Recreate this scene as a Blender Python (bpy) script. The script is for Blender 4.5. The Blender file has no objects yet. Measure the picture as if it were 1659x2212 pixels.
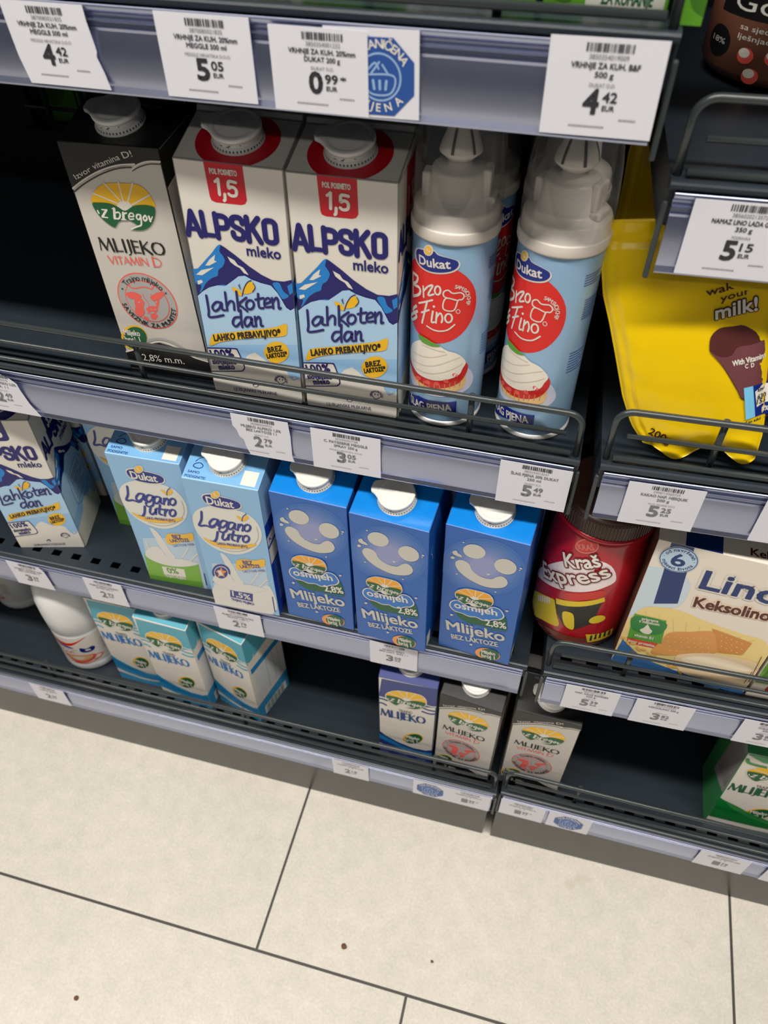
import bpy, bmesh, math, random
from mathutils import Vector, Matrix
from math import sin, cos, pi, radians as RAD
SC = bpy.context.scene
COL = SC.collection
random.seed(7)
# ------------------------------------------------------------------ camera
cam = bpy.data.cameras.new('camera'); camo = bpy.data.objects.new('camera', cam); COL.objects.link(camo)
RX = (0.967585, 0.252488, -0.005286); RD = (0.182695, -0.714266, -0.675609); RF = (-0.174359, 0.652743, -0.737242)
camo.matrix_world = Matrix(((RX[0], -RD[0], -RF[0], 0), (RX[1], -RD[1], -RF[1], -.412), (RX[2], -RD[2], -RF[2], 1.10), (0, 0, 0, 1)))
cam.sensor_fit = 'VERTICAL'; cam.sensor_height = 36; cam.lens = 36 * 1659.63 / 2212
cam.clip_start = .02
cam.dof.use_dof = True; cam.dof.focus_distance = .66; cam.dof.aperture_fstop = 8
SC.camera = camo
# ------------------------------------------------------------------ light and exposure
SC.view_settings.view_transform = 'Standard'; SC.view_settings.look = 'None'
SC.view_settings.exposure = -0.2; SC.view_settings.gamma = 1.0
wd = bpy.data.worlds.new('world'); SC.world = wd; wd.use_nodes = True
wd.node_tree.nodes['Background'].inputs[0].default_value = (.86, .9, 1.0, 1)
wd.node_tree.nodes['Background'].inputs[1].default_value = .085
def area(name, loc, rot, sx, sy, power, col=(1, .95, .87)):
    l = bpy.data.lights.new(name, 'AREA'); l.shape = 'RECTANGLE'; l.size = sx; l.size_y = sy; l.energy = power; l.color = col
    o = bpy.data.objects.new(name, l); COL.objects.link(o); o.location = loc; o.rotation_euler = rot; return o
area('ceiling_and_fill_light', (-.3, -.66, 2.75), (0, 0, 0), 3.6, .16, 112)
area('ceiling_and_fill_light', (-.3, -2.6, 2.75), (0, 0, 0), 3.6, .16, 24)  # weak far row, added as frontal fill
# ------------------------------------------------------------------ materials
def lin(c):
    return tuple(((v / 255) / 12.92 if v / 255 <= .04045 else ((v / 255 + .055) / 1.055) ** 2.4) for v in c)
MATS = {}
def mat(name, rgb, rough=.45, metal=0, spec=.5, bump=0, bscale=200, noise=0, nscale=30, coat=0):
    if name in MATS: return MATS[name]
    m = bpy.data.materials.new(name); m.use_nodes = True; nt = m.node_tree; b = nt.nodes['Principled BSDF']
    c = lin(rgb)
    b.inputs['Base Color'].default_value = (*c, 1); b.inputs['Roughness'].default_value = rough; b.inputs['Metallic'].default_value = metal
    b.inputs['Specular IOR Level'].default_value = spec; b.inputs['Coat Weight'].default_value = coat
    if noise or bump:
        tc = nt.nodes.new('ShaderNodeTexCoord')
    if noise:
        n = nt.nodes.new('ShaderNodeTexNoise'); n.inputs['Scale'].default_value = nscale; n.inputs['Detail'].default_value = 6
        r = nt.nodes.new('ShaderNodeMapRange'); r.inputs[3].default_value = 1 - noise; r.inputs[4].default_value = 1 + noise
        x = nt.nodes.new('ShaderNodeMix'); x.data_type = 'RGBA'; x.blend_type = 'MULTIPLY'; x.inputs[0].default_value = 1
        x.inputs[6].default_value = (*c, 1); nt.links.new(tc.outputs['Object'], n.inputs['Vector']); nt.links.new(n.outputs[0], r.inputs[0])
        nt.links.new(r.outputs[0], x.inputs[7]); nt.links.new(x.outputs[2], b.inputs['Base Color'])
    if bump:
        n2 = nt.nodes.new('ShaderNodeTexNoise'); n2.inputs['Scale'].default_value = bscale; n2.inputs['Detail'].default_value = 4
        bp = nt.nodes.new('ShaderNodeBump'); bp.inputs['Strength'].default_value = bump; bp.inputs['Distance'].default_value = .002
        nt.links.new(tc.outputs['Object'], n2.inputs['Vector']); nt.links.new(n2.outputs[0], bp.inputs['Height']); nt.links.new(bp.outputs[0], b.inputs['Normal'])
    MATS[name] = m; return m
INK = dict(black=(22, 21, 22), white=(228, 222, 212), ink=(48, 48, 50), yellow=(243, 188, 20), green=(12, 92, 52), coral=(238, 98, 88), sealgrey=(172, 170, 168),
    red=(200, 18, 38), alpnavy=(24, 20, 104), alpblue=(22, 128, 208), sky=(172, 208, 238), skylow=(150, 194, 234), dukatblue=(16, 36, 128), gold=(244, 190, 62), cream=(226, 224, 214),
    lagblue=(34, 52, 140), milk=(224, 222, 216), palesky=(190, 210, 228), lime=(124, 178, 62), limelow=(98, 156, 48), limetext=(96, 160, 50), orange=(240, 140, 50),
    os1=(57, 108, 184), os2=(70, 115, 186), os3=(83, 122, 188), os4=(96, 128, 190), os5=(109, 134, 192), os6=(122, 141, 194), os7=(135, 148, 196), os8=(148, 154, 198), osmilk=(206, 202, 192), osblue=(44, 118, 200), orangey=(244, 168, 36), badge=(238, 158, 80),
    teal=(84, 170, 192), teallow=(40, 146, 196), teallow2=(26, 128, 190), tealword=(50, 120, 190), navytop=(50, 62, 130), navylow=(38, 60, 128), navylow2=(30, 130, 200), navyword=(40, 70, 130),
    grtop=(62, 150, 88), grlow=(0, 122, 48), grlow2=(52, 140, 66), grword=(22, 92, 62), canred=(222, 34, 26), plate=(206, 208, 226), tart=(232, 190, 128), tartdark=(196, 144, 84), berry=(204, 34, 32), berrylight=(232, 90, 76),
    creamw=(240, 232, 218), creamsh=(220, 206, 184), leaf=(92, 158, 52), brownred=(84, 22, 14), jarwhite=(240, 224, 224), jarred=(180, 16, 34), jarred2=(206, 52, 44), jargold=(226, 198, 44), jardark=(44, 44, 38), jarwave=(120, 54, 36), jarout=(110, 16, 30), jarpink=(226, 128, 124),
    kekyellow=(240, 214, 140), kekline=(232, 200, 118), kekblue0=(206, 222, 232), kekblue=(58, 110, 168), keknavy=(26, 52, 112), kekpale=(188, 212, 232), kekpeach=(244, 214, 190), kekbrown=(84, 34, 26), kekgreen=(88, 160, 52), kekgreen2=(46, 130, 60), kekred=(214, 70, 36),
    bisc=(222, 156, 84), bisc2=(212, 140, 66), biscdot=(246, 206, 140), bowl=(238, 212, 172), bowl2=(250, 232, 204), wheat=(226, 178, 84),
    choc=(64, 24, 16), cocoa=(84, 40, 36), cocoa2=(108, 62, 64), portion=(122, 196, 234), tagtext=(52, 52, 56), tagfade=(120, 120, 124), tagfaint=(160, 158, 160), barcode=(30, 30, 34), promo=(44, 84, 158), promolight=(150, 180, 220), veg=(96, 160, 40), vegdark=(66, 120, 30), lilac=(150, 110, 150))
for k, v in INK.items(): mat(k, v, .38)
for k in ('canred', 'dukatblue', 'lagblue', 'creamw', 'berry'): MATS[k].node_tree.nodes['Principled BSDF'].inputs['Roughness'].default_value = .3
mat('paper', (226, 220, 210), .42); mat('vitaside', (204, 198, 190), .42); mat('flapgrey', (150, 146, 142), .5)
mat('lagbase', (146, 190, 228), .36); mat('lagside', (24, 62, 170), .36); mat('lagtop', (120, 176, 222), .3)
mat('osbase', (38, 98, 180), .34); mat('ostop', (10, 130, 220), .26, coat=.3); mat('osside', (26, 92, 178), .36)
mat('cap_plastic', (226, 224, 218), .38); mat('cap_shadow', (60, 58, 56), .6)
mat('steel', (54, 60, 62), .42, 0, .5, bump=.12, bscale=900, noise=.06, nscale=60)
mat('deck_steel', (38, 46, 54), .36, 0, .45, bump=.05, bscale=900, noise=.05, nscale=40)
mat('wire', (54, 60, 62), .24, 0, .6)
mat('panel', (11, 15, 24), .6)
mat('rail', (172, 178, 204), .34, 1.0, .5)
mat('kick', (54, 54, 51), .26, 0, .5, noise=.05, nscale=14)
mat('tag_paper', (226, 225, 234), .5)
mat('can_blue', (150, 186, 218), .3, .25, .5); mat('can_white', (216, 208, 198), .34); mat('can_rim', (226, 226, 222), .25, .3)
mat('pouch_yellow', (232, 194, 6), .22, 0, .5, bump=.5, bscale=18); mat('pouch_back', (226, 188, 6), .26, 0, .5, bump=.5, bscale=18)
mat('jar_red', (176, 16, 34), .26, 0, .5, coat=.3); mat('jar_lid', (60, 36, 28), .4); mat('jar_base', (96, 30, 22), .25, coat=.4)
mat('kekbox', (236, 226, 212), .4); mat('kekside', (96, 60, 50), .5)
mat('bottle_white', (230, 230, 230), .34, noise=0); mat('rust', (110, 70, 48), .8)
mat('jar_brown', (120, 78, 60), .3); mat('crumb_brown', (110, 76, 48), .8)
def clear_mat(name, tint, gl):
    m = bpy.data.materials.new(name); m.use_nodes = True; nt = m.node_tree; nt.nodes.clear()
    o = nt.nodes.new('ShaderNodeOutputMaterial'); t = nt.nodes.new('ShaderNodeBsdfTransparent'); t.inputs[0].default_value = (*tint, 1)
    g = nt.nodes.new('ShaderNodeBsdfGlossy'); g.inputs['Roughness'].default_value = .06; g.inputs[0].default_value = (1, 1, 1, 1)
    d = nt.nodes.new('ShaderNodeBsdfDiffuse'); d.inputs[0].default_value = (.9, .9, .9, 1)
    lw = nt.nodes.new('ShaderNodeLayerWeight'); lw.inputs[0].default_value = .5; pw = nt.nodes.new('ShaderNodeMath'); pw.operation = 'POWER'; pw.inputs[1].default_value = 3
    f = nt.nodes.new('ShaderNodeMath'); f.operation = 'MULTIPLY_ADD'; f.inputs[1].default_value = .35; f.inputs[2].default_value = .06
    nt.links.new(lw.outputs['Facing'], pw.inputs[0]); nt.links.new(pw.outputs[0], f.inputs[0])
    x = nt.nodes.new('ShaderNodeMixShader'); y = nt.nodes.new('ShaderNodeMixShader'); y.inputs[0].default_value = gl
    nt.links.new(t.outputs[0], y.inputs[1]); nt.links.new(d.outputs[0], y.inputs[2]); nt.links.new(f.outputs[0], x.inputs[0])
    nt.links.new(y.outputs[0], x.inputs[1]); nt.links.new(g.outputs[0], x.inputs[2]); nt.links.new(x.outputs[0], o.inputs[0]); MATS[name] = m
clear_mat('clear_dome', (.97, .97, .97), .035)
# floor tiles: large cream slabs in running bond by thirds, dark joints
def floor_mat():
    m = bpy.data.materials.new('floor_tiles'); m.use_nodes = True; nt = m.node_tree; L = nt.links.new; b = nt.nodes['Principled BSDF']
    tc = nt.nodes.new('ShaderNodeTexCoord'); sp = nt.nodes.new('ShaderNodeSeparateXYZ'); L(tc.outputs['Object'], sp.inputs[0])
    def M(op, a, c=None):
        n = nt.nodes.new('ShaderNodeMath'); n.operation = op
        for i, v in enumerate((a, c)):
            if v is None: continue
            if isinstance(v, (int, float)): n.inputs[i].default_value = v
            else: L(v, n.inputs[i])
        return n.outputs[0]
    T = .586
    Y = M('ADD', sp.outputs[1], .2125); row = M('FLOOR', M('DIVIDE', Y, T))
    X = M('ADD', M('ADD', sp.outputs[0], .2266), M('MULTIPLY', row, .197))
    dx = M('PINGPONG', X, T / 2); dy = M('PINGPONG', Y, T / 2)
    d = M('MINIMUM', dx, dy); mask = M('LESS_THAN', d, .0017)
    def noise(s, det, lo, hi, ra=.3, rb=.7):
        n = nt.nodes.new('ShaderNodeTexNoise'); n.inputs['Scale'].default_value = s; n.inputs['Detail'].default_value = det; n.inputs['Roughness'].default_value = .65
        L(tc.outputs['Object'], n.inputs[0]); r = nt.nodes.new('ShaderNodeMapRange'); L(n.outputs[0], r.inputs[0])
        r.inputs[1].default_value = ra; r.inputs[2].default_value = rb; r.inputs[3].default_value = lo; r.inputs[4].default_value = hi; return r.outputs[0]
    v = M('MULTIPLY', M('MULTIPLY', noise(5, 6, .94, 1.05), noise(45, 5, .93, 1.06)), noise(300, 4, .9, 1.1))
    cm = nt.nodes.new('ShaderNodeMix'); cm.data_type = 'RGBA'; cm.blend_type = 'MULTIPLY'; cm.inputs[0].default_value = 1
    cm.inputs[6].default_value = (*lin((216, 210, 198)), 1); L(v, cm.inputs[7])
    st = nt.nodes.new('ShaderNodeMix'); st.data_type = 'RGBA'; L(noise(9, 3, 0, .5, .68, .78), st.inputs[0]); L(cm.outputs[2], st.inputs[6]); st.inputs[7].default_value = (*lin((178, 160, 122)), 1)
    jm = nt.nodes.new('ShaderNodeMix'); jm.data_type = 'RGBA'; L(mask, jm.inputs[0]); L(st.outputs[2], jm.inputs[6]); jm.inputs[7].default_value = (*lin((66, 62, 58)), 1)
    L(jm.outputs[2], b.inputs['Base Color']); b.inputs['Roughness'].default_value = .42
    bp = nt.nodes.new('ShaderNodeBump'); bp.inputs['Strength'].default_value = .4; bp.inputs['Distance'].default_value = .001; bp.invert = True
    L(mask, bp.inputs['Height']); L(bp.outputs[0], b.inputs['Normal']); MATS['floor_tiles'] = m
floor_mat()
# ------------------------------------------------------------------ mesh helpers
class MB:
    def __init__(s): s.v = []; s.f = []; s.m = []; s.sm = []
    def add(s, vs, fs, m, smooth=False):
        o = len(s.v); s.v += [tuple(x) for x in vs]
        for f in fs: s.f.append([i + o for i in f]); s.m.append(m); s.sm.append(smooth)
    def box(s, a, b, m):
        x0, y0, z0 = a; x1, y1, z1 = b
        s.add([(x0, y0, z0), (x1, y0, z0), (x1, y1, z0), (x0, y1, z0), (x0, y0, z1), (x1, y0, z1), (x1, y1, z1), (x0, y1, z1)],
              [(3, 2, 1, 0), (4, 5, 6, 7), (0, 1, 5, 4), (1, 2, 6, 5), (2, 3, 7, 6), (3, 0, 4, 7)], m)
    def prism(s, prof, x0, x1, mats, caps=True, smooth=False):
        """profile of (y,z) swept along x; mats one name or one per edge"""
        n = len(prof); vs = [(x0, y, z) for y, z in prof] + [(x1, y, z) for y, z in prof]
        for i in range(n):
            j = (i + 1) % n; mm = mats if isinstance(mats, str) else mats[i]
            if mm is None: continue
            o = len(s.v); s.v += [vs[i], vs[j], vs[j + n], vs[i + n]]; s.f.append([o, o + 1, o + 2, o + 3]); s.m.append(mm); s.sm.append(smooth)
        if caps:
            cm = mats if isinstance(mats, str) else mats[-1]
            o = len(s.v); s.v += vs; s.f.append([o + i for i in range(n)][::-1]); s.m.append(cm); s.sm.append(False)
            s.f.append([o + n + i for i in range(n)]); s.m.append(cm); s.sm.append(False)
    def lathe(s, prof, m, n=40, c=(0, 0), smooth=True, cap0=True, cap1=True):
        vs = []
        for r, z in prof:
            for i in range(n): a = 2 * pi * i / n; vs.append((c[0] + r * cos(a), c[1] + r * sin(a), z))
        fs = []; ms = m if isinstance(m, list) else [m] * len(prof)
        o = len(s.v); s.v += vs
        for k in range(len(prof) - 1):
            for i in range(n):
                j = (i + 1) % n; s.f.append([o + k * n + i, o + k * n + j, o + (k + 1) * n + j, o + (k + 1) * n + i]); s.m.append(ms[k]); s.sm.append(smooth)
        if cap0: s.f.append([o + i for i in range(n)][::-1]); s.m.append(ms[0]); s.sm.append(False)
        if cap1: s.f.append([o + (len(prof) - 1) * n + i for i in range(n)]); s.m.append(ms[-1]); s.sm.append(False)
    def tube(s, path, r, m, n=10):
        P = [Vector(p) for p in path]; o = len(s.v); up = None
        for i, p in enumerate(P):
            t = (P[min(i + 1, len(P) - 1)] - P[max(i - 1, 0)]).normalized()
            if up is None: up = t.orthogonal().normalized()
            up = (up - t * up.dot(t)).normalized(); w = t.cross(up)
            for k in range(n): a = 2 * pi * k / n; s.v.append(tuple(p + up * (r * cos(a)) + w * (r * sin(a))))
        for i in range(len(P) - 1):
            for k in range(n):
                j = (k + 1) % n; s.f.append([o + i * n + k, o + i * n + j, o + (i + 1) * n + j, o + (i + 1) * n + k]); s.m.append(m); s.sm.append(True)
        s.f.append([o + k for k in range(n)][::-1]); s.m.append(m); s.sm.append(False)
        s.f.append([o + (len(P) - 1) * n + k for k in range(n)]); s.m.append(m); s.sm.append(False)
    def plate(s, pts, t, m, z=0):
        """flat outline (x,z) at y=0 facing -y, thickness t"""
        n = len(pts); o = len(s.v); s.v += [(x, 0, q) for x, q in pts] + [(x, t, q) for x, q in pts]
        s.f.append([o + i for i in range(n)]); s.f.append([o + n + i for i in range(n)][::-1]); s.m += [m, m]; s.sm += [False] * 2
        for i in range(n): j = (i + 1) % n; s.f.append([o + i, o + n + i, o + n + j, o + j]); s.m.append(m); s.sm.append(False)
    def mesh(s, name):
        me = bpy.data.meshes.new(name); me.from_pydata(s.v, [], s.f); names = sorted(set(s.m)); ix = {k: i for i, k in enumerate(names)}
        for k in names: me.materials.append(MATS[k])
        me.polygons.foreach_set('material_index', [ix[k] for k in s.m]); me.polygons.foreach_set('use_smooth', s.sm); me.update(); return me
    def build(s, name, parent=None, loc=(0, 0, 0), bevel=0, weld=True):
        me = s.mesh(name)
        if bevel:
            bm = bmesh.new(); bm.from_mesh(me); bmesh.ops.remove_doubles(bm, verts=bm.verts, dist=1e-6)
            bmesh.ops.recalc_face_normals(bm, faces=bm.faces)
            ed = [e for e in bm.edges if len(e.link_faces) == 2 and e.calc_face_angle(0) > .5]
            bmesh.ops.bevel(bm, geom=ed, offset=bevel, segments=2, profile=.5, affect='EDGES', clamp_overlap=True); bm.to_mesh(me); bm.free()
        return link(name, me, parent, loc)
def link(name, me, parent=None, loc=(0, 0, 0)):
    o = bpy.data.objects.new(name, me); COL.objects.link(o); o.location = loc
    if parent: o.parent = parent
    return o
def thing(name, label, cat, loc=(0, 0, 0), rz=0, group=None):
    o = bpy.data.objects.new(name, None); COL.objects.link(o); o.empty_display_size = .02; o.location = loc; o.rotation_euler = (0, 0, rz)
    return tag(o, label, cat, group)
def tag(o, label, cat, group=None):
    o['label'] = label; o['category'] = cat
    if group: o['group'] = group
    return o
def struct(o): o['kind'] = 'structure'; return o
KIDS = {}
def copy_thing(src, label, loc, rz=0, scale=(1, 1, 1), roll=0):
    """a thing, its parts and their sub-parts"""
    r = src.copy(); COL.objects.link(r); r['label'] = label; r.location = loc; r.rotation_euler = (0, roll, rz); r.scale = scale
    for ch in list(src.children):
        c = ch.copy(); COL.objects.link(c); c.parent = r
        for g in list(ch.children): d = g.copy(); COL.objects.link(d); d.parent = c
    return r
# ------------------------------------------------------------------ printed artwork: flat shapes laid on a surface, a hair apart
TXT = {}
def text_mesh(s, sp=1.0):
    """-> points, faces and outline edges (inside on the left) of a line of lettering"""
    k = (s, sp)
    if k in TXT: return TXT[k]
    cu = bpy.data.curves.new('t', 'FONT'); cu.body = s; cu.dimensions = '2D'; cu.fill_mode = 'FRONT'; cu.space_character = sp; cu.resolution_u = 3
    o = bpy.data.objects.new('t', cu); COL.objects.link(o); dg = bpy.context.evaluated_depsgraph_get(); dg.update()
    me = bpy.data.meshes.new_from_object(o.evaluated_get(dg)); V = [(v.co.x, v.co.y) for v in me.vertices]; Fc = [list(p.vertices) for p in me.polygons]
    bpy.data.objects.remove(o); bpy.data.curves.remove(cu); bpy.data.meshes.remove(me)
    ix = {}; Q = []; mp = []
    for x, y in V:
        kk = (round(x, 5), round(y, 5))
        if kk not in ix: ix[kk] = len(Q); Q.append((x, y))
        mp.append(ix[kk])
    Fc = [[mp[i] for i in f] for f in Fc]; cnt = {}
    for f in Fc:
        for p, q in zip(f, f[1:] + f[:1]): cnt.setdefault((min(p, q), max(p, q)), []).append((p, q))
    E = [v[0] for v in cnt.values() if len(v) == 1]
    TXT[k] = (Q, Fc, E); return TXT[k]
def heavy(P, E, w):
    """strips that thicken lettering by w on either side of its outline"""
    out = [[[], []] for _ in range(3)]
    for n, (i, j) in enumerate(E):
        a, b = P[i], P[j]; dx, dy = b[0] - a[0], b[1] - a[1]; L = math.hypot(dx, dy)
        if L < 1e-6: continue
        dx, dy = dx / L * w, dy / L * w; V, Fc = out[n % 3]; o = len(V)
        V += [(a[0] - dx * .5 - dy, a[1] - dy * .5 + dx), (a[0] - dx * .5 + dy, a[1] - dy * .5 - dx), (b[0] + dx * .5 + dy, b[1] + dy * .5 - dx), (b[0] + dx * .5 - dy, b[1] + dy * .5 + dx)]; Fc.append([o, o + 1, o + 2, o + 3])
    return [(V, Fc) for V, Fc in out if Fc]
def capheight():
    return max(v[1] for v in text_mesh('H')[0])
def smooth_loop(P, n=4, closed=True):
    N = len(P); out = []
    rng = range(N) if closed else range(N - 1)
    for i in rng:
        g = (lambda k: P[k % N]) if closed else (lambda k: P[min(max(k, 0), N - 1)])
        a, b, c, d = g(i - 1), g(i), g(i + 1), g(i + 2)
        for k in range(n):
            t = k / n; q = []
            for j in (0, 1): q.append(.5 * (2 * b[j] + (c[j] - a[j]) * t + (2 * a[j] - 5 * b[j] + 4 * c[j] - d[j]) * t * t + (3 * b[j] - a[j] - 3 * c[j] + d[j]) * t ** 3))
            out.append(tuple(q))
    if not closed: out.append(P[-1])
    return out
def flat_items(items, rec):
    """-> list of (verts2d, faces, material, layer)"""
    out = []; CH = capheight()
    for it in items:
        ty, col, ly = it[:3]; col = rec.get(col, col)
        if ty == 'p': out.append((it[3], [list(range(len(it[3])))], col, ly))
        elif ty == 's': q = smooth_loop(it[3]); out.append((q, [list(range(len(q)))], col, ly))
        elif ty == 'k':
            w, P, closed = it[3] / 2, it[4], it[5]
            q = smooth_loop(P, 5, bool(closed)) if len(P) > 2 else list(P)
            if closed: q = q + [q[0]]
            V = []; Fc = []
            for i in range(len(q)):
                a = q[max(i - 1, 0)]; b = q[min(i + 1, len(q) - 1)]
                if closed and i in (0, len(q) - 1): a, b = q[-2], q[1]
                dx, dy = b[0] - a[0], b[1] - a[1]; L = math.hypot(dx, dy) or 1; V += [(q[i][0] - dy / L * w, q[i][1] + dx / L * w), (q[i][0] + dy / L * w, q[i][1] - dx / L * w)]
                if i: Fc.append([2 * i - 2, 2 * i - 1, 2 * i + 1, 2 * i])
            for g_ in range(4):   # short lengths lie a hair apart so that loops of one stroke never coincide
                if Fc[g_::4]: out.append((V, Fc[g_::4], col, ly))
            if not closed:
                for c in (q[0], q[-1]): out.append(([(c[0] + w * cos(a * pi / 5), c[1] + w * sin(a * pi / 5)) for a in range(10)], [list(range(10))], col, ly))
        elif ty == 't':
            s, x, y, W, h, ang, st = it[3:]
            off = .085 if 'O' in st else (.04 if 'c' in st else (.034 if 'B' in st else (.022 if 'b' in st else 0))); sp = 1.12 if 'c' in st else 1.0
            V, Fc, E = text_mesh(s, sp); V0 = V
            if not V: continue
            x0 = min(v[0] for v in V0); x1 = max(v[0] for v in V0); kx = W / max(x1 - x0, 1e-4); ky = h / CH
            sh = .2 if 'i' in st else 0; c, sn = cos(RAD(ang)), sin(RAD(ang)); q = []
            for vx, vy in V:
                X = (vx - x0) * kx + sh * vy * ky; Y = vy * ky; q.append((x + X * c - Y * sn, y + X * sn + Y * c))
            out.append((q, Fc, col, ly))
            if off and h > 1.5: out += [(a_, b_, col, ly) for a_, b_ in heavy(q, E, off * ky)]
        elif ty == 'a':
            s, cx, cy, R, a0, a1, h, inv, st = it[3:]; ky = h / CH
            def wd(c):
                q = [v[0] for v in text_mesh(c)[0]]; return (max(q) - min(q) + .1) if q else .34
            ws = [wd(c) for c in s]; tot = sum(ws); acc = 0
            for chr_, w_ in zip(s, ws):
                acc += w_
                if chr_ == ' ': continue
                a = RAD(a0 + (a1 - a0) * (acc - w_ / 2) / tot); V, Fc, E = text_mesh(chr_)
                if not V: continue
                mx = (min(v[0] for v in V) + max(v[0] for v in V)) / 2
                px, py = cx + R * cos(a), cy + R * sin(a); ra = a - pi / 2 if not inv else a + pi / 2; c, sn = cos(ra), sin(ra)
                q = [(px + (vx - mx) * ky * c - (vy * ky - h * .4) * sn, py + (vx - mx) * ky * sn + (vy * ky - h * .4) * c) for vx, vy in V]; out.append((q, Fc, col, ly))
                if 'b' in st and h > 1.8: out += [(a_, b_, col, ly) for a_, b_ in heavy(q, E, .016 * ky)]
    return out
FLAT = {}
def add_art(mb, items, frame, rec={}, clip=None, step=0, eps=1.2e-4):
    """lay artwork (mm) onto a surface given by frame(u_m, v_m, lift)"""
    for n_, (V, Fc, col, ly) in enumerate(flat_items(items, rec)):
        if len(Fc) * 4 < len(V) * 1.5:
            us = sorted({i for f in Fc for i in f}); mp = {i: k for k, i in enumerate(us)}; V = [V[i] for i in us]; Fc = [[mp[i] for i in f] for f in Fc]
        ly += (n_ % 40) * .02
        if clip is None and not step:
            mb.add([frame(x / 1000, y / 1000, ly * eps) for x, y in V], Fc, col); continue
        xs = [v[0] for v in V]; ys = [v[1] for v in V]; need = bool(step)
        if clip:
            if max(xs) < clip[0] or min(xs) > clip[1] or max(ys) < clip[2] or min(ys) > clip[3]: continue
            need = need or min(xs) < clip[0] or max(xs) > clip[1] or min(ys) < clip[2] or max(ys) > clip[3]
        if not need: mb.add([frame(x / 1000, y / 1000, ly * eps) for x, y in V], Fc, col); continue
        bm = bmesh.new(); vs = [bm.verts.new((x, y, 0)) for x, y in V]
        for f in Fc:
            try: bm.faces.new([vs[i] for i in f])
            except ValueError: pass
        def cut(co, no, clear):
            bmesh.ops.bisect_plane(bm, geom=bm.verts[:] + bm.edges[:] + bm.faces[:], plane_co=co, plane_no=no, clear_outer=clear, dist=1e-4)
        if clip:
            cut((clip[0], 0, 0), (-1, 0, 0), True); cut((clip[1], 0, 0), (1, 0, 0), True); cut((0, clip[2], 0), (0, -1, 0), True); cut((0, clip[3], 0), (0, 1, 0), True)
        if step:
            bmesh.ops.triangulate(bm, faces=[f for f in bm.faces if len(f.verts) > 4])
            a = math.ceil(min(xs) / step)
            while a * step < max(xs): cut((a * step, 0, 0), (1, 0, 0), False); a += 1
        bm.verts.index_update()
        mb.add([frame(v.co.x / 1000, v.co.y / 1000, ly * eps) for v in bm.verts], [[v.index for v in f.verts] for f in bm.faces], col, False); bm.free()
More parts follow.
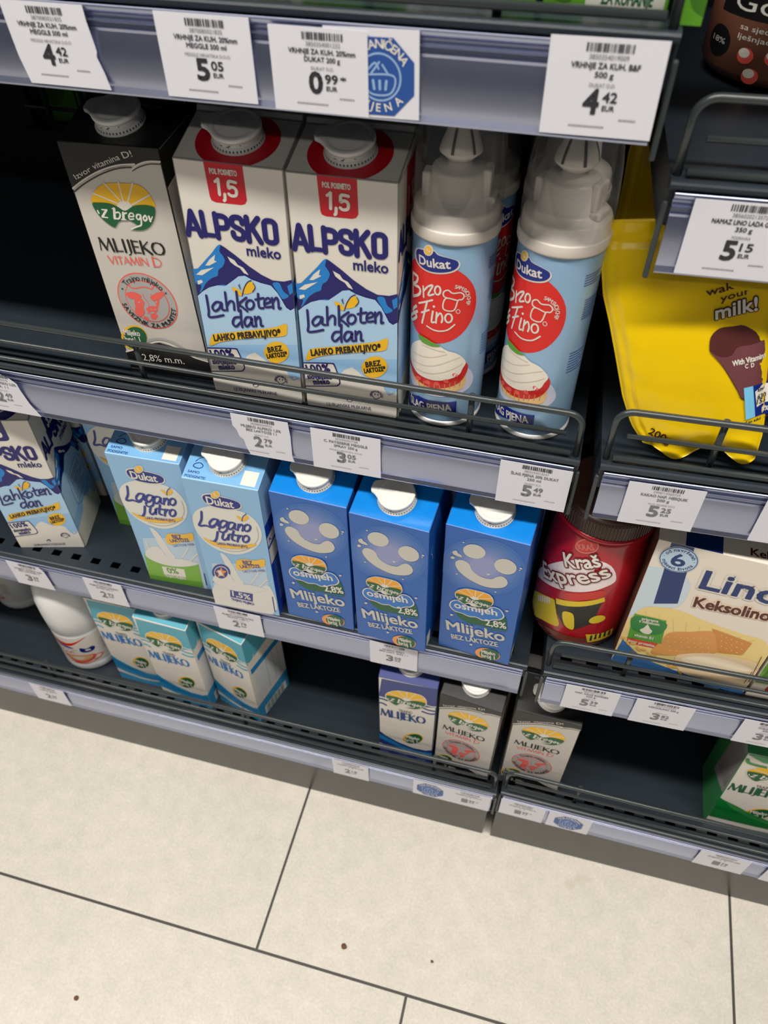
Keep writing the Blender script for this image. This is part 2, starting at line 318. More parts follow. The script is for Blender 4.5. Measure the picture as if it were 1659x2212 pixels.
ART={
'vitamin':[('p','black',1,[(-39.6,199.1),(39.4,201),(39.6,191.5),(33,190.8),(26.4,189.4),(19.5,186.4),(17.5,187),(3.5,184.7),(-12.3,179.5),(-28.1,171.4),(-40.2,163.7)]),('k','white',2,1.13,[(-39.9,164.6),(-27.8,172.3),(-12,180.3),(3.8,185.6),(18.1,187.6)],0),('k','ink',2,1,[(-40.1,161.7),(-27.3,169.9),(-11.5,178),(3.1,183.3),(14.8,185.1)],0),('k','white',2,1.08,[(14.1,182.7),(20.1,187.2),(29.1,190.3),(39.4,190.9)],0),('k','ink',2,0.72,[(15,182.6),(21.6,185.9),(29.9,188.5),(39.5,189)],0),('t','white',3,'Izvor',-33,172.5,16.9,3.81,26.5,''),('t','white',3,'vitamina',-15.6,181.3,25.2,4.1,20.8,''),('t','white',3,'D!',10.8,191.1,7.9,4.31,15,''),('s','yellow',2,[(-26,155.2),(-23.5,161.7),(-18.4,167),(-12.6,170.6),(-5.6,172.1),(3.8,172.8),(12.8,173),(18.9,171.6),(23.1,167.5),(25.3,162.2),(25.3,156.6),(9.8,153.4),(-11.7,152.7)]),('k','white',3,1.17,[(-5,157.1),(-22.2,163)],0),('k','white',3,1.14,[(-0.9,158.4),(-10.9,171.7)],0),('k','white',3,1.13,[(0.8,159.5),(1.1,173.4)],0),('k','white',3,1.13,[(4.6,159.2),(12.6,173.8)],0),('k','white',3,1.14,[(7.5,157),(23.7,165.7)],0),('p','white',4,[(6.7,154.3),(5.7,152.9),(4.2,151.7),(2.4,150.8),(0.3,150.2),(-1.7,150.2),(-3.5,150.5),(-4.9,151.3),(-5.7,152.5),(-6,153.9),(-5.6,155.3),(-4.6,156.7),(-3.1,157.9),(-1.2,158.9),(0.8,159.4),(2.8,159.4),(4.5,159.1),(5.9,158.3),(6.8,157.1),(7,155.8)]),('s','green',5,[(-25.9,155.2),(-19.9,156.4),(-11.8,156.5),(-5.7,154.8),(0,151.8),(7.9,156),(14.9,157.6),(21.5,157.7),(25.3,156.3),(24.4,151),(20.5,144.3),(15.5,139.7),(9.2,137.2),(0.4,137.2),(3.8,139.4),(7.2,140.7),(5.9,142.2),(1.8,144.2),(-2.9,144.4),(-8.2,142.2),(-12.3,137.7),(-16.1,138.8),(-20.9,142.9),(-24.5,148.4)]),('k','white',6,1.34,[(-23.1,149.8),(-22.7,147.9)],0),('k','white',6,1.06,[(-19.2,151),(-14.9,151.2)],0),('k','white',6,1.75,[(-15.5,150.9),(-20.5,145.3)],0),('k','white',6,1.07,[(-20.9,145),(-16.3,145)],0),('k','white',6,2.01,[(-8.5,152.8),(-10.4,144.9)],0),('k','white',6,0.92,[(-10.1,152.6),(-7.9,152.8)],0),('k','white',6,1.33,[(-8.4,149.5),(-5.5,150.1),(-4.9,147.8),(-7.1,145),(-9.8,145)],0),('k','white',6,2,[(-1.8,150.1),(-3,145.1)],0),('k','white',6,1.32,[(-1.5,149.3),(0.9,150.3)],0),('k','white',6,0.93,[(-4.8,144.7),(-1.2,144.9)],0),('k','white',6,1.18,[(2.3,147.7),(6.1,148),(6,150.3),(3.8,150.1),(2,147.6),(2.4,145.4),(5.5,145.9)],0),('k','white',6,1.31,[(11.9,149.8),(9.5,149.6),(8.3,147.2),(9.5,145.8),(11.5,147.5),(12.3,150.1),(11.5,144.7),(10.4,141.5),(7.3,140.2),(4,138.8),(1.2,137.5)],0),('k','white',6,1.45,[(16.1,149.7),(13.9,147.5),(14.6,145.3),(16.8,147.2),(16.1,149.7)],0),('k','white',6,1.71,[(18.9,149.2),(19.2,145.4)],0),('k','white',6,0.91,[(19.2,145.4),(21.8,149.2)],0),('k','black',3,0.91,[(-31.1,116.67),(-29.68,126.81)],0),('k','black',3,2.02,[(-29.68,126.81),(-25.64,117.82)],0),('k','black',3,0.91,[(-25.64,117.82),(-21.81,127)],0),('k','black',3,2.02,[(-21.81,127),(-19.89,116.95)],0),('k','black',3,2.02,[(-17.52,127.11),(-17.27,117.01)],0),('k','black',3,0.91,[(-17.28,117.32),(-11.8,117.65)],0),('k','black',3,2.02,[(-9.65,127.3),(-9.4,117.21)],0),('k','black',3,2.02,[(-5.12,127.42),(-4.88,117.82)],0),('k','black',3,0.91,[(-4.88,117.82),(-5.67,115.78),(-7.2,115.04)],0),('k','black',3,2.02,[(-2.02,127.49),(-1.77,117.4)],0),('k','black',3,0.91,[(-2.01,127.19),(3.12,127.32)],0),('k','black',3,0.91,[(-1.9,122.65),(2.63,122.76)],0),('k','black',3,0.91,[(-1.78,117.7),(3.71,117.83)],0),('k','black',3,2.02,[(5.38,127.68),(5.63,117.58)],0),('k','black',3,0.91,[(5.98,122.64),(11.58,127.83)],0),('k','black',3,2.02,[(7.05,122.87),(13.02,117.76)],0),('k','black',3,1.92,[(16.47,118.94),(15.09,120.67),(14.56,122.85),(14.98,125.06),(16.27,126.85)],0),('k','black',3,1.92,[(22.4,119.09),(23.68,120.88),(24.1,123.09),(23.57,125.27),(22.2,127)],0),('k','black',3,0.91,[(24.1,123.09),(23.69,124.93),(22.62,126.48),(21.05,127.49),(19.21,127.82),(17.4,127.4),(15.88,126.31),(14.88,124.71),(14.56,122.85),(14.97,121.01),(16.04,119.46),(17.62,118.45),(19.45,118.12),(21.27,118.54),(22.79,119.63),(23.79,121.22)],1),('k','coral',3,1.07,[(-27.25,111.97),(-24.39,105.79)],0),('k','coral',3,0.57,[(-24.39,105.79),(-22.09,112.23)],0),('k','coral',3,1.07,[(-20.65,112.3),(-20.33,106)],0),('k','coral',3,1.07,[(-17,112.48),(-16.68,106.18)],0),('k','coral',3,0.57,[(-19.33,112.18),(-14.58,112.41)],0),('k','coral',3,0.57,[(-13.79,106.33),(-11.49,112.76)],0),('k','coral',3,1.07,[(-11.49,112.76),(-8.42,106.6)],0),('k','coral',3,0.57,[(-12.8,108.59),(-9.91,108.73)],0),('k','coral',3,0.57,[(-7.8,106.63),(-7.16,112.98)],0),('k','coral',3,1.07,[(-7.16,112.98),(-4.67,107.42)],0),('k','coral',3,0.57,[(-4.67,107.42),(-2.61,113.21)],0),('k','coral',3,1.07,[(-2.61,113.21),(-1.33,106.95)],0),('k','coral',3,1.07,[(0.14,113.34),(0.46,107.04)],0),('k','coral',3,0.57,[(2.25,107.13),(1.93,113.43)],0),('k','coral',3,1.07,[(1.93,113.43),(7.06,107.37)],0),('k','coral',3,0.57,[(7.06,107.37),(6.75,113.68)],0),('k','coral',3,1.37,[(12,115.07),(12,107.04)],0),('k','coral',3,0.72,[(12,114.83),(15.31,114.67),(18.25,112.65),(18.53,110.24),(16.23,107.51),(12,107.28)],0),('p','coral',1,[(23,73.6),(22.6,78.2),(21.4,82.6),(19.5,86.7),(16.9,90.4),(13.6,93.7),(9.9,96.3),(5.7,98.2),(1.3,99.4),(-3.2,99.8),(-7.8,99.4),(-12.2,98.2),(-16.3,96.3),(-20,93.7),(-23.3,90.4),(-25.9,86.7),(-27.8,82.6),(-29,78.2),(-29.4,73.6),(-29,69.1),(-27.8,64.7),(-25.9,60.5),(-23.3,56.8),(-20,53.6),(-16.3,50.9),(-12.2,49),(-7.8,47.8),(-3.2,47.4),(1.3,47.8),(5.7,49),(9.9,50.9),(13.6,53.6),(16.9,56.8),(19.5,60.5),(21.4,64.7),(22.6,69.1)]),('p','sealgrey',2,[(21.9,73.6),(21.6,78),(20.4,82.2),(18.6,86.2),(16.1,89.8),(13,92.9),(9.4,95.4),(5.4,97.2),(1.2,98.4),(-3.2,98.8),(-7.6,98.4),(-11.8,97.2),(-15.8,95.4),(-19.4,92.9),(-22.5,89.8),(-25,86.2),(-26.8,82.2),(-28,78),(-28.4,73.6),(-28,69.3),(-26.8,65),(-25,61),(-22.5,57.5),(-19.4,54.4),(-15.8,51.8),(-11.8,50),(-7.6,48.9),(-3.2,48.5),(1.2,48.9),(5.4,50),(9.4,51.8),(13,54.4),(16.1,57.5),(18.6,61),(20.4,65),(21.6,69.3)]),('p','coral',3,[(16.2,73.6),(15.9,77),(15,80.2),(13.6,83.3),(11.6,86.1),(9.2,88.5),(6.5,90.4),(3.4,91.8),(0.2,92.7),(-3.2,93),(-6.6,92.7),(-9.8,91.8),(-12.9,90.4),(-15.7,88.5),(-18.1,86.1),(-20,83.3),(-21.4,80.2),(-22.3,77),(-22.6,73.6),(-22.3,70.3),(-21.4,67),(-20,63.9),(-18.1,61.2),(-15.7,58.8),(-12.9,56.8),(-9.8,55.4),(-6.6,54.5),(-3.2,54.2),(0.2,54.5),(3.4,55.4),(6.5,56.8),(9.2,58.8),(11.6,61.2),(13.6,63.9),(15,67),(15.9,70.3)]),('p','sealgrey',4,[(15.4,73.6),(15.1,76.8),(14.3,80),(12.9,82.9),(11,85.6),(8.7,87.9),(6.1,89.7),(3.2,91.1),(0,91.9),(-3.2,92.2),(-6.4,91.9),(-9.6,91.1),(-12.5,89.7),(-15.2,87.9),(-17.5,85.6),(-19.3,82.9),(-20.7,80),(-21.5,76.8),(-21.8,73.6),(-21.5,70.4),(-20.7,67.3),(-19.3,64.3),(-17.5,61.7),(-15.2,59.4),(-12.5,57.5),(-9.6,56.1),(-6.4,55.3),(-3.2,55),(0,55.3),(3.2,56.1),(6.1,57.5),(8.7,59.4),(11,61.7),(12.9,64.3),(14.3,67.3),(15.1,70.4)]),('a','black',5,'Trajno mlijeko',-3.2,73.6,21.3,140,38,4.85,0,''),('a','black',5,'SAVEZNIK ZA IMUNITET',-3.2,73.6,23.1,190,352,3.94,1,'b'),('s','coral',5,[(-21,78.9),(-17.6,80.9),(-13,81.6),(-9,80.3),(-6.9,78.2),(-10.3,75.9),(-15,74.7),(-19.2,75.4)]),('s','coral',5,[(-12.7,77.1),(-9.3,76.7),(-6.9,74.8),(-6.4,71.5),(-8.3,67.9),(-8.1,64.5),(-9.8,60.5),(-13.1,58.2),(-16.4,59),(-17.3,63.3),(-15.4,67.8),(-15.5,71.6)]),('s','coral',5,[(0.7,78.5),(4.8,81.7),(9.2,84),(14.7,84.7),(13.3,81.6),(10.2,78.5),(6.5,76.2),(2.2,75.4)]),('s','coral',5,[(-6,66.7),(-2.7,69.2),(1.1,70.3),(4.7,69.6),(4.6,67.1),(2.2,64.6),(-1.7,64.7),(-4.6,63.1)]),('s','coral',5,[(-3.8,60.7),(-0.4,62.4),(3.1,62.2),(1.9,58.9),(-1.4,56.6),(-3.6,57.3)]),('s','coral',5,[(-10.8,58.8),(-8.2,58.9),(-6.5,57.2),(-6.3,54.7),(-8.9,55),(-10.5,56.7)]),('s','coral',5,[(6.4,75.9),(8.1,75.8),(6.7,71.7),(4.1,68.3),(4,71.3)]),('k','coral',5,1.18,[(-15.5,87.3),(-14.1,85.4),(-9.8,85.3),(-3.5,87.2),(1.5,86.9),(4.1,86.1),(6.4,89)],0),('k','coral',5,0.61,[(-5.5,81),(-4.7,76.6),(-2.7,73.2),(-2.7,69.2)],0),('k','coral',5,0.6,[(2.1,81.4),(3.1,75.5),(5.2,71.5)],0),('k','coral',5,0.62,[(-6.2,62.6),(-3.1,62),(1.1,63.5),(4.5,66.5)],0),('p','sealgrey',6,[(-10,71.9),(-10.6,71.5),(-11.4,71.4),(-11.9,71.8),(-11.8,72.4),(-11.2,72.9),(-10.4,73),(-9.9,72.6)]),('p','sealgrey',6,[(-0.6,67),(-1,66.5),(-1.7,66.3),(-2.3,66.4),(-2.4,66.8),(-2.1,67.3),(-1.4,67.6),(-0.8,67.5)]),('p','sealgrey',6,[(3.2,67.2),(2.8,66.7),(2.1,66.5),(1.6,66.6),(1.4,67),(1.8,67.5),(2.5,67.7),(3.1,67.6)]),('p','black',5,[(-22.1,83.4),(-22.5,82.8),(-23.1,82.5),(-23.5,82.7),(-23.6,83.2),(-23.2,83.8),(-22.6,84.1),(-22.1,83.9)]),('p','black',5,[(16.7,84),(16.3,83.5),(15.7,83.2),(15.3,83.4),(15.2,83.9),(15.5,84.4),(16.1,84.7),(16.6,84.6)]),('p','yellow',2,[(-15.1,33.4),(-17.7,29.4),(-21.3,25.9),(-25.3,23.4),(-29.5,22),(-33.4,21.9),(-36.6,23.1),(-38.8,25.6),(-39.7,29),(-39.4,33),(-37.8,37.1),(-35,41.1),(-31.5,44.5),(-27.5,46.9),(-23.5,48.2),(-19.7,48.3),(-16.6,47.1),(-14.4,44.7),(-13.4,41.5),(-13.6,37.6)]),('p','green',3,[(-15.2,33.4),(-17.6,29.8),(-20.7,26.7),(-24.4,24.4),(-28.1,23.2),(-31.6,23.1),(-34.5,24.2),(-36.5,26.4),(-37.4,29.5),(-37,33),(-35.6,36.8),(-33.2,40.3),(-30,43.3),(-26.4,45.5),(-22.8,46.7),(-19.4,46.7),(-16.6,45.7),(-14.6,43.6),(-13.7,40.6),(-13.9,37.2)]),('t','white',4,'Mlijeko',-34.6,37.1,15.1,5.42,3,'b'),('t','white',4,'broj 1',-35.4,29.5,14.5,6.18,3.5,'b'),('p','black',1,[(-40.3,17.3),(-28,21.9),(-13.4,29.8),(-3.4,32.9),(6.7,31),(17.5,25.9),(26.9,20.8),(39.1,18.5),(40.3,-2.5),(-40.1,1.8)]),('k','white',3,1.46,[(-40,18.4),(-27.6,23.3),(-13.1,30.8),(-3.1,34.3),(7.3,32.4),(18.2,27.3),(27.6,22.3),(39,19.5)],0),('k','sealgrey',2,2.59,[(-14,33.4),(-2.4,37),(9.3,35.4),(19.9,29.6),(29.2,24.2),(38.9,21.7)],0),('t','white',3,'2,8% m.m.',-24,11.7,39.9,6.8,2.7,'')],
'alpsko15':[('p','red',1,[(-16.9,200.2),(-15.9,175),(-15.1,172.6),(-12,171.5),(6.5,171.8),(9.5,172.8),(11.2,175.6),(10.9,199.6)]),('t','white',3,'POL POSNETO',-13.2,191.9,19.4,3.59,0.5,'bc'),('k','white',3,1.89,[(-10.41,186.46),(-7.85,188.61)],0),('k','white',3,2.23,[(-7.85,188.61),(-8.3,177.57)],0),('k','white',3,2.23,[(-4.39,178.32),(-4.72,174.69),(-5.47,173.64)],0),('k','white',3,2.23,[(4.64,187.53),(-0.3,187.74),(-0.84,183.13),(0.61,183.98),(2.72,183.89),(4.25,182.47),(4.34,180.21),(3.56,178.44),(1.59,177.73),(-0.17,177.92),(-1.37,178.87)],0),('k','alpnavy',3,4.15,[(-37.32,144.29),(-32.59,162.67)],0),('k','alpnavy',3,4.15,[(-32.59,162.67),(-27.28,144.45)],0),('k','alpnavy',3,3.53,[(-35.52,149.44),(-29.25,149.54)],0),('k','alpnavy',3,4.15,[(-24.43,162.79),(-24.16,145.41)],0),('k','alpnavy',3,3.53,[(-24.17,145.96),(-17.02,146.07)],0),('k','alpnavy',3,4.15,[(-14.4,162.95),(-14.11,144.66)],0),('k','alpnavy',3,4.15,[(-14.38,161.67),(-9.36,161.75),(-6.45,160.33),(-5.9,157.6),(-6.35,154.29),(-9.22,152.79),(-14.23,152.71)],0),('k','alpnavy',3,4.15,[(5.51,158.14),(5.22,160.52),(3.44,162.14),(0.05,162.08),(-2.06,160.4),(-2.26,157.29),(-0.72,155.3),(3.58,153.35),(5.49,151.37),(5.67,148.26),(3.69,146.03),(0.18,145.98),(-1.85,147.59),(-2.27,150.33)],0),('k','alpnavy',3,4.15,[(9.07,163.32),(9.36,145.03)],0),('k','alpnavy',3,4.15,[(17.48,163.45),(10.47,154.19)],0),('k','alpnavy',3,4.15,[(12.58,155.69),(18.27,145.17)],0),('k','alpnavy',3,4.15,[(21.82,158.4),(22.04,160.78),(24.02,162.46),(27.53,162.52),(29.56,160.9),(29.85,158.53),(29.98,150.47),(29.77,148.09),(27.79,146.41),(24.27,146.36),(22.24,147.97),(21.95,150.35)],1),('t','alpnavy',3,'mleko',6.4,133.6,25.6,8.08,1,'b'),('p','alpnavy',1,[(-40.8,115),(-34.7,117.2),(-28.3,124.2),(-22.1,131),(-15.9,138.3),(-13.9,139.3),(-11,137.9),(-3.1,132.3),(6,125),(15.4,119),(23.8,115.5),(32.6,115.8),(41,119),(42.2,82.2),(-40.8,82.3)]),('s','alpblue',2,[(-40.6,115),(-34.7,117.2),(-29.1,123.4),(-22.1,131),(-16.7,137.6),(-13.9,139.1),(-15.1,133.9),(-13.3,130.9),(-12,127.1),(-14.4,121.7),(-18.3,118.2),(-19.8,113.2),(-24.8,110.4),(-30.2,105.5),(-34.6,98.5),(-36.7,96.7),(-34.6,102.7),(-38.9,104.2)]),('p','white',3,[(-9.5,130.7),(-4.3,128.2),(-2.2,124.8),(1.7,123.1),(3.9,120),(5.3,117.3),(1.7,118.6),(-0.7,122.1),(-4.8,124.1),(-7.7,126.4)]),('p','white',3,[(-28.3,120.6),(-24.2,126.1),(-19,130.8),(-20.4,125.9),(-18.5,125.2),(-25,121)]),('p','white',3,[(-37.2,111.7),(-32.2,116.2),(-26.8,118.1),(-21.6,119.9),(-27.2,115.6),(-32.3,111.8)]),('p','white',3,[(-37.2,106.4),(-33.4,107.8),(-32.7,105.7),(-36.9,103.1)]),('s','alpblue',2,[(23.5,112.7),(28.7,114.2),(31.3,107.7),(35.4,103.9),(30.3,100.6),(27.8,104.4)]),('p','alpblue',2,[(34.8,112.4),(38.9,115.7),(38.9,107.5),(36.1,105)]),('s','alpblue',2,[(-22.6,103.8),(-17,106),(-12.6,105.3),(-20.2,102)]),('p','sky',4,[(-39.7,92.4),(-34.1,97.8),(-28.1,102.1),(-21.1,104.9),(-14.5,105.4),(-8.6,110.3),(-2.8,115.3),(2.2,116.5),(7.8,113.8),(14.6,112.1),(22.1,111.1),(26.6,105.6),(29.9,99.1),(32.6,93.5),(35.7,91.6),(39.1,94.1),(41.8,99.5),(42.6,70.3),(41.7,23.6),(-40.6,23.7)]),('p','skylow',5,[(-38.5,47.2),(41.2,60.9),(41.7,23.6),(-40.6,23.7)]),('p','white',6,[(-39.6,29.7),(-26.8,31.5),(-13.6,34.9),(-8.7,37.4),(-4.1,43.1),(1.9,46.6),(6.3,43.4),(11.4,39.1),(21.8,39.6),(26.4,36.7),(28.9,28.8),(32.3,23.2),(37.1,25.8),(41.5,32),(38.5,0.2),(-38.9,-0.3)]),('k','alpnavy',8,2.1,[(-31.7,94.6),(-31.7,88.1),(-31.9,80.7),(-32.5,75.3),(-26.9,76.1),(-20,78.7)],0),('k','alpnavy',8,2.06,[(-20.7,90.1),(-24.5,89.8),(-28.2,85),(-26.7,81.5),(-22.7,84.4),(-19.9,90.2),(-20.3,84.3),(-18,83.5)],0),('k','alpnavy',8,2.03,[(-15.6,99.9),(-15.9,90.6),(-16.1,83.8)],0),('k','alpnavy',8,2.02,[(-15.8,88),(-12.5,92.5),(-9.9,91.8),(-10.1,85.1)],0),('k','alpnavy',8,2.02,[(-6.2,102.1),(-6.5,92),(-6.7,84.7)],0),('k','alpnavy',8,2.03,[(1.3,97.8),(-5.6,91),(-3.1,88.9),(0.6,85.6)],0),('k','alpnavy',8,2.01,[(11.2,102.6),(10.7,91.1),(14.2,90.6)],0),('k','alpnavy',8,1.98,[(8.5,97.2),(15.2,99.6)],0),('k','alpnavy',8,1.98,[(15.5,94.3),(20.5,97.3),(19,100.2),(15.8,97.2),(15.8,91.9),(20.8,92.8)],0),('k','alpnavy',8,2,[(22.1,100.7),(22.2,91.6)],0),('k','alpnavy',8,1.97,[(22.5,97.1),(25.5,101.5),(26.8,98.6),(26.7,92.3),(28.3,92.8)],0),('k','alpnavy',8,2.1,[(-6.3,79.1),(-10.8,77.8),(-13.1,72.5),(-10.8,69.7),(-6.4,74.3)],0),('k','alpnavy',8,2.07,[(-4.9,85.7),(-5.5,77.5),(-5.5,69.9)],0),('k','alpnavy',8,2.08,[(2.9,80.3),(-0.9,79.7),(-3.1,74.9),(-1.7,71.2),(2,75.1),(3.4,80.1),(3.1,73.2),(4.6,72.5)],0),('k','alpnavy',8,2.08,[(6.2,81.5),(6.3,72.8)],0),('k','alpnavy',8,2.05,[(6.6,78.3),(9.2,81.9),(10.5,79.8),(10.4,74.1),(12,74)],0),('k','alpnavy',8,2.02,[(6.7,92.3),(5.4,89.3),(3,87.7),(0.9,88.6),(0.3,91.3),(1.6,94.4),(4,95.9),(6.1,95.1)],1),('s','yellow',7,[(-1.5,101.4),(0.1,106.5),(4,110.8),(7.7,112.2),(9.4,108.6),(7.9,104.7),(3.4,101.5)]),('s','yellow',7,[(-9.6,105.2),(-4.6,104.3),(-1.7,100.5),(-3.2,98.5),(-7.6,101)]),('k','alpnavy',8,0.8,[(-1.9,99),(0.5,105.9),(3.7,111.2),(7.1,113.5)],0),('k','alpnavy',8,0.67,[(8.2,111.4),(9.5,107.9),(7,103.8)],0),('k','alpnavy',8,0.54,[(-2.3,104.7),(-3.8,108)],0),('k','alpnavy',8,0.54,[(-2.9,105.1),(-2.9,108.8)],0),('s','yellow',7,[(-36.3,46.9),(-34.4,55),(-30.7,59.3),(-15.2,63.6),(5.9,69.5),(22.4,74.5),(31.3,79),(31.5,73),(28.9,67.4),(11.9,63),(-9.1,57.9),(-26.5,52.1)]),('t','black',9,'LAHKO PREBAVLJIVO*',-31.5,52.5,59.4,5.71,14.6,'bci'),('p','yellow',7,[(31.4,52.1),(30.6,48.7),(28.9,45.5),(26.3,42.6),(23.1,40.5),(19.8,39.4),(16.5,39.3),(13.6,40.4),(11.4,42.4),(10.2,45.1),(10,48.4),(10.9,51.8),(12.8,55),(15.4,57.8),(18.5,59.7),(21.8,60.8),(25,60.9),(27.8,59.9),(29.9,58),(31.2,55.3)]),('t','black',9,'BREZ',13.9,48.9,12.8,4.75,18.4,'bci'),('t','black',9,'LAKTOZE*',12.5,42.8,18.2,4.08,18.1,'bci'),('p','white',7,[(-39,44.2),(-16.1,47.5),(-12.7,45.9),(-9,31.1),(-10.4,26.8),(-14.2,24.8),(-38.6,20.3)]),('k','alpnavy',8,1.09,[(-39,44.2),(-16.1,47.5),(-12.7,45.9),(-9,31.1),(-10.4,26.8),(-14.2,24.8),(-38.6,20.3)],0),('t','alpnavy',9,'100%',-36.2,35.2,20.1,7.18,11.9,'bc'),('t','alpnavy',9,'slovensko',-36.4,28.5,21.3,4.95,9.3,'bc'),('t','alpnavy',9,'mleko',-31.5,23.3,14.3,5.55,13,'bc'),('a','alpnavy',9,'IZBRANA KAKOVOST',22,21.6,4.3,200,-20,2.03,0,'b'),('p','alpnavy',9,[(21.4,22.9),(21.2,22.2),(20.8,21.9),(20.4,22.1),(20.3,22.7),(20.5,23.3),(20.9,23.6),(21.3,23.4)]),('p','alpnavy',9,[(23.9,22.7),(23.7,22),(23.3,21.7),(22.9,21.9),(22.8,22.4),(23,23.1),(23.4,23.4),(23.8,23.2)]),('k','alpnavy',9,0.63,[(18.9,20.2),(21.2,17.7),(25,20.1)],0),('p','white',9,[(35.6,27.2),(35.4,26.4),(34.8,25.7),(34.1,25.4),(33.4,25.5),(32.9,25.9),(32.8,26.7),(33.1,27.5),(33.6,28.1),(34.3,28.5),(35,28.4),(35.5,27.9)]),('t','alpnavy',9,'LJUBLJANSKE MLEKARNE',-21.4,3.3,38.7,3.43,2.7,''),('p','alpnavy',8,[(1.6,13.3),(1.2,12.3),(0.4,11.4),(-0.7,10.8),(-1.9,10.6),(-2.9,10.8),(-3.6,11.4),(-3.7,12.3),(-3.4,13.3),(-2.5,14.1),(-1.4,14.7),(-0.3,15),(0.8,14.8),(1.4,14.2)]),('p','white',9,[(0.7,12.4),(0.4,11.9),(-0.3,11.3),(-1.3,11),(-2.2,11),(-2.9,11.2),(-3.1,11.7),(-2.8,12.3),(-2,12.8),(-1,13.1),(-0.1,13.2),(0.5,12.9)])],
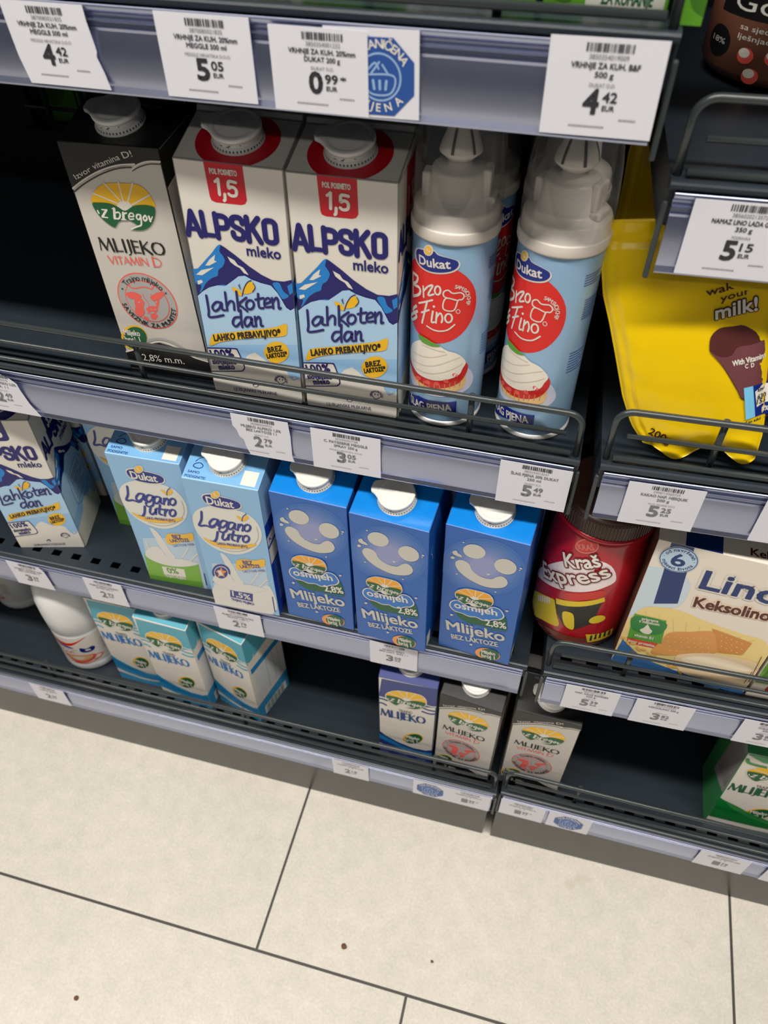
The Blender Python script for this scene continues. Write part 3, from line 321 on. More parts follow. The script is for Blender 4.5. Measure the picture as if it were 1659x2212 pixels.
'alpsko35':[('p','alpnavy',1,[(-16.9,200.2),(-15.9,175),(-15.1,172.6),(-12,171.5),(6.5,171.8),(9.5,172.8),(11.2,175.6),(10.9,199.6)]),('k','white',3,2.23,[(-10.25,186.68),(-9.59,188.01),(-7.61,188.38),(-5.84,187.4),(-5.79,184.92),(-7.05,183.62),(-8.41,183.56)],0),('k','white',3,2.23,[(-7.05,183.62),(-5.75,182.21),(-5.86,179.5),(-7.12,178.2),(-9.24,178.18),(-10.4,179.47),(-10.57,180.83)],0),('k','white',3,2.23,[(-2.96,178.26),(-3.26,174.63),(-3.91,173.58)],0),('k','white',3,2.23,[(4.83,187.53),(0.6,187.7),(0.11,183.09),(1.35,183.95),(3.16,183.87),(4.47,182.46),(4.53,180.2),(3.85,178.43),(2.15,177.71),(0.65,177.88),(-0.37,178.83)],0),('k','white',3,2.23,[(-7.85,188.61),(-8.3,177.57)],0),('k','white',3,2.23,[(-4.39,178.32),(-4.72,174.69),(-5.47,173.64)],0),('k','white',3,2.23,[(4.64,187.53),(-0.3,187.74),(-0.84,183.13),(0.61,183.98),(2.72,183.89),(4.25,182.47),(4.34,180.21),(3.56,178.44),(1.59,177.73),(-0.17,177.92),(-1.37,178.87)],0),('k','alpnavy',3,4.15,[(-37.32,144.29),(-32.59,162.67)],0),('k','alpnavy',3,4.15,[(-32.59,162.67),(-27.28,144.45)],0),('k','alpnavy',3,3.53,[(-35.52,149.44),(-29.25,149.54)],0),('k','alpnavy',3,4.15,[(-24.43,162.79),(-24.16,145.41)],0),('k','alpnavy',3,3.53,[(-24.17,145.96),(-17.02,146.07)],0),('k','alpnavy',3,4.15,[(-14.4,162.95),(-14.11,144.66)],0),('k','alpnavy',3,4.15,[(-14.38,161.67),(-9.36,161.75),(-6.45,160.33),(-5.9,157.6),(-6.35,154.29),(-9.22,152.79),(-14.23,152.71)],0),('k','alpnavy',3,4.15,[(5.51,158.14),(5.22,160.52),(3.44,162.14),(0.05,162.08),(-2.06,160.4),(-2.26,157.29),(-0.72,155.3),(3.58,153.35),(5.49,151.37),(5.67,148.26),(3.69,146.03),(0.18,145.98),(-1.85,147.59),(-2.27,150.33)],0),('k','alpnavy',3,4.15,[(9.07,163.32),(9.36,145.03)],0),('k','alpnavy',3,4.15,[(17.48,163.45),(10.47,154.19)],0),('k','alpnavy',3,4.15,[(12.58,155.69),(18.27,145.17)],0),('k','alpnavy',3,4.15,[(21.82,158.4),(22.04,160.78),(24.02,162.46),(27.53,162.52),(29.56,160.9),(29.85,158.53),(29.98,150.47),(29.77,148.09),(27.79,146.41),(24.27,146.36),(22.24,147.97),(21.95,150.35)],1),('t','alpnavy',3,'mleko',6.4,133.6,25.6,8.08,1,'b'),('p','alpnavy',1,[(-40.8,115),(-34.7,117.2),(-28.3,124.2),(-22.1,131),(-15.9,138.3),(-13.9,139.3),(-11,137.9),(-3.1,132.3),(6,125),(15.4,119),(23.8,115.5),(32.6,115.8),(41,119),(42.2,82.2),(-40.8,82.3)]),('s','alpblue',2,[(-40.6,115),(-34.7,117.2),(-29.1,123.4),(-22.1,131),(-16.7,137.6),(-13.9,139.1),(-15.1,133.9),(-13.3,130.9),(-12,127.1),(-14.4,121.7),(-18.3,118.2),(-19.8,113.2),(-24.8,110.4),(-30.2,105.5),(-34.6,98.5),(-36.7,96.7),(-34.6,102.7),(-38.9,104.2)]),('p','white',3,[(-9.5,130.7),(-4.3,128.2),(-2.2,124.8),(1.7,123.1),(3.9,120),(5.3,117.3),(1.7,118.6),(-0.7,122.1),(-4.8,124.1),(-7.7,126.4)]),('p','white',3,[(-28.3,120.6),(-24.2,126.1),(-19,130.8),(-20.4,125.9),(-18.5,125.2),(-25,121)]),('p','white',3,[(-37.2,111.7),(-32.2,116.2),(-26.8,118.1),(-21.6,119.9),(-27.2,115.6),(-32.3,111.8)]),('p','white',3,[(-37.2,106.4),(-33.4,107.8),(-32.7,105.7),(-36.9,103.1)]),('s','alpblue',2,[(23.5,112.7),(28.7,114.2),(31.3,107.7),(35.4,103.9),(30.3,100.6),(27.8,104.4)]),('p','alpblue',2,[(34.8,112.4),(38.9,115.7),(38.9,107.5),(36.1,105)]),('s','alpblue',2,[(-22.6,103.8),(-17,106),(-12.6,105.3),(-20.2,102)]),('p','sky',4,[(-39.7,92.4),(-34.1,97.8),(-28.1,102.1),(-21.1,104.9),(-14.5,105.4),(-8.6,110.3),(-2.8,115.3),(2.2,116.5),(7.8,113.8),(14.6,112.1),(22.1,111.1),(26.6,105.6),(29.9,99.1),(32.6,93.5),(35.7,91.6),(39.1,94.1),(41.8,99.5),(42.6,70.3),(41.7,23.6),(-40.6,23.7)]),('p','skylow',5,[(-38.5,47.2),(41.2,60.9),(41.7,23.6),(-40.6,23.7)]),('p','white',6,[(-39.6,29.7),(-26.8,31.5),(-13.6,34.9),(-8.7,37.4),(-4.1,43.1),(1.9,46.6),(6.3,43.4),(11.4,39.1),(21.8,39.6),(26.4,36.7),(28.9,28.8),(32.3,23.2),(37.1,25.8),(41.5,32),(38.5,0.2),(-38.9,-0.3)]),('k','alpnavy',8,2.1,[(-31.7,94.6),(-31.7,88.1),(-31.9,80.7),(-32.5,75.3),(-26.9,76.1),(-20,78.7)],0),('k','alpnavy',8,2.06,[(-20.7,90.1),(-24.5,89.8),(-28.2,85),(-26.7,81.5),(-22.7,84.4),(-19.9,90.2),(-20.3,84.3),(-18,83.5)],0),('k','alpnavy',8,2.03,[(-15.6,99.9),(-15.9,90.6),(-16.1,83.8)],0),('k','alpnavy',8,2.02,[(-15.8,88),(-12.5,92.5),(-9.9,91.8),(-10.1,85.1)],0),('k','alpnavy',8,2.02,[(-6.2,102.1),(-6.5,92),(-6.7,84.7)],0),('k','alpnavy',8,2.03,[(1.3,97.8),(-5.6,91),(-3.1,88.9),(0.6,85.6)],0),('k','alpnavy',8,2.01,[(11.2,102.6),(10.7,91.1),(14.2,90.6)],0),('k','alpnavy',8,1.98,[(8.5,97.2),(15.2,99.6)],0),('k','alpnavy',8,1.98,[(15.5,94.3),(20.5,97.3),(19,100.2),(15.8,97.2),(15.8,91.9),(20.8,92.8)],0),('k','alpnavy',8,2,[(22.1,100.7),(22.2,91.6)],0),('k','alpnavy',8,1.97,[(22.5,97.1),(25.5,101.5),(26.8,98.6),(26.7,92.3),(28.3,92.8)],0),('k','alpnavy',8,2.1,[(-6.3,79.1),(-10.8,77.8),(-13.1,72.5),(-10.8,69.7),(-6.4,74.3)],0),('k','alpnavy',8,2.07,[(-4.9,85.7),(-5.5,77.5),(-5.5,69.9)],0),('k','alpnavy',8,2.08,[(2.9,80.3),(-0.9,79.7),(-3.1,74.9),(-1.7,71.2),(2,75.1),(3.4,80.1),(3.1,73.2),(4.6,72.5)],0),('k','alpnavy',8,2.08,[(6.2,81.5),(6.3,72.8)],0),('k','alpnavy',8,2.05,[(6.6,78.3),(9.2,81.9),(10.5,79.8),(10.4,74.1),(12,74)],0),('k','alpnavy',8,2.02,[(6.7,92.3),(5.4,89.3),(3,87.7),(0.9,88.6),(0.3,91.3),(1.6,94.4),(4,95.9),(6.1,95.1)],1),('s','yellow',7,[(-1.5,101.4),(0.1,106.5),(4,110.8),(7.7,112.2),(9.4,108.6),(7.9,104.7),(3.4,101.5)]),('s','yellow',7,[(-9.6,105.2),(-4.6,104.3),(-1.7,100.5),(-3.2,98.5),(-7.6,101)]),('k','alpnavy',8,0.8,[(-1.9,99),(0.5,105.9),(3.7,111.2),(7.1,113.5)],0),('k','alpnavy',8,0.67,[(8.2,111.4),(9.5,107.9),(7,103.8)],0),('k','alpnavy',8,0.54,[(-2.3,104.7),(-3.8,108)],0),('k','alpnavy',8,0.54,[(-2.9,105.1),(-2.9,108.8)],0),('s','yellow',7,[(-36.3,46.9),(-34.4,55),(-30.7,59.3),(-15.2,63.6),(5.9,69.5),(22.4,74.5),(31.3,79),(31.5,73),(28.9,67.4),(11.9,63),(-9.1,57.9),(-26.5,52.1)]),('t','black',9,'LAHKO PREBAVLJIVO*',-31.5,52.5,59.4,5.71,14.6,'bci'),('p','yellow',7,[(31.4,52.1),(30.6,48.7),(28.9,45.5),(26.3,42.6),(23.1,40.5),(19.8,39.4),(16.5,39.3),(13.6,40.4),(11.4,42.4),(10.2,45.1),(10,48.4),(10.9,51.8),(12.8,55),(15.4,57.8),(18.5,59.7),(21.8,60.8),(25,60.9),(27.8,59.9),(29.9,58),(31.2,55.3)]),('t','black',9,'BREZ',13.9,48.9,12.8,4.75,18.4,'bci'),('t','black',9,'LAKTOZE*',12.5,42.8,18.2,4.08,18.1,'bci'),('p','white',7,[(-39,44.2),(-16.1,47.5),(-12.7,45.9),(-9,31.1),(-10.4,26.8),(-14.2,24.8),(-38.6,20.3)]),('k','alpnavy',8,1.09,[(-39,44.2),(-16.1,47.5),(-12.7,45.9),(-9,31.1),(-10.4,26.8),(-14.2,24.8),(-38.6,20.3)],0),('t','alpnavy',9,'100%',-36.2,35.2,20.1,7.18,11.9,'bc'),('t','alpnavy',9,'slovensko',-36.4,28.5,21.3,4.95,9.3,'bc'),('t','alpnavy',9,'mleko',-31.5,23.3,14.3,5.55,13,'bc'),('a','alpnavy',9,'IZBRANA KAKOVOST',22,21.6,4.3,200,-20,2.03,0,'b'),('p','alpnavy',9,[(21.4,22.9),(21.2,22.2),(20.8,21.9),(20.4,22.1),(20.3,22.7),(20.5,23.3),(20.9,23.6),(21.3,23.4)]),('p','alpnavy',9,[(23.9,22.7),(23.7,22),(23.3,21.7),(22.9,21.9),(22.8,22.4),(23,23.1),(23.4,23.4),(23.8,23.2)]),('k','alpnavy',9,0.63,[(18.9,20.2),(21.2,17.7),(25,20.1)],0),('p','white',9,[(35.6,27.2),(35.4,26.4),(34.8,25.7),(34.1,25.4),(33.4,25.5),(32.9,25.9),(32.8,26.7),(33.1,27.5),(33.6,28.1),(34.3,28.5),(35,28.4),(35.5,27.9)]),('t','alpnavy',9,'LJUBLJANSKE MLEKARNE',-21.4,3.3,38.7,3.43,2.7,''),('p','alpnavy',8,[(1.6,13.3),(1.2,12.3),(0.4,11.4),(-0.7,10.8),(-1.9,10.6),(-2.9,10.8),(-3.6,11.4),(-3.7,12.3),(-3.4,13.3),(-2.5,14.1),(-1.4,14.7),(-0.3,15),(0.8,14.8),(1.4,14.2)]),('p','white',9,[(0.7,12.4),(0.4,11.9),(-0.3,11.3),(-1.3,11),(-2.2,11),(-2.9,11.2),(-3.1,11.7),(-2.8,12.3),(-2,12.8),(-1,13.1),(-0.1,13.2),(0.5,12.9)])],
'alpside':[('k','alpnavy',3,4.15,[(-37.32,144.29),(-32.59,162.67)],0),('k','alpnavy',3,4.15,[(-32.59,162.67),(-27.28,144.45)],0),('k','alpnavy',3,3.53,[(-35.52,149.44),(-29.25,149.54)],0),('k','alpnavy',3,4.15,[(-24.43,162.79),(-24.16,145.41)],0),('k','alpnavy',3,3.53,[(-24.17,145.96),(-17.02,146.07)],0),('k','alpnavy',3,4.15,[(-14.4,162.95),(-14.11,144.66)],0),('k','alpnavy',3,4.15,[(-14.38,161.67),(-9.36,161.75),(-6.45,160.33),(-5.9,157.6),(-6.35,154.29),(-9.22,152.79),(-14.23,152.71)],0),('k','alpnavy',3,4.15,[(5.51,158.14),(5.22,160.52),(3.44,162.14),(0.05,162.08),(-2.06,160.4),(-2.26,157.29),(-0.72,155.3),(3.58,153.35),(5.49,151.37),(5.67,148.26),(3.69,146.03),(0.18,145.98),(-1.85,147.59),(-2.27,150.33)],0),('k','alpnavy',3,4.15,[(9.07,163.32),(9.36,145.03)],0),('k','alpnavy',3,4.15,[(17.48,163.45),(10.47,154.19)],0),('k','alpnavy',3,4.15,[(12.58,155.69),(18.27,145.17)],0),('k','alpnavy',3,4.15,[(21.82,158.4),(22.04,160.78),(24.02,162.46),(27.53,162.52),(29.56,160.9),(29.85,158.53),(29.98,150.47),(29.77,148.09),(27.79,146.41),(24.27,146.36),(22.24,147.97),(21.95,150.35)],1),('t','alpnavy',3,'mleko',6.4,133.6,25.6,8.08,1,'b'),('p','alpnavy',1,[(-40.8,115),(-34.7,117.2),(-28.3,124.2),(-22.1,131),(-15.9,138.3),(-13.9,139.3),(-11,137.9),(-3.1,132.3),(6,125),(15.4,119),(23.8,115.5),(32.6,115.8),(41,119),(42.2,82.2),(-40.8,82.3)]),('s','alpblue',2,[(-40.6,115),(-34.7,117.2),(-29.1,123.4),(-22.1,131),(-16.7,137.6),(-13.9,139.1),(-15.1,133.9),(-13.3,130.9),(-12,127.1),(-14.4,121.7),(-18.3,118.2),(-19.8,113.2),(-24.8,110.4),(-30.2,105.5),(-34.6,98.5),(-36.7,96.7),(-34.6,102.7),(-38.9,104.2)]),('p','white',3,[(-9.5,130.7),(-4.3,128.2),(-2.2,124.8),(1.7,123.1),(3.9,120),(5.3,117.3),(1.7,118.6),(-0.7,122.1),(-4.8,124.1),(-7.7,126.4)]),('p','white',3,[(-28.3,120.6),(-24.2,126.1),(-19,130.8),(-20.4,125.9),(-18.5,125.2),(-25,121)]),('p','white',3,[(-37.2,111.7),(-32.2,116.2),(-26.8,118.1),(-21.6,119.9),(-27.2,115.6),(-32.3,111.8)]),('p','white',3,[(-37.2,106.4),(-33.4,107.8),(-32.7,105.7),(-36.9,103.1)]),('s','alpblue',2,[(23.5,112.7),(28.7,114.2),(31.3,107.7),(35.4,103.9),(30.3,100.6),(27.8,104.4)]),('p','alpblue',2,[(34.8,112.4),(38.9,115.7),(38.9,107.5),(36.1,105)]),('s','alpblue',2,[(-22.6,103.8),(-17,106),(-12.6,105.3),(-20.2,102)]),('p','sky',4,[(-39.7,92.4),(-34.1,97.8),(-28.1,102.1),(-21.1,104.9),(-14.5,105.4),(-8.6,110.3),(-2.8,115.3),(2.2,116.5),(7.8,113.8),(14.6,112.1),(22.1,111.1),(26.6,105.6),(29.9,99.1),(32.6,93.5),(35.7,91.6),(39.1,94.1),(41.8,99.5),(42.6,70.3),(41.7,23.6),(-40.6,23.7)]),('p','skylow',5,[(-38.5,47.2),(41.2,60.9),(41.7,23.6),(-40.6,23.7)]),('p','white',6,[(-39.6,29.7),(-26.8,31.5),(-13.6,34.9),(-8.7,37.4),(-4.1,43.1),(1.9,46.6),(6.3,43.4),(11.4,39.1),(21.8,39.6),(26.4,36.7),(28.9,28.8),(32.3,23.2),(37.1,25.8),(41.5,32),(38.5,0.2),(-38.9,-0.3)]),('k','alpnavy',8,0.44,[(-15.2,92.1),(26.8,93.6),(28.5,52.4),(-14.4,49.7),(-15.2,92.1)],0),('k','alpnavy',8,0.69,[(-11.8,87.6),(22.5,89.3)],0),('k','alpnavy',8,0.7,[(-11.7,83.5),(22.8,85.4)],0),('k','alpnavy',8,0.71,[(-11.6,79.3),(15,80.2)],0),('k','alpnavy',8,0.71,[(-11.6,75.2),(23.4,77.5)],0),('k','alpnavy',8,0.71,[(-11.5,70.9),(23.6,73.5)],0),('k','alpnavy',8,0.72,[(-11.4,66.7),(15.8,68.1)],0),('k','alpnavy',8,0.72,[(-11.3,62.4),(24.2,65.4)],0),('k','alpnavy',8,0.73,[(-11.2,58),(24.5,61.3)],0),('k','alpnavy',8,0.74,[(-11.1,53.6),(16.5,55.7)],0)],
'lagano0':[('p','palesky',1,[(-30.2,74.7),(32.8,90.6),(31.6,-1.6),(-39.8,-2.1)]),('s','cream',2,[(-36.8,149),(-28.5,159.6),(-15.3,166.7),(0.1,168.1),(16.6,167),(28.2,161),(34.7,147.4),(34.1,131.7),(26.6,116.1),(13.8,103.8),(-1.5,97.2),(-16.9,99.3),(-29,106.9),(-36.6,119.1),(-39.3,134.3)]),('k','sealgrey',3,0.72,[(31,147.8),(30.8,132.3),(22.6,117),(10.6,106.8),(-2.3,102),(-15.8,103.7)],0),('s','white',3,[(-22.1,179.1),(-18.3,183.2),(-8.9,186),(-1.6,184),(7.9,182.9),(16.9,180.2),(19.3,175.4),(16.5,170),(7.8,166.4),(-2.4,165.3),(-13.9,166.8),(-20.9,171.8)]),('s','dukatblue',4,[(-21.1,178.3),(-17.6,181.9),(-8.8,184.4),(-1.8,182.8),(7.2,182.1),(15.9,179.9),(18.2,175.9),(15.7,171.2),(7.5,168),(-2.1,166.9),(-13.1,167.9),(-19.8,172)]),('t','white',5,'Dukat',-17.4,169.9,28.1,10.17,1,'b'),('p','white',5,[(-1.2,185.8),(-1.9,184),(-3.1,182.2),(-4.5,180.7),(-6.1,179.6),(-7.8,178.9),(-9.3,178.9),(-10.5,179.4),(-11.3,180.5),(-11.6,181.9),(-11.4,183.7),(-10.6,185.5),(-9.5,187.2),(-8.1,188.7),(-6.4,189.8),(-4.8,190.4),(-3.3,190.5),(-2.1,190),(-1.3,188.9),(-1,187.5)]),('p','gold',6,[(-2.1,185.8),(-2.7,184.2),(-3.7,182.7),(-4.9,181.4),(-6.3,180.4),(-7.7,179.9),(-9,179.9),(-10,180.3),(-10.7,181.2),(-10.9,182.5),(-10.7,184),(-10.1,185.6),(-9.1,187.1),(-7.9,188.4),(-6.5,189.4),(-5.1,189.9),(-3.9,189.9),(-2.9,189.5),(-2.2,188.6),(-2,187.3)]),('k','white',7,1.29,[(-7.1,187.1),(-7,184.1),(-5,183.3)],0),('k','lagblue',4,2.66,[(-26.3,156.4),(-28.6,144.5),(-33,134.5),(-25.2,136.3),(-19.7,134.9),(-15.6,137.4)],0),('k','lagblue',4,2.63,[(-10.1,148.4),(-15.1,148.3),(-20.3,141.5),(-19.3,136.6),(-13.5,141),(-9.7,148.5),(-11.5,139.9),(-9.1,138.9)],0),('k','lagblue',4,2.62,[(-0.3,148.1),(-5.1,148.5),(-8.9,142.5),(-7.8,137.6),(-2.4,142.5),(0.6,148.8),(-2.5,135.7),(-7.7,130.4),(-11.3,131.6)],0),('k','lagblue',4,2.62,[(7.6,147.8),(3.1,147.8),(-0.3,141.9),(0.9,137),(5.3,141.1),(8.3,147.5),(6.5,139.9),(8.1,138.7)],0),('k','lagblue',4,2.63,[(12,147.3),(9.5,138)],0),('k','lagblue',4,2.6,[(10.9,142.4),(14.8,147.9),(16.5,145.2),(14.6,138.4)],0),('k','lagblue',4,2.75,[(-13.7,129.5),(-16.9,118.4),(-20.7,112.9),(-24.3,112.6)],0),('k','lagblue',4,2.7,[(-7.3,128.9),(-9.9,121.4),(-8.2,118.6),(-3.7,122.8),(-1.4,129.2),(-3.5,120.2)],0),('k','lagblue',4,2.69,[(4.8,135.9),(0.9,122.6),(3.6,120.8)],0),('k','lagblue',4,2.66,[(-0.2,129.5),(7.2,129.6)],0),('k','lagblue',4,2.7,[(9.4,130.2),(6.5,119.9)],0),('k','lagblue',4,2.66,[(8.1,125.1),(11.5,130.1),(14.1,129.7)],0),('k','lagblue',4,2.6,[(24,144.9),(22.2,141.1),(19.5,139),(17.4,139.9),(17.2,143.4),(19,147.2),(21.7,149.2),(23.8,148.3)],1),('k','lagblue',4,2.67,[(20.2,127.4),(18.3,123.4),(15.5,121.3),(13.4,122.2),(13.3,125.8),(15.1,129.7),(17.9,131.9),(20,130.9)],1),('p','lagblue',4,[(-8.9,135.8),(-9.6,134.3),(-10.7,133.2),(-11.9,132.9),(-12.6,133.6),(-12.5,135),(-11.8,136.5),(-10.7,137.6),(-9.5,137.9),(-8.8,137.2)]),('s','gold',5,[(-32.1,116.2),(-19.6,112.4),(0.2,113),(26.6,121.5),(20.1,114.6),(5.1,108.5),(-11.3,105.9),(-24.6,108.5)]),('t','lagblue',6,'LAKO PROBAVLJIVO',-17.3,109.6,34.6,3.63,6.1,'b'),('s','gold',4,[(17.4,156.1),(22.1,162.6),(24.4,160.6),(21.9,156.1),(18.2,153.7)]),('s','gold',4,[(11.1,159.7),(14.8,159.2),(17.3,155.5),(14.5,153.9)]),('k','lagblue',5,0.88,[(16.4,153.3),(18.3,160),(22.6,165.2)],0),('s','gold',3,[(-1,83.5),(1.6,89),(9.4,92.6),(21.6,94),(32.5,98.9),(32.9,91.2),(30.2,85.7),(19,81.4),(7.4,74.4),(-1,72.8)]),('t','lagblue',4,'BEZ',8.1,84.1,11.3,5.92,11.4,'b'),('t','lagblue',4,'LAKTOZE',3.9,76.7,24.2,4.9,16.9,'b'),('t','lagblue',4,'LACTOSE FREE',5.7,69.6,27.9,3.22,19.6,''),('s','milk',2,[(-16.8,95.7),(-9.9,91.2),(-4.5,75.4),(-0.8,60.2),(3.1,50.1),(-4.2,45.2),(-11,60.5),(-14.6,80.1)]),('s','milk',3,[(-34.4,43.9),(-27,58.5),(-17.3,64.6),(-11.1,60.2),(-8,51.4),(1.6,47.9),(12.3,49.5),(24.3,47.9),(29.6,45.7),(13.8,37.1),(-3.8,32.9),(-21.3,34.4)]),('k','milk',3,1.76,[(10.6,51.2),(20,67.1),(23.4,73.9)],0),('k','milk',3,1.77,[(20.1,47.7),(28.8,60.6),(32.6,64.5)],0),('k','milk',3,1.77,[(-27.2,57.8),(-27.3,69.6)],0),('p','lime',2,[(-35.5,47.8),(-25.4,39.5),(-9.7,34.7),(9.6,36.5),(29.6,45.7),(27.5,1.5),(-39.9,-0.8)]),('p','limelow',3,[(-39.1,7.9),(26.9,11.8),(27.5,1.5),(-39.9,-0.8)]),('p','white',3,[(-18.2,29),(9.4,30.9),(8.7,16.1),(-18.6,14.3)]),('t','limetext',4,'0%',-12.3,18.6,13.5,9.1,7.6,'b'),('t','white',4,'TRAJNO MLIJEKO',-18.1,9.9,26.7,4.41,3.5,'b'),('k','dukatblue',3,1.35,[(33.2,29.6),(32.4,8.5)],0)],
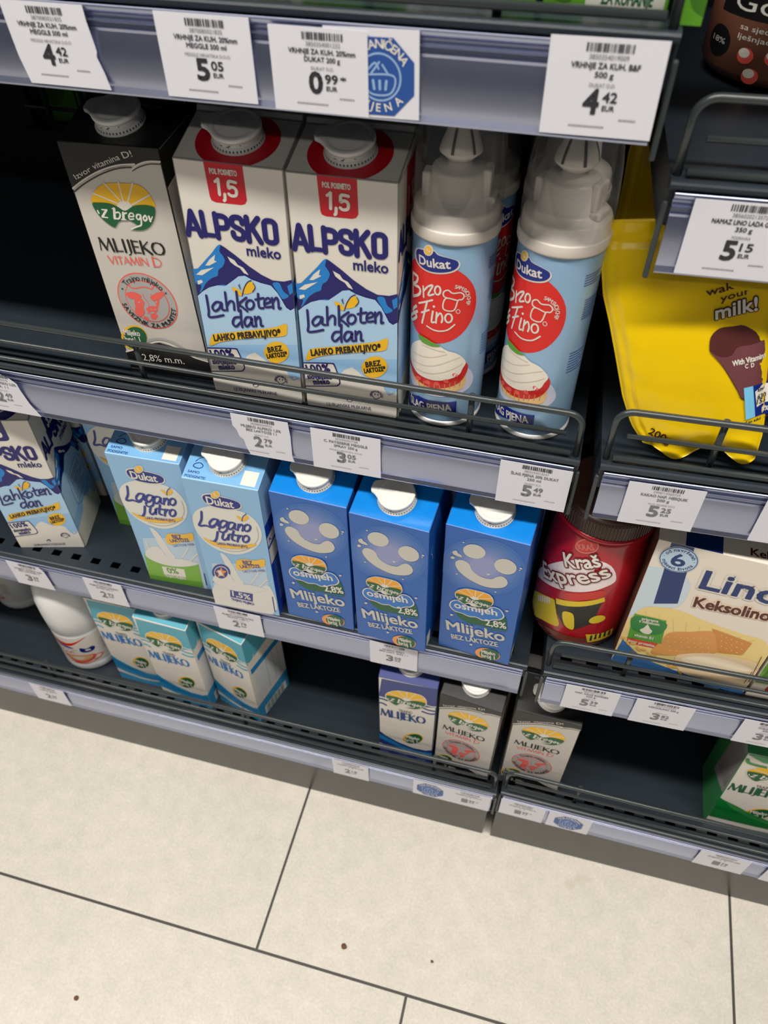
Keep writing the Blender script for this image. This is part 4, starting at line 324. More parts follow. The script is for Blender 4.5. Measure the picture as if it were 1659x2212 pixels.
'lagano15':[('p','palesky',1,[(-30.2,74.7),(32.8,90.6),(31.6,-1.6),(-39.8,-2.1)]),('s','cream',2,[(-36.8,149),(-28.5,159.6),(-15.3,166.7),(0.1,168.1),(16.6,167),(28.2,161),(34.7,147.4),(34.1,131.7),(26.6,116.1),(13.8,103.8),(-1.5,97.2),(-16.9,99.3),(-29,106.9),(-36.6,119.1),(-39.3,134.3)]),('k','sealgrey',3,0.72,[(31,147.8),(30.8,132.3),(22.6,117),(10.6,106.8),(-2.3,102),(-15.8,103.7)],0),('s','white',3,[(-22.1,179.1),(-18.3,183.2),(-8.9,186),(-1.6,184),(7.9,182.9),(16.9,180.2),(19.3,175.4),(16.5,170),(7.8,166.4),(-2.4,165.3),(-13.9,166.8),(-20.9,171.8)]),('s','dukatblue',4,[(-21.1,178.3),(-17.6,181.9),(-8.8,184.4),(-1.8,182.8),(7.2,182.1),(15.9,179.9),(18.2,175.9),(15.7,171.2),(7.5,168),(-2.1,166.9),(-13.1,167.9),(-19.8,172)]),('t','white',5,'Dukat',-17.4,169.9,28.1,10.17,1,'b'),('p','white',5,[(-1.2,185.8),(-1.9,184),(-3.1,182.2),(-4.5,180.7),(-6.1,179.6),(-7.8,178.9),(-9.3,178.9),(-10.5,179.4),(-11.3,180.5),(-11.6,181.9),(-11.4,183.7),(-10.6,185.5),(-9.5,187.2),(-8.1,188.7),(-6.4,189.8),(-4.8,190.4),(-3.3,190.5),(-2.1,190),(-1.3,188.9),(-1,187.5)]),('p','gold',6,[(-2.1,185.8),(-2.7,184.2),(-3.7,182.7),(-4.9,181.4),(-6.3,180.4),(-7.7,179.9),(-9,179.9),(-10,180.3),(-10.7,181.2),(-10.9,182.5),(-10.7,184),(-10.1,185.6),(-9.1,187.1),(-7.9,188.4),(-6.5,189.4),(-5.1,189.9),(-3.9,189.9),(-2.9,189.5),(-2.2,188.6),(-2,187.3)]),('k','white',7,1.29,[(-7.1,187.1),(-7,184.1),(-5,183.3)],0),('k','lagblue',4,2.66,[(-26.3,156.4),(-28.6,144.5),(-33,134.5),(-25.2,136.3),(-19.7,134.9),(-15.6,137.4)],0),('k','lagblue',4,2.63,[(-10.1,148.4),(-15.1,148.3),(-20.3,141.5),(-19.3,136.6),(-13.5,141),(-9.7,148.5),(-11.5,139.9),(-9.1,138.9)],0),('k','lagblue',4,2.62,[(-0.3,148.1),(-5.1,148.5),(-8.9,142.5),(-7.8,137.6),(-2.4,142.5),(0.6,148.8),(-2.5,135.7),(-7.7,130.4),(-11.3,131.6)],0),('k','lagblue',4,2.62,[(7.6,147.8),(3.1,147.8),(-0.3,141.9),(0.9,137),(5.3,141.1),(8.3,147.5),(6.5,139.9),(8.1,138.7)],0),('k','lagblue',4,2.63,[(12,147.3),(9.5,138)],0),('k','lagblue',4,2.6,[(10.9,142.4),(14.8,147.9),(16.5,145.2),(14.6,138.4)],0),('k','lagblue',4,2.75,[(-13.7,129.5),(-16.9,118.4),(-20.7,112.9),(-24.3,112.6)],0),('k','lagblue',4,2.7,[(-7.3,128.9),(-9.9,121.4),(-8.2,118.6),(-3.7,122.8),(-1.4,129.2),(-3.5,120.2)],0),('k','lagblue',4,2.69,[(4.8,135.9),(0.9,122.6),(3.6,120.8)],0),('k','lagblue',4,2.66,[(-0.2,129.5),(7.2,129.6)],0),('k','lagblue',4,2.7,[(9.4,130.2),(6.5,119.9)],0),('k','lagblue',4,2.66,[(8.1,125.1),(11.5,130.1),(14.1,129.7)],0),('k','lagblue',4,2.6,[(24,144.9),(22.2,141.1),(19.5,139),(17.4,139.9),(17.2,143.4),(19,147.2),(21.7,149.2),(23.8,148.3)],1),('k','lagblue',4,2.67,[(20.2,127.4),(18.3,123.4),(15.5,121.3),(13.4,122.2),(13.3,125.8),(15.1,129.7),(17.9,131.9),(20,130.9)],1),('p','lagblue',4,[(-8.9,135.8),(-9.6,134.3),(-10.7,133.2),(-11.9,132.9),(-12.6,133.6),(-12.5,135),(-11.8,136.5),(-10.7,137.6),(-9.5,137.9),(-8.8,137.2)]),('s','gold',5,[(-32.1,116.2),(-19.6,112.4),(0.2,113),(26.6,121.5),(20.1,114.6),(5.1,108.5),(-11.3,105.9),(-24.6,108.5)]),('t','lagblue',6,'LAKO PROBAVLJIVO',-17.3,109.6,34.6,3.63,6.1,'b'),('s','gold',4,[(17.4,156.1),(22.1,162.6),(24.4,160.6),(21.9,156.1),(18.2,153.7)]),('s','gold',4,[(11.1,159.7),(14.8,159.2),(17.3,155.5),(14.5,153.9)]),('k','lagblue',5,0.88,[(16.4,153.3),(18.3,160),(22.6,165.2)],0),('s','gold',3,[(-1,83.5),(1.6,89),(9.4,92.6),(21.6,94),(32.5,98.9),(32.9,91.2),(30.2,85.7),(19,81.4),(7.4,74.4),(-1,72.8)]),('t','lagblue',4,'BEZ',8.1,84.1,11.3,5.92,11.4,'b'),('t','lagblue',4,'LAKTOZE',3.9,76.7,24.2,4.9,16.9,'b'),('t','lagblue',4,'LACTOSE FREE',5.7,69.6,27.9,3.22,19.6,''),('s','milk',2,[(-16.8,95.7),(-9.9,91.2),(-4.5,75.4),(-0.8,60.2),(3.1,50.1),(-4.2,45.2),(-11,60.5),(-14.6,80.1)]),('s','milk',3,[(-34.4,43.9),(-27,58.5),(-17.3,64.6),(-11.1,60.2),(-8,51.4),(1.6,47.9),(12.3,49.5),(24.3,47.9),(29.6,45.7),(13.8,37.1),(-3.8,32.9),(-21.3,34.4)]),('k','milk',3,1.76,[(10.6,51.2),(20,67.1),(23.4,73.9)],0),('k','milk',3,1.77,[(20.1,47.7),(28.8,60.6),(32.6,64.5)],0),('k','milk',3,1.77,[(-27.2,57.8),(-27.3,69.6)],0),('s','milk',2,[(-34,36.3),(-21.5,36.9),(-0.9,36.8),(16.1,41.8),(33.6,53.2),(31.7,2.4),(-40.8,-7.8)]),('p','lagblue',3,[(-15.9,32.9),(11.3,33.5),(9.2,18.3),(-17.7,19.7)]),('t','white',4,'1,5%',-14.3,22.7,21.4,9.06,-4,'b'),('t','dukatblue',4,'TRAJNO MLIJEKO',-17.3,14,27.4,4.11,-4.1,'b'),('p','lagblue',3,[(-11,60.7),(-13.1,56),(-15.9,51.9),(-19.4,48.7),(-23,46.8),(-26.5,46.4),(-29.5,47.6),(-31.7,50.1),(-32.8,53.9),(-32.8,58.3),(-31.7,63.1),(-29.5,67.8),(-26.6,71.8),(-23.2,74.8),(-19.7,76.6),(-16.3,76.9),(-13.4,75.8),(-11.2,73.4),(-10.1,69.8),(-10,65.4)]),('p','white',4,[(-13.3,61),(-14.9,57.4),(-17.1,54.2),(-19.8,51.7),(-22.6,50.3),(-25.3,50),(-27.6,50.9),(-29.3,52.9),(-30.2,55.7),(-30.2,59.2),(-29.4,62.9),(-27.7,66.4),(-25.5,69.5),(-22.8,71.9),(-20.1,73.3),(-17.4,73.5),(-15.1,72.7),(-13.5,70.8),(-12.6,68),(-12.5,64.6)]),('p','lagblue',5,[(-14.1,61),(-15.5,57.8),(-17.5,55),(-19.9,52.8),(-22.4,51.6),(-24.9,51.3),(-27,52.1),(-28.5,53.9),(-29.3,56.4),(-29.4,59.5),(-28.6,62.8),(-27.1,66),(-25.1,68.7),(-22.7,70.8),(-20.2,72.1),(-17.8,72.3),(-15.8,71.5),(-14.3,69.8),(-13.4,67.3),(-13.4,64.3)]),('p','lagblue',3,[(-30,52.8),(-35.3,40.6),(-30.2,43.6),(-29.2,37.7),(-24.7,48.3)]),('p','lagblue',3,[(-19,51.4),(-16.6,41.4),(-13.9,47.7),(-9.4,48.2),(-12.9,57.7)]),('p','orange',6,[(-19.6,72.1),(-18.7,66.3),(-13.6,67.1),(-18.3,61.4),(-18.2,54.8),(-22.1,57.2),(-27.3,52.2),(-24.8,59.5),(-28,63),(-22.7,65.1)]),('t','white',7,'1',-23.8,57,3.8,8.52,7.1,'b'),('k','dukatblue',3,1.33,[(34.5,34.9),(34.4,7.5)],0)],
'osmijeh':[('p','os1',1,[(38.5,153.6),(36.1,144),(31.9,134.7),(25.9,126.2),(18.5,119),(9.9,113.5),(0.7,110),(-8.7,108.8),(-17.7,109.9),(-25.9,113.4),(-32.6,119),(-37.6,126.4),(-40.7,135.1),(-41.6,144.6),(-40.4,154.5),(-37.3,164.1),(-32.3,173),(-25.9,180.8),(-18.4,187.2),(-10.2,191.9),(-1.6,194.6),(7,195.4),(15.2,194.2),(22.6,191.1),(29,186.2),(33.9,179.7),(37.3,171.9),(38.8,163.1)]),('p','os2',1.5,[(34.8,153.7),(32.6,145),(28.8,136.6),(23.3,129),(16.6,122.5),(8.9,117.5),(0.5,114.4),(-7.9,113.3),(-16,114.3),(-23.3,117.5),(-29.4,122.5),(-33.9,129.1),(-36.7,136.9),(-37.6,145.5),(-36.5,154.4),(-33.7,163.1),(-29.3,171.2),(-23.5,178.3),(-16.8,184.1),(-9.3,188.3),(-1.5,190.9),(6.3,191.6),(13.8,190.5),(20.5,187.7),(26.3,183.2),(30.7,177.3),(33.8,170.2),(35.1,162.2)]),('p','os3',2,[(31.1,153.7),(29.1,146),(25.6,138.5),(20.8,131.7),(14.8,125.9),(7.8,121.5),(0.4,118.7),(-7.1,117.8),(-14.3,118.7),(-20.8,121.5),(-26.2,125.9),(-30.3,131.8),(-32.8,138.8),(-33.6,146.5),(-32.7,154.4),(-30.2,162.2),(-26.3,169.4),(-21.1,175.8),(-15.1,181),(-8.4,184.8),(-1.4,187.1),(5.6,187.8),(12.3,186.8),(18.4,184.3),(23.5,180.3),(27.5,174.9),(30.2,168.5),(31.4,161.4)]),('p','os4',2.5,[(27.4,153.8),(25.6,146.9),(22.5,140.3),(18.2,134.3),(12.9,129.3),(6.8,125.4),(0.3,123),(-6.3,122.2),(-12.6,123),(-18.3,125.5),(-23.1,129.4),(-26.7,134.5),(-28.9,140.7),(-29.6,147.4),(-28.8,154.3),(-26.7,161.2),(-23.2,167.6),(-18.7,173.2),(-13.4,177.9),(-7.5,181.3),(-1.3,183.3),(4.9,183.9),(10.8,183.1),(16.2,180.8),(20.8,177.2),(24.3,172.5),(26.7,166.9),(27.7,160.5)]),('p','os5',3,[(23.6,153.8),(22.1,147.9),(19.4,142.2),(15.7,137),(11.1,132.7),(5.8,129.4),(0.2,127.3),(-5.5,126.6),(-10.9,127.3),(-15.8,129.4),(-20,132.8),(-23.1,137.2),(-25,142.5),(-25.6,148.3),(-25,154.3),(-23.1,160.2),(-20.2,165.8),(-16.3,170.7),(-11.7,174.7),(-6.5,177.7),(-1.2,179.5),(4.2,180),(9.4,179.3),(14,177.3),(18,174.2),(21,170.1),(23.1,165.2),(24,159.7)]),('p','os6',3.5,[(19.9,153.8),(18.6,148.8),(16.3,144),(13.1,139.7),(9.3,136),(4.8,133.3),(0.1,131.6),(-4.7,131),(-9.3,131.6),(-13.4,133.4),(-16.9,136.2),(-19.5,139.9),(-21.1,144.3),(-21.7,149.2),(-21.2,154.3),(-19.6,159.3),(-17.1,164),(-13.9,168.1),(-10,171.5),(-5.6,174.1),(-1.1,175.6),(3.5,176.1),(7.9,175.4),(11.8,173.8),(15.2,171.1),(17.8,167.7),(19.5,163.5),(20.2,158.8)]),('p','os7',4,[(16.2,153.9),(15.1,149.8),(13.2,145.9),(10.6,142.4),(7.4,139.4),(3.8,137.2),(-0,135.8),(-3.9,135.3),(-7.6,135.8),(-11,137.2),(-13.8,139.5),(-15.9,142.5),(-17.3,146.1),(-17.7,150.1),(-17.3,154.2),(-16.1,158.3),(-14.1,162.2),(-11.4,165.6),(-8.2,168.4),(-4.7,170.4),(-1,171.7),(2.8,172.1),(6.4,171.6),(9.6,170.2),(12.3,168),(14.5,165.2),(15.8,161.8),(16.4,157.9)]),('p','os8',4.5,[(12.4,153.9),(11.6,150.7),(10.1,147.7),(8.1,145),(5.6,142.7),(2.8,141),(-0.1,139.9),(-3.1,139.6),(-6,140),(-8.6,141.1),(-10.8,142.8),(-12.4,145.2),(-13.4,147.9),(-13.8,151),(-13.5,154.2),(-12.6,157.4),(-11,160.3),(-9,163),(-6.5,165.2),(-3.8,166.8),(-0.8,167.8),(2.1,168.1),(4.8,167.7),(7.4,166.6),(9.5,164.9),(11.1,162.7),(12.2,160),(12.6,157.1)]),('p','osmilk',6,[(0.1,172.2),(-1.1,169.1),(-3.2,166.4),(-6,164.3),(-9.2,163.1),(-12.6,163),(-15.7,163.8),(-18.3,165.5),(-20.1,168.1),(-20.9,171.1),(-20.7,174.3),(-19.4,177.3),(-17.3,180),(-14.5,182),(-11.2,183.1),(-7.9,183.3),(-4.9,182.5),(-2.3,180.7),(-0.5,178.3),(0.3,175.4)]),('p','osmilk',6,[(30.1,161.2),(28.9,157.9),(26.7,155.2),(23.9,153.2),(20.7,152.2),(17.4,152.4),(14.4,153.6),(12,155.8),(10.3,158.7),(9.6,162.1),(10,165.6),(11.3,168.8),(13.5,171.5),(16.3,173.4),(19.4,174.3),(22.6,174.1),(25.6,172.9),(28,170.8),(29.7,168),(30.4,164.7)]),('s','osmilk',6,[(-27.2,149.6),(-24.5,154.8),(-19,156.2),(-13.6,152.8),(-10.9,145.7),(-5.9,140.8),(2.2,138.3),(9,139.8),(13,144.5),(18.1,147.9),(22.7,145.3),(24.5,139.1),(21.2,132.1),(13.6,127.6),(4.3,125.5),(-6.1,127.3),(-15.4,131.8),(-22.2,137.5),(-26.1,143.6)]),('s','osmilk',6,[(-30.8,164.7),(-27.4,168),(-25.5,165),(-22.4,163.2),(-21.4,160.6),(-24.6,160.1),(-29.4,161.3)]),('p','osmilk',6,[(-28.2,156.1),(-28.8,154.9),(-30,154.1),(-31.2,154.1),(-32.1,154.9),(-32.2,156.2),(-31.5,157.4),(-30.4,158.2),(-29.1,158.1),(-28.3,157.4)]),('p','osmilk',6,[(-20.2,181.9),(-20.5,181.3),(-21.1,181),(-21.7,181),(-22.1,181.4),(-22.1,182),(-21.8,182.5),(-21.3,182.9),(-20.7,182.9),(-20.3,182.5)]),('p','osmilk',6,[(6.9,145.6),(6.4,144.7),(5.6,144.2),(4.6,144.2),(3.9,144.8),(3.8,145.6),(4.2,146.4),(5.1,146.9),(6,146.9),(6.7,146.4)]),('p','osmilk',6,[(35.4,166.3),(35.1,165.6),(34.3,165.1),(33.6,165.1),(33,165.6),(32.9,166.4),(33.2,167.2),(33.9,167.7),(34.7,167.6),(35.3,167.1)]),('p','osmilk',6,[(34.1,163.4),(33.8,162.9),(33.4,162.6),(33,162.6),(32.6,162.9),(32.6,163.4),(32.8,163.9),(33.2,164.2),(33.7,164.2),(34,163.9)]),('p','osmilk',6,[(-23.9,133.2),(-24.3,132.6),(-24.8,132.2),(-25.5,132.2),(-25.9,132.6),(-26,133.2),(-25.6,133.9),(-25,134.3),(-24.4,134.3),(-24,133.9)]),('p','osmilk',6,[(15.4,121.6),(15.1,121),(14.5,120.6),(13.9,120.6),(13.5,121),(13.4,121.6),(13.7,122.3),(14.3,122.7),(14.9,122.7),(15.3,122.3)]),('p','osmilk',6,[(29.6,96.4),(29.2,95.5),(28.4,94.9),(27.4,94.9),(26.8,95.5),(26.6,96.4),(27.1,97.3),(27.9,97.9),(28.8,97.9),(29.4,97.4)]),('p','osmilk',6,[(-25,63.7),(-25.6,62.5),(-26.6,61.8),(-27.6,61.8),(-28.3,62.5),(-28.4,63.6),(-27.9,64.7),(-26.9,65.4),(-25.9,65.4),(-25.2,64.8)]),('p','osmilk',6,[(-1.5,19.8),(-2,18.8),(-2.9,18.1),(-3.9,18),(-4.6,18.7),(-4.8,19.7),(-4.3,20.8),(-3.4,21.5),(-2.4,21.5),(-1.7,20.9)]),('s','green',5,[(-23.4,70.1),(-16,69.4),(-1.1,70.1),(11.1,70),(22,76.9),(26.2,84.7),(28.7,81.9),(30.2,72.8),(30.6,61.8),(19.7,57.9),(8.6,56.8),(7.4,60.3),(-6.3,58.1),(-16.2,61.3)]),('s','osblue',6,[(-29.4,81.6),(-27.4,87.8),(-22.6,91.4),(-16.6,89),(-9.4,86),(-0.9,86.2),(7.6,89),(13.6,96.3),(20.7,96),(25,89.9),(25.8,84.5),(22,78.7),(16,75.6),(11.1,71.6),(5,70.1),(-1.1,71.9),(-8.5,70),(-15.9,71.6),(-23.3,72.1),(-27.9,76)]),('k','white',7,1.21,[(-29.4,81.6),(-27.4,87.8),(-22.6,91.4),(-16.6,89),(-9.4,86),(-0.9,86.2),(7.6,89),(13.6,96.3),(20.7,96),(25,89.9),(25.8,84.5),(22,78.7),(16,75.6),(11.1,71.6),(5,70.1),(-1.1,71.9),(-8.5,70),(-15.9,71.6),(-23.3,72.1),(-27.9,76)],1),('t','white',8,'osmijeh',-24.3,78.3,44.3,10.05,7.9,'b'),('s','white',9,[(-25.06,102.89),(-22.97,108),(-18.86,112.04),(-14.18,114.92),(-9.14,115.93),(-2.44,116.43),(4.26,116.58),(8.94,115.49),(12.11,112.33),(13.62,108.29),(13.98,104.04),(13.26,99.86),(10.17,94.61),(6.13,91.08),(0.95,89.06),(-6.62,89.06),(-10.07,91.36),(-13.82,89.28),(-17.49,90.07),(-21.24,93.09),(-24.26,97.49)]),('s','orangey',10,[(-24.12,102.96),(-22.32,107.64),(-18.65,111.46),(-14.47,114.05),(-9.43,115.13),(-2.66,115.64),(3.83,115.78),(8.22,114.77),(11.25,111.82),(12.83,108),(12.83,103.97),(1.67,101.66),(-13.82,101.16)]),('k','white',11,0.84,[(-8.99,104.33),(-21.38,108.58)],0),('k','white',11,0.82,[(-6.04,105.27),(-13.24,114.85)],0),('k','white',11,0.81,[(-4.82,106.06),(-4.6,116.07)],0),('k','white',11,0.81,[(-2.08,105.84),(3.68,116.36)],0),('k','white',11,0.82,[(0.01,104.26),(11.68,110.52)],0),('p','white',12,[(-0.57,102.31),(-1.29,101.3),(-2.37,100.44),(-3.66,99.79),(-5.18,99.36),(-6.62,99.36),(-7.91,99.58),(-8.92,100.15),(-9.5,101.02),(-9.71,102.03),(-9.43,103.03),(-8.71,104.04),(-7.63,104.91),(-6.26,105.63),(-4.82,105.99),(-3.38,105.99),(-2.15,105.77),(-1.14,105.19),(-0.49,104.33),(-0.35,103.39)]),('s','green',13,[(-24.05,102.96),(-19.73,103.83),(-13.89,103.9),(-9.5,102.67),(-5.39,100.51),(0.3,103.54),(5.34,104.69),(10.09,104.76),(12.83,103.75),(12.18,99.94),(9.37,95.11),(5.77,91.8),(1.23,90),(-5.1,90),(-2.66,91.58),(-0.21,92.52),(-1.14,93.6),(-4.1,95.04),(-7.48,95.18),(-11.3,93.6),(-14.25,90.36),(-16.99,91.15),(-20.45,94.1),(-23.04,98.06)]),('k','white',14,0.97,[(-22.03,99.07),(-21.74,97.7)],0),('k','white',14,0.76,[(-19.22,99.94),(-16.13,100.08)],0),('k','white',14,1.26,[(-16.56,99.86),(-20.16,95.83)],0),('k','white',14,0.77,[(-20.45,95.61),(-17.13,95.61)],0),('k','white',14,1.45,[(-11.52,101.23),(-12.88,95.54)],0),('k','white',14,0.66,[(-12.67,101.09),(-11.08,101.23)],0),('k','white',14,0.96,[(-11.44,98.86),(-9.35,99.29),(-8.92,97.63),(-10.51,95.61),(-12.45,95.61)],0),('k','white',14,1.44,[(-6.69,99.29),(-7.55,95.69)],0),('k','white',14,0.95,[(-6.47,98.71),(-4.74,99.43)],0),('k','white',14,0.67,[(-8.85,95.4),(-6.26,95.54)],0),('k','white',14,0.85,[(-3.74,97.56),(-1,97.78),(-1.07,99.43),(-2.66,99.29),(-3.95,97.49),(-3.66,95.9),(-1.43,96.26)],0),('k','white',14,0.94,[(3.18,99.07),(1.45,98.93),(0.59,97.2),(1.45,96.19),(2.89,97.42),(3.47,99.29),(2.89,95.4),(2.1,93.09),(-0.13,92.16),(-2.51,91.15),(-4.53,90.21)],0),('k','white',14,1.04,[(6.2,99),(4.62,97.42),(5.12,95.83),(6.71,97.2),(6.2,99)],0),('k','white',14,1.23,[(8.22,98.64),(8.44,95.9)],0),('k','white',14,0.66,[(8.44,95.9),(10.31,98.64)],0),('t','white',8,'2,8%',9.4,63.3,21.4,9.86,8.9,'b'),('t','osblue',8,'mliječne masti',9.3,58,20.1,2.99,10,'b'),('t','osmilk',6,'Mlijeko',-30.2,35.6,61.6,15.84,7.3,'b'),('t','osmilk',6,'BEZ LAKTOZE',-24.4,21.3,50.3,7.67,10.3,'b'),('p','badge',6,[(29,11.7),(28,8.1),(25.7,4.8),(22.4,2),(18.4,0.1),(14.1,-0.8),(10,-0.5),(6.4,0.9),(3.8,3.3),(2.3,6.4),(2.2,9.9),(3.4,13.5),(5.7,16.8),(9.1,19.5),(13,21.4),(17.2,22.2),(21.2,21.9),(24.7,20.5),(27.3,18.2),(28.8,15.2)]),('p','green',7,[(28,11.8),(27,8.2),(25.2,4.9),(22.5,2.2),(19.4,0.3),(16.1,-0.5),(12.9,-0.1),(10.2,1.3),(8.2,3.8),(7.1,6.9),(7.1,10.4),(8.1,14),(10.1,17.3),(12.7,19.9),(15.8,21.7),(19.1,22.5),(22.2,22.1),(24.9,20.7),(26.8,18.4),(27.9,15.3)]),('t','white',8,'Mlijeko',9.4,10.1,14.9,5.83,11,'b'),('t','white',8,'broj 1',9.9,2.8,14.3,6.63,7,'b')],
'trajno':[('p','top',1,[(-34.8,196.9),(47.2,199.6),(46,156.5),(22.4,150.6),(-28.6,152.8),(-39,154.1)]),('k','top',1,3.38,[(-43.1,146.6),(-35.4,148.6),(-27.5,146.7)],0),('k','top',1,3.42,[(-45,134.7),(-35.5,137.9),(-29.2,134.8)],0),('k','top',1,3.33,[(21.8,148.1),(30.9,145.4),(45.7,147.5)],0),('k','top',1,3.36,[(21.1,138.8),(31.8,136.8),(45.6,143)],0),('k','white',2,2.19,[(25.3,157.1),(36.1,156.6),(47.4,163.2)],0),('s','white',3,[(-30.11,159.97),(-27.08,167.39),(-21.13,173.24),(-14.34,177.41),(-7.03,178.88),(2.68,179.61),(12.4,179.82),(19.18,178.25),(23.78,173.66),(25.97,167.81),(26.49,161.65),(25.45,155.59),(20.96,147.96),(15.11,142.85),(7.59,139.92),(-3.37,139.92),(-8.39,143.26),(-13.82,140.24),(-19.14,141.38),(-24.57,145.77),(-28.96,152.14)]),('s','orangey',4,[(-28.75,160.08),(-26.14,166.87),(-20.82,172.4),(-14.76,176.16),(-7.45,177.73),(2.37,178.46),(11.77,178.67),(18.14,177.21),(22.53,172.92),(24.82,167.39),(24.82,161.54),(8.64,158.2),(-13.82,157.47)]),('k','white',5,1.22,[(-6.82,162.06),(-24.78,168.22)],0),('k','white',5,1.19,[(-2.54,163.42),(-12.98,177.31)],0),('k','white',5,1.18,[(-0.76,164.57),(-0.45,179.09)],0),('k','white',5,1.18,[(3.21,164.26),(11.56,179.5)],0),('k','white',5,1.19,[(6.23,161.96),(23.15,171.04)],0),('p','white',6,[(5.4,159.14),(4.35,157.68),(2.79,156.42),(0.91,155.48),(-1.29,154.86),(-3.37,154.86),(-5.25,155.17),(-6.72,156.01),(-7.55,157.26),(-7.87,158.72),(-7.45,160.18),(-6.4,161.65),(-4.84,162.9),(-2.85,163.94),(-0.76,164.46),(1.33,164.46),(3.1,164.15),(4.56,163.32),(5.5,162.06),(5.71,160.71)]),('s','green',7,[(-28.65,160.08),(-22.38,161.33),(-13.92,161.44),(-7.55,159.66),(-1.6,156.53),(6.65,160.91),(13.96,162.59),(20.85,162.69),(24.82,161.23),(23.88,155.69),(19.81,148.7),(14.59,143.89),(8.01,141.28),(-1.18,141.28),(2.37,143.58),(5.92,144.94),(4.56,146.5),(0.28,148.59),(-4.63,148.8),(-10.16,146.5),(-14.44,141.8),(-18.41,142.95),(-23.43,147.23),(-27.19,152.98)]),('k','white',8,1.4,[(-25.72,154.44),(-25.31,152.45)],0),('k','white',8,1.11,[(-21.65,155.69),(-17.16,155.9)],0),('k','white',8,1.83,[(-17.79,155.59),(-23.01,149.74)],0),('k','white',8,1.12,[(-23.43,149.43),(-18.62,149.43)],0),('k','white',8,2.1,[(-10.48,157.57),(-12.46,149.32)],0),('k','white',8,0.96,[(-12.15,157.36),(-9.85,157.57)],0),('k','white',8,1.39,[(-10.37,154.13),(-7.34,154.75),(-6.72,152.35),(-9.01,149.43),(-11.83,149.43)],0),('k','white',8,2.09,[(-3.48,154.75),(-4.73,149.53)],0),('k','white',8,1.38,[(-3.17,153.92),(-0.66,154.96)],0),('k','white',8,0.97,[(-6.61,149.11),(-2.85,149.32)],0),('k','white',8,1.23,[(0.8,152.25),(4.77,152.56),(4.67,154.96),(2.37,154.75),(0.49,152.14),(0.91,149.84),(4.15,150.37)],0),('k','white',8,1.37,[(10.83,154.44),(8.32,154.23),(7.07,151.72),(8.32,150.26),(10.41,152.04),(11.25,154.75),(10.41,149.11),(9.26,145.77),(6.02,144.41),(2.58,142.95),(-0.35,141.59)],0),('k','white',8,1.51,[(15.22,154.33),(12.92,152.04),(13.65,149.74),(15.95,151.72),(15.22,154.33)],0),('k','white',8,1.79,[(18.14,153.81),(18.45,149.84)],0),('k','white',8,0.95,[(18.45,149.84),(21.17,153.81)],0),('t','ink',3,'TRAJNO',-10.8,125.6,18.5,6.01,4.2,''),('k','word',3,1.5,[(-36.05,106.21),(-34.72,122.89)],0),('k','word',3,3.33,[(-34.72,122.89),(-30.02,108.06)],0),('k','word',3,1.5,[(-30.02,108.06),(-25.99,123.16)],0),('k','word',3,3.33,[(-25.99,123.16),(-23.61,106.6)],0),('k','word',3,3.33,[(-21.23,123.31),(-20.71,106.7)],0),('k','word',3,1.5,[(-20.72,107.19),(-14.65,107.72)],0),('k','word',3,3.33,[(-12.5,123.59),(-11.98,106.97)],0),('k','word',3,3.33,[(-7.48,123.75),(-6.98,107.96)],0),('k','word',3,1.5,[(-6.98,107.96),(-7.8,104.61),(-9.48,103.39)],0),('k','word',3,3.33,[(-4.04,123.86),(-3.51,107.24)],0),('k','word',3,1.5,[(-4.03,123.36),(1.66,123.54)],0),('k','word',3,1.5,[(-3.79,115.88),(1.24,116.04)],0),('k','word',3,1.5,[(-3.53,107.74),(2.55,107.93)],0),('k','word',3,3.33,[(4.16,124.12),(4.69,107.5)],0),('k','word',3,1.5,[(4.95,115.83),(11.03,124.34)],0),('k','word',3,3.33,[(6.13,116.2),(12.88,107.76)],0),('k','word',3,3.16,[(16.68,109.68),(15.11,112.53),(14.47,116.13),(14.88,119.76),(16.27,122.7)],0),('k','word',3,3.16,[(23.26,109.89),(24.64,112.83),(25.05,116.47),(24.41,120.06),(22.84,122.91)],0),('k','word',3,1.5,[(25.05,116.47),(24.55,119.51),(23.32,122.06),(21.55,123.73),(19.51,124.27),(17.5,123.6),(15.84,121.82),(14.78,119.2),(14.47,116.13),(14.97,113.09),(16.2,110.54),(17.97,108.86),(20.01,108.32),(22.02,108.99),(23.68,110.78),(24.75,113.4)],1),('p','yellow',2,[(23.7,61.9),(21.4,56.8),(17.9,52.1),(13.6,48.3),(9,45.7),(4.4,44.6),(0.4,45.1),(-2.6,47.2),(-4.3,50.7),(-4.7,55.2),(-3.5,60.3),(-1.1,65.3),(2.5,70),(6.7,73.7),(11.3,76.2),(15.7,77.2),(19.6,76.7),(22.6,74.6),(24.4,71.3),(24.8,66.9)]),('p','green',3,[(22.5,61.2),(20.3,56.4),(17.2,52.1),(13.5,48.5),(9.5,46.1),(5.6,45.1),(2.2,45.6),(-0.3,47.6),(-1.7,50.9),(-1.9,55),(-0.8,59.7),(1.5,64.5),(4.6,68.8),(8.3,72.2),(12.3,74.5),(16.1,75.5),(19.3,74.9),(21.8,73),(23.2,69.9),(23.5,65.8)]),('t','white',4,'Mlijeko',1.2,58.3,18.7,7.57,7.3,'b'),('t','white',4,'broj 1',-0.6,48.8,18,8.18,8.1,'b'),('p','low',1,[(-39.2,62),(-30,52),(-10,40),(12,33),(30,34),(39.2,40),(39.2,0),(-39.2,0)]),('p','low2',2,[(-39.2,54),(-25,44),(-5,33),(15,27),(39.2,30),(39.2,16),(15,16),(-5,24),(-25,34),(-39.2,42)]),('p','white',3,[(-39.2,28),(-20,20),(0,16),(20,17),(39.2,22),(39.2,18),(20,13),(0,11),(-20,14),(-39.2,18)])],
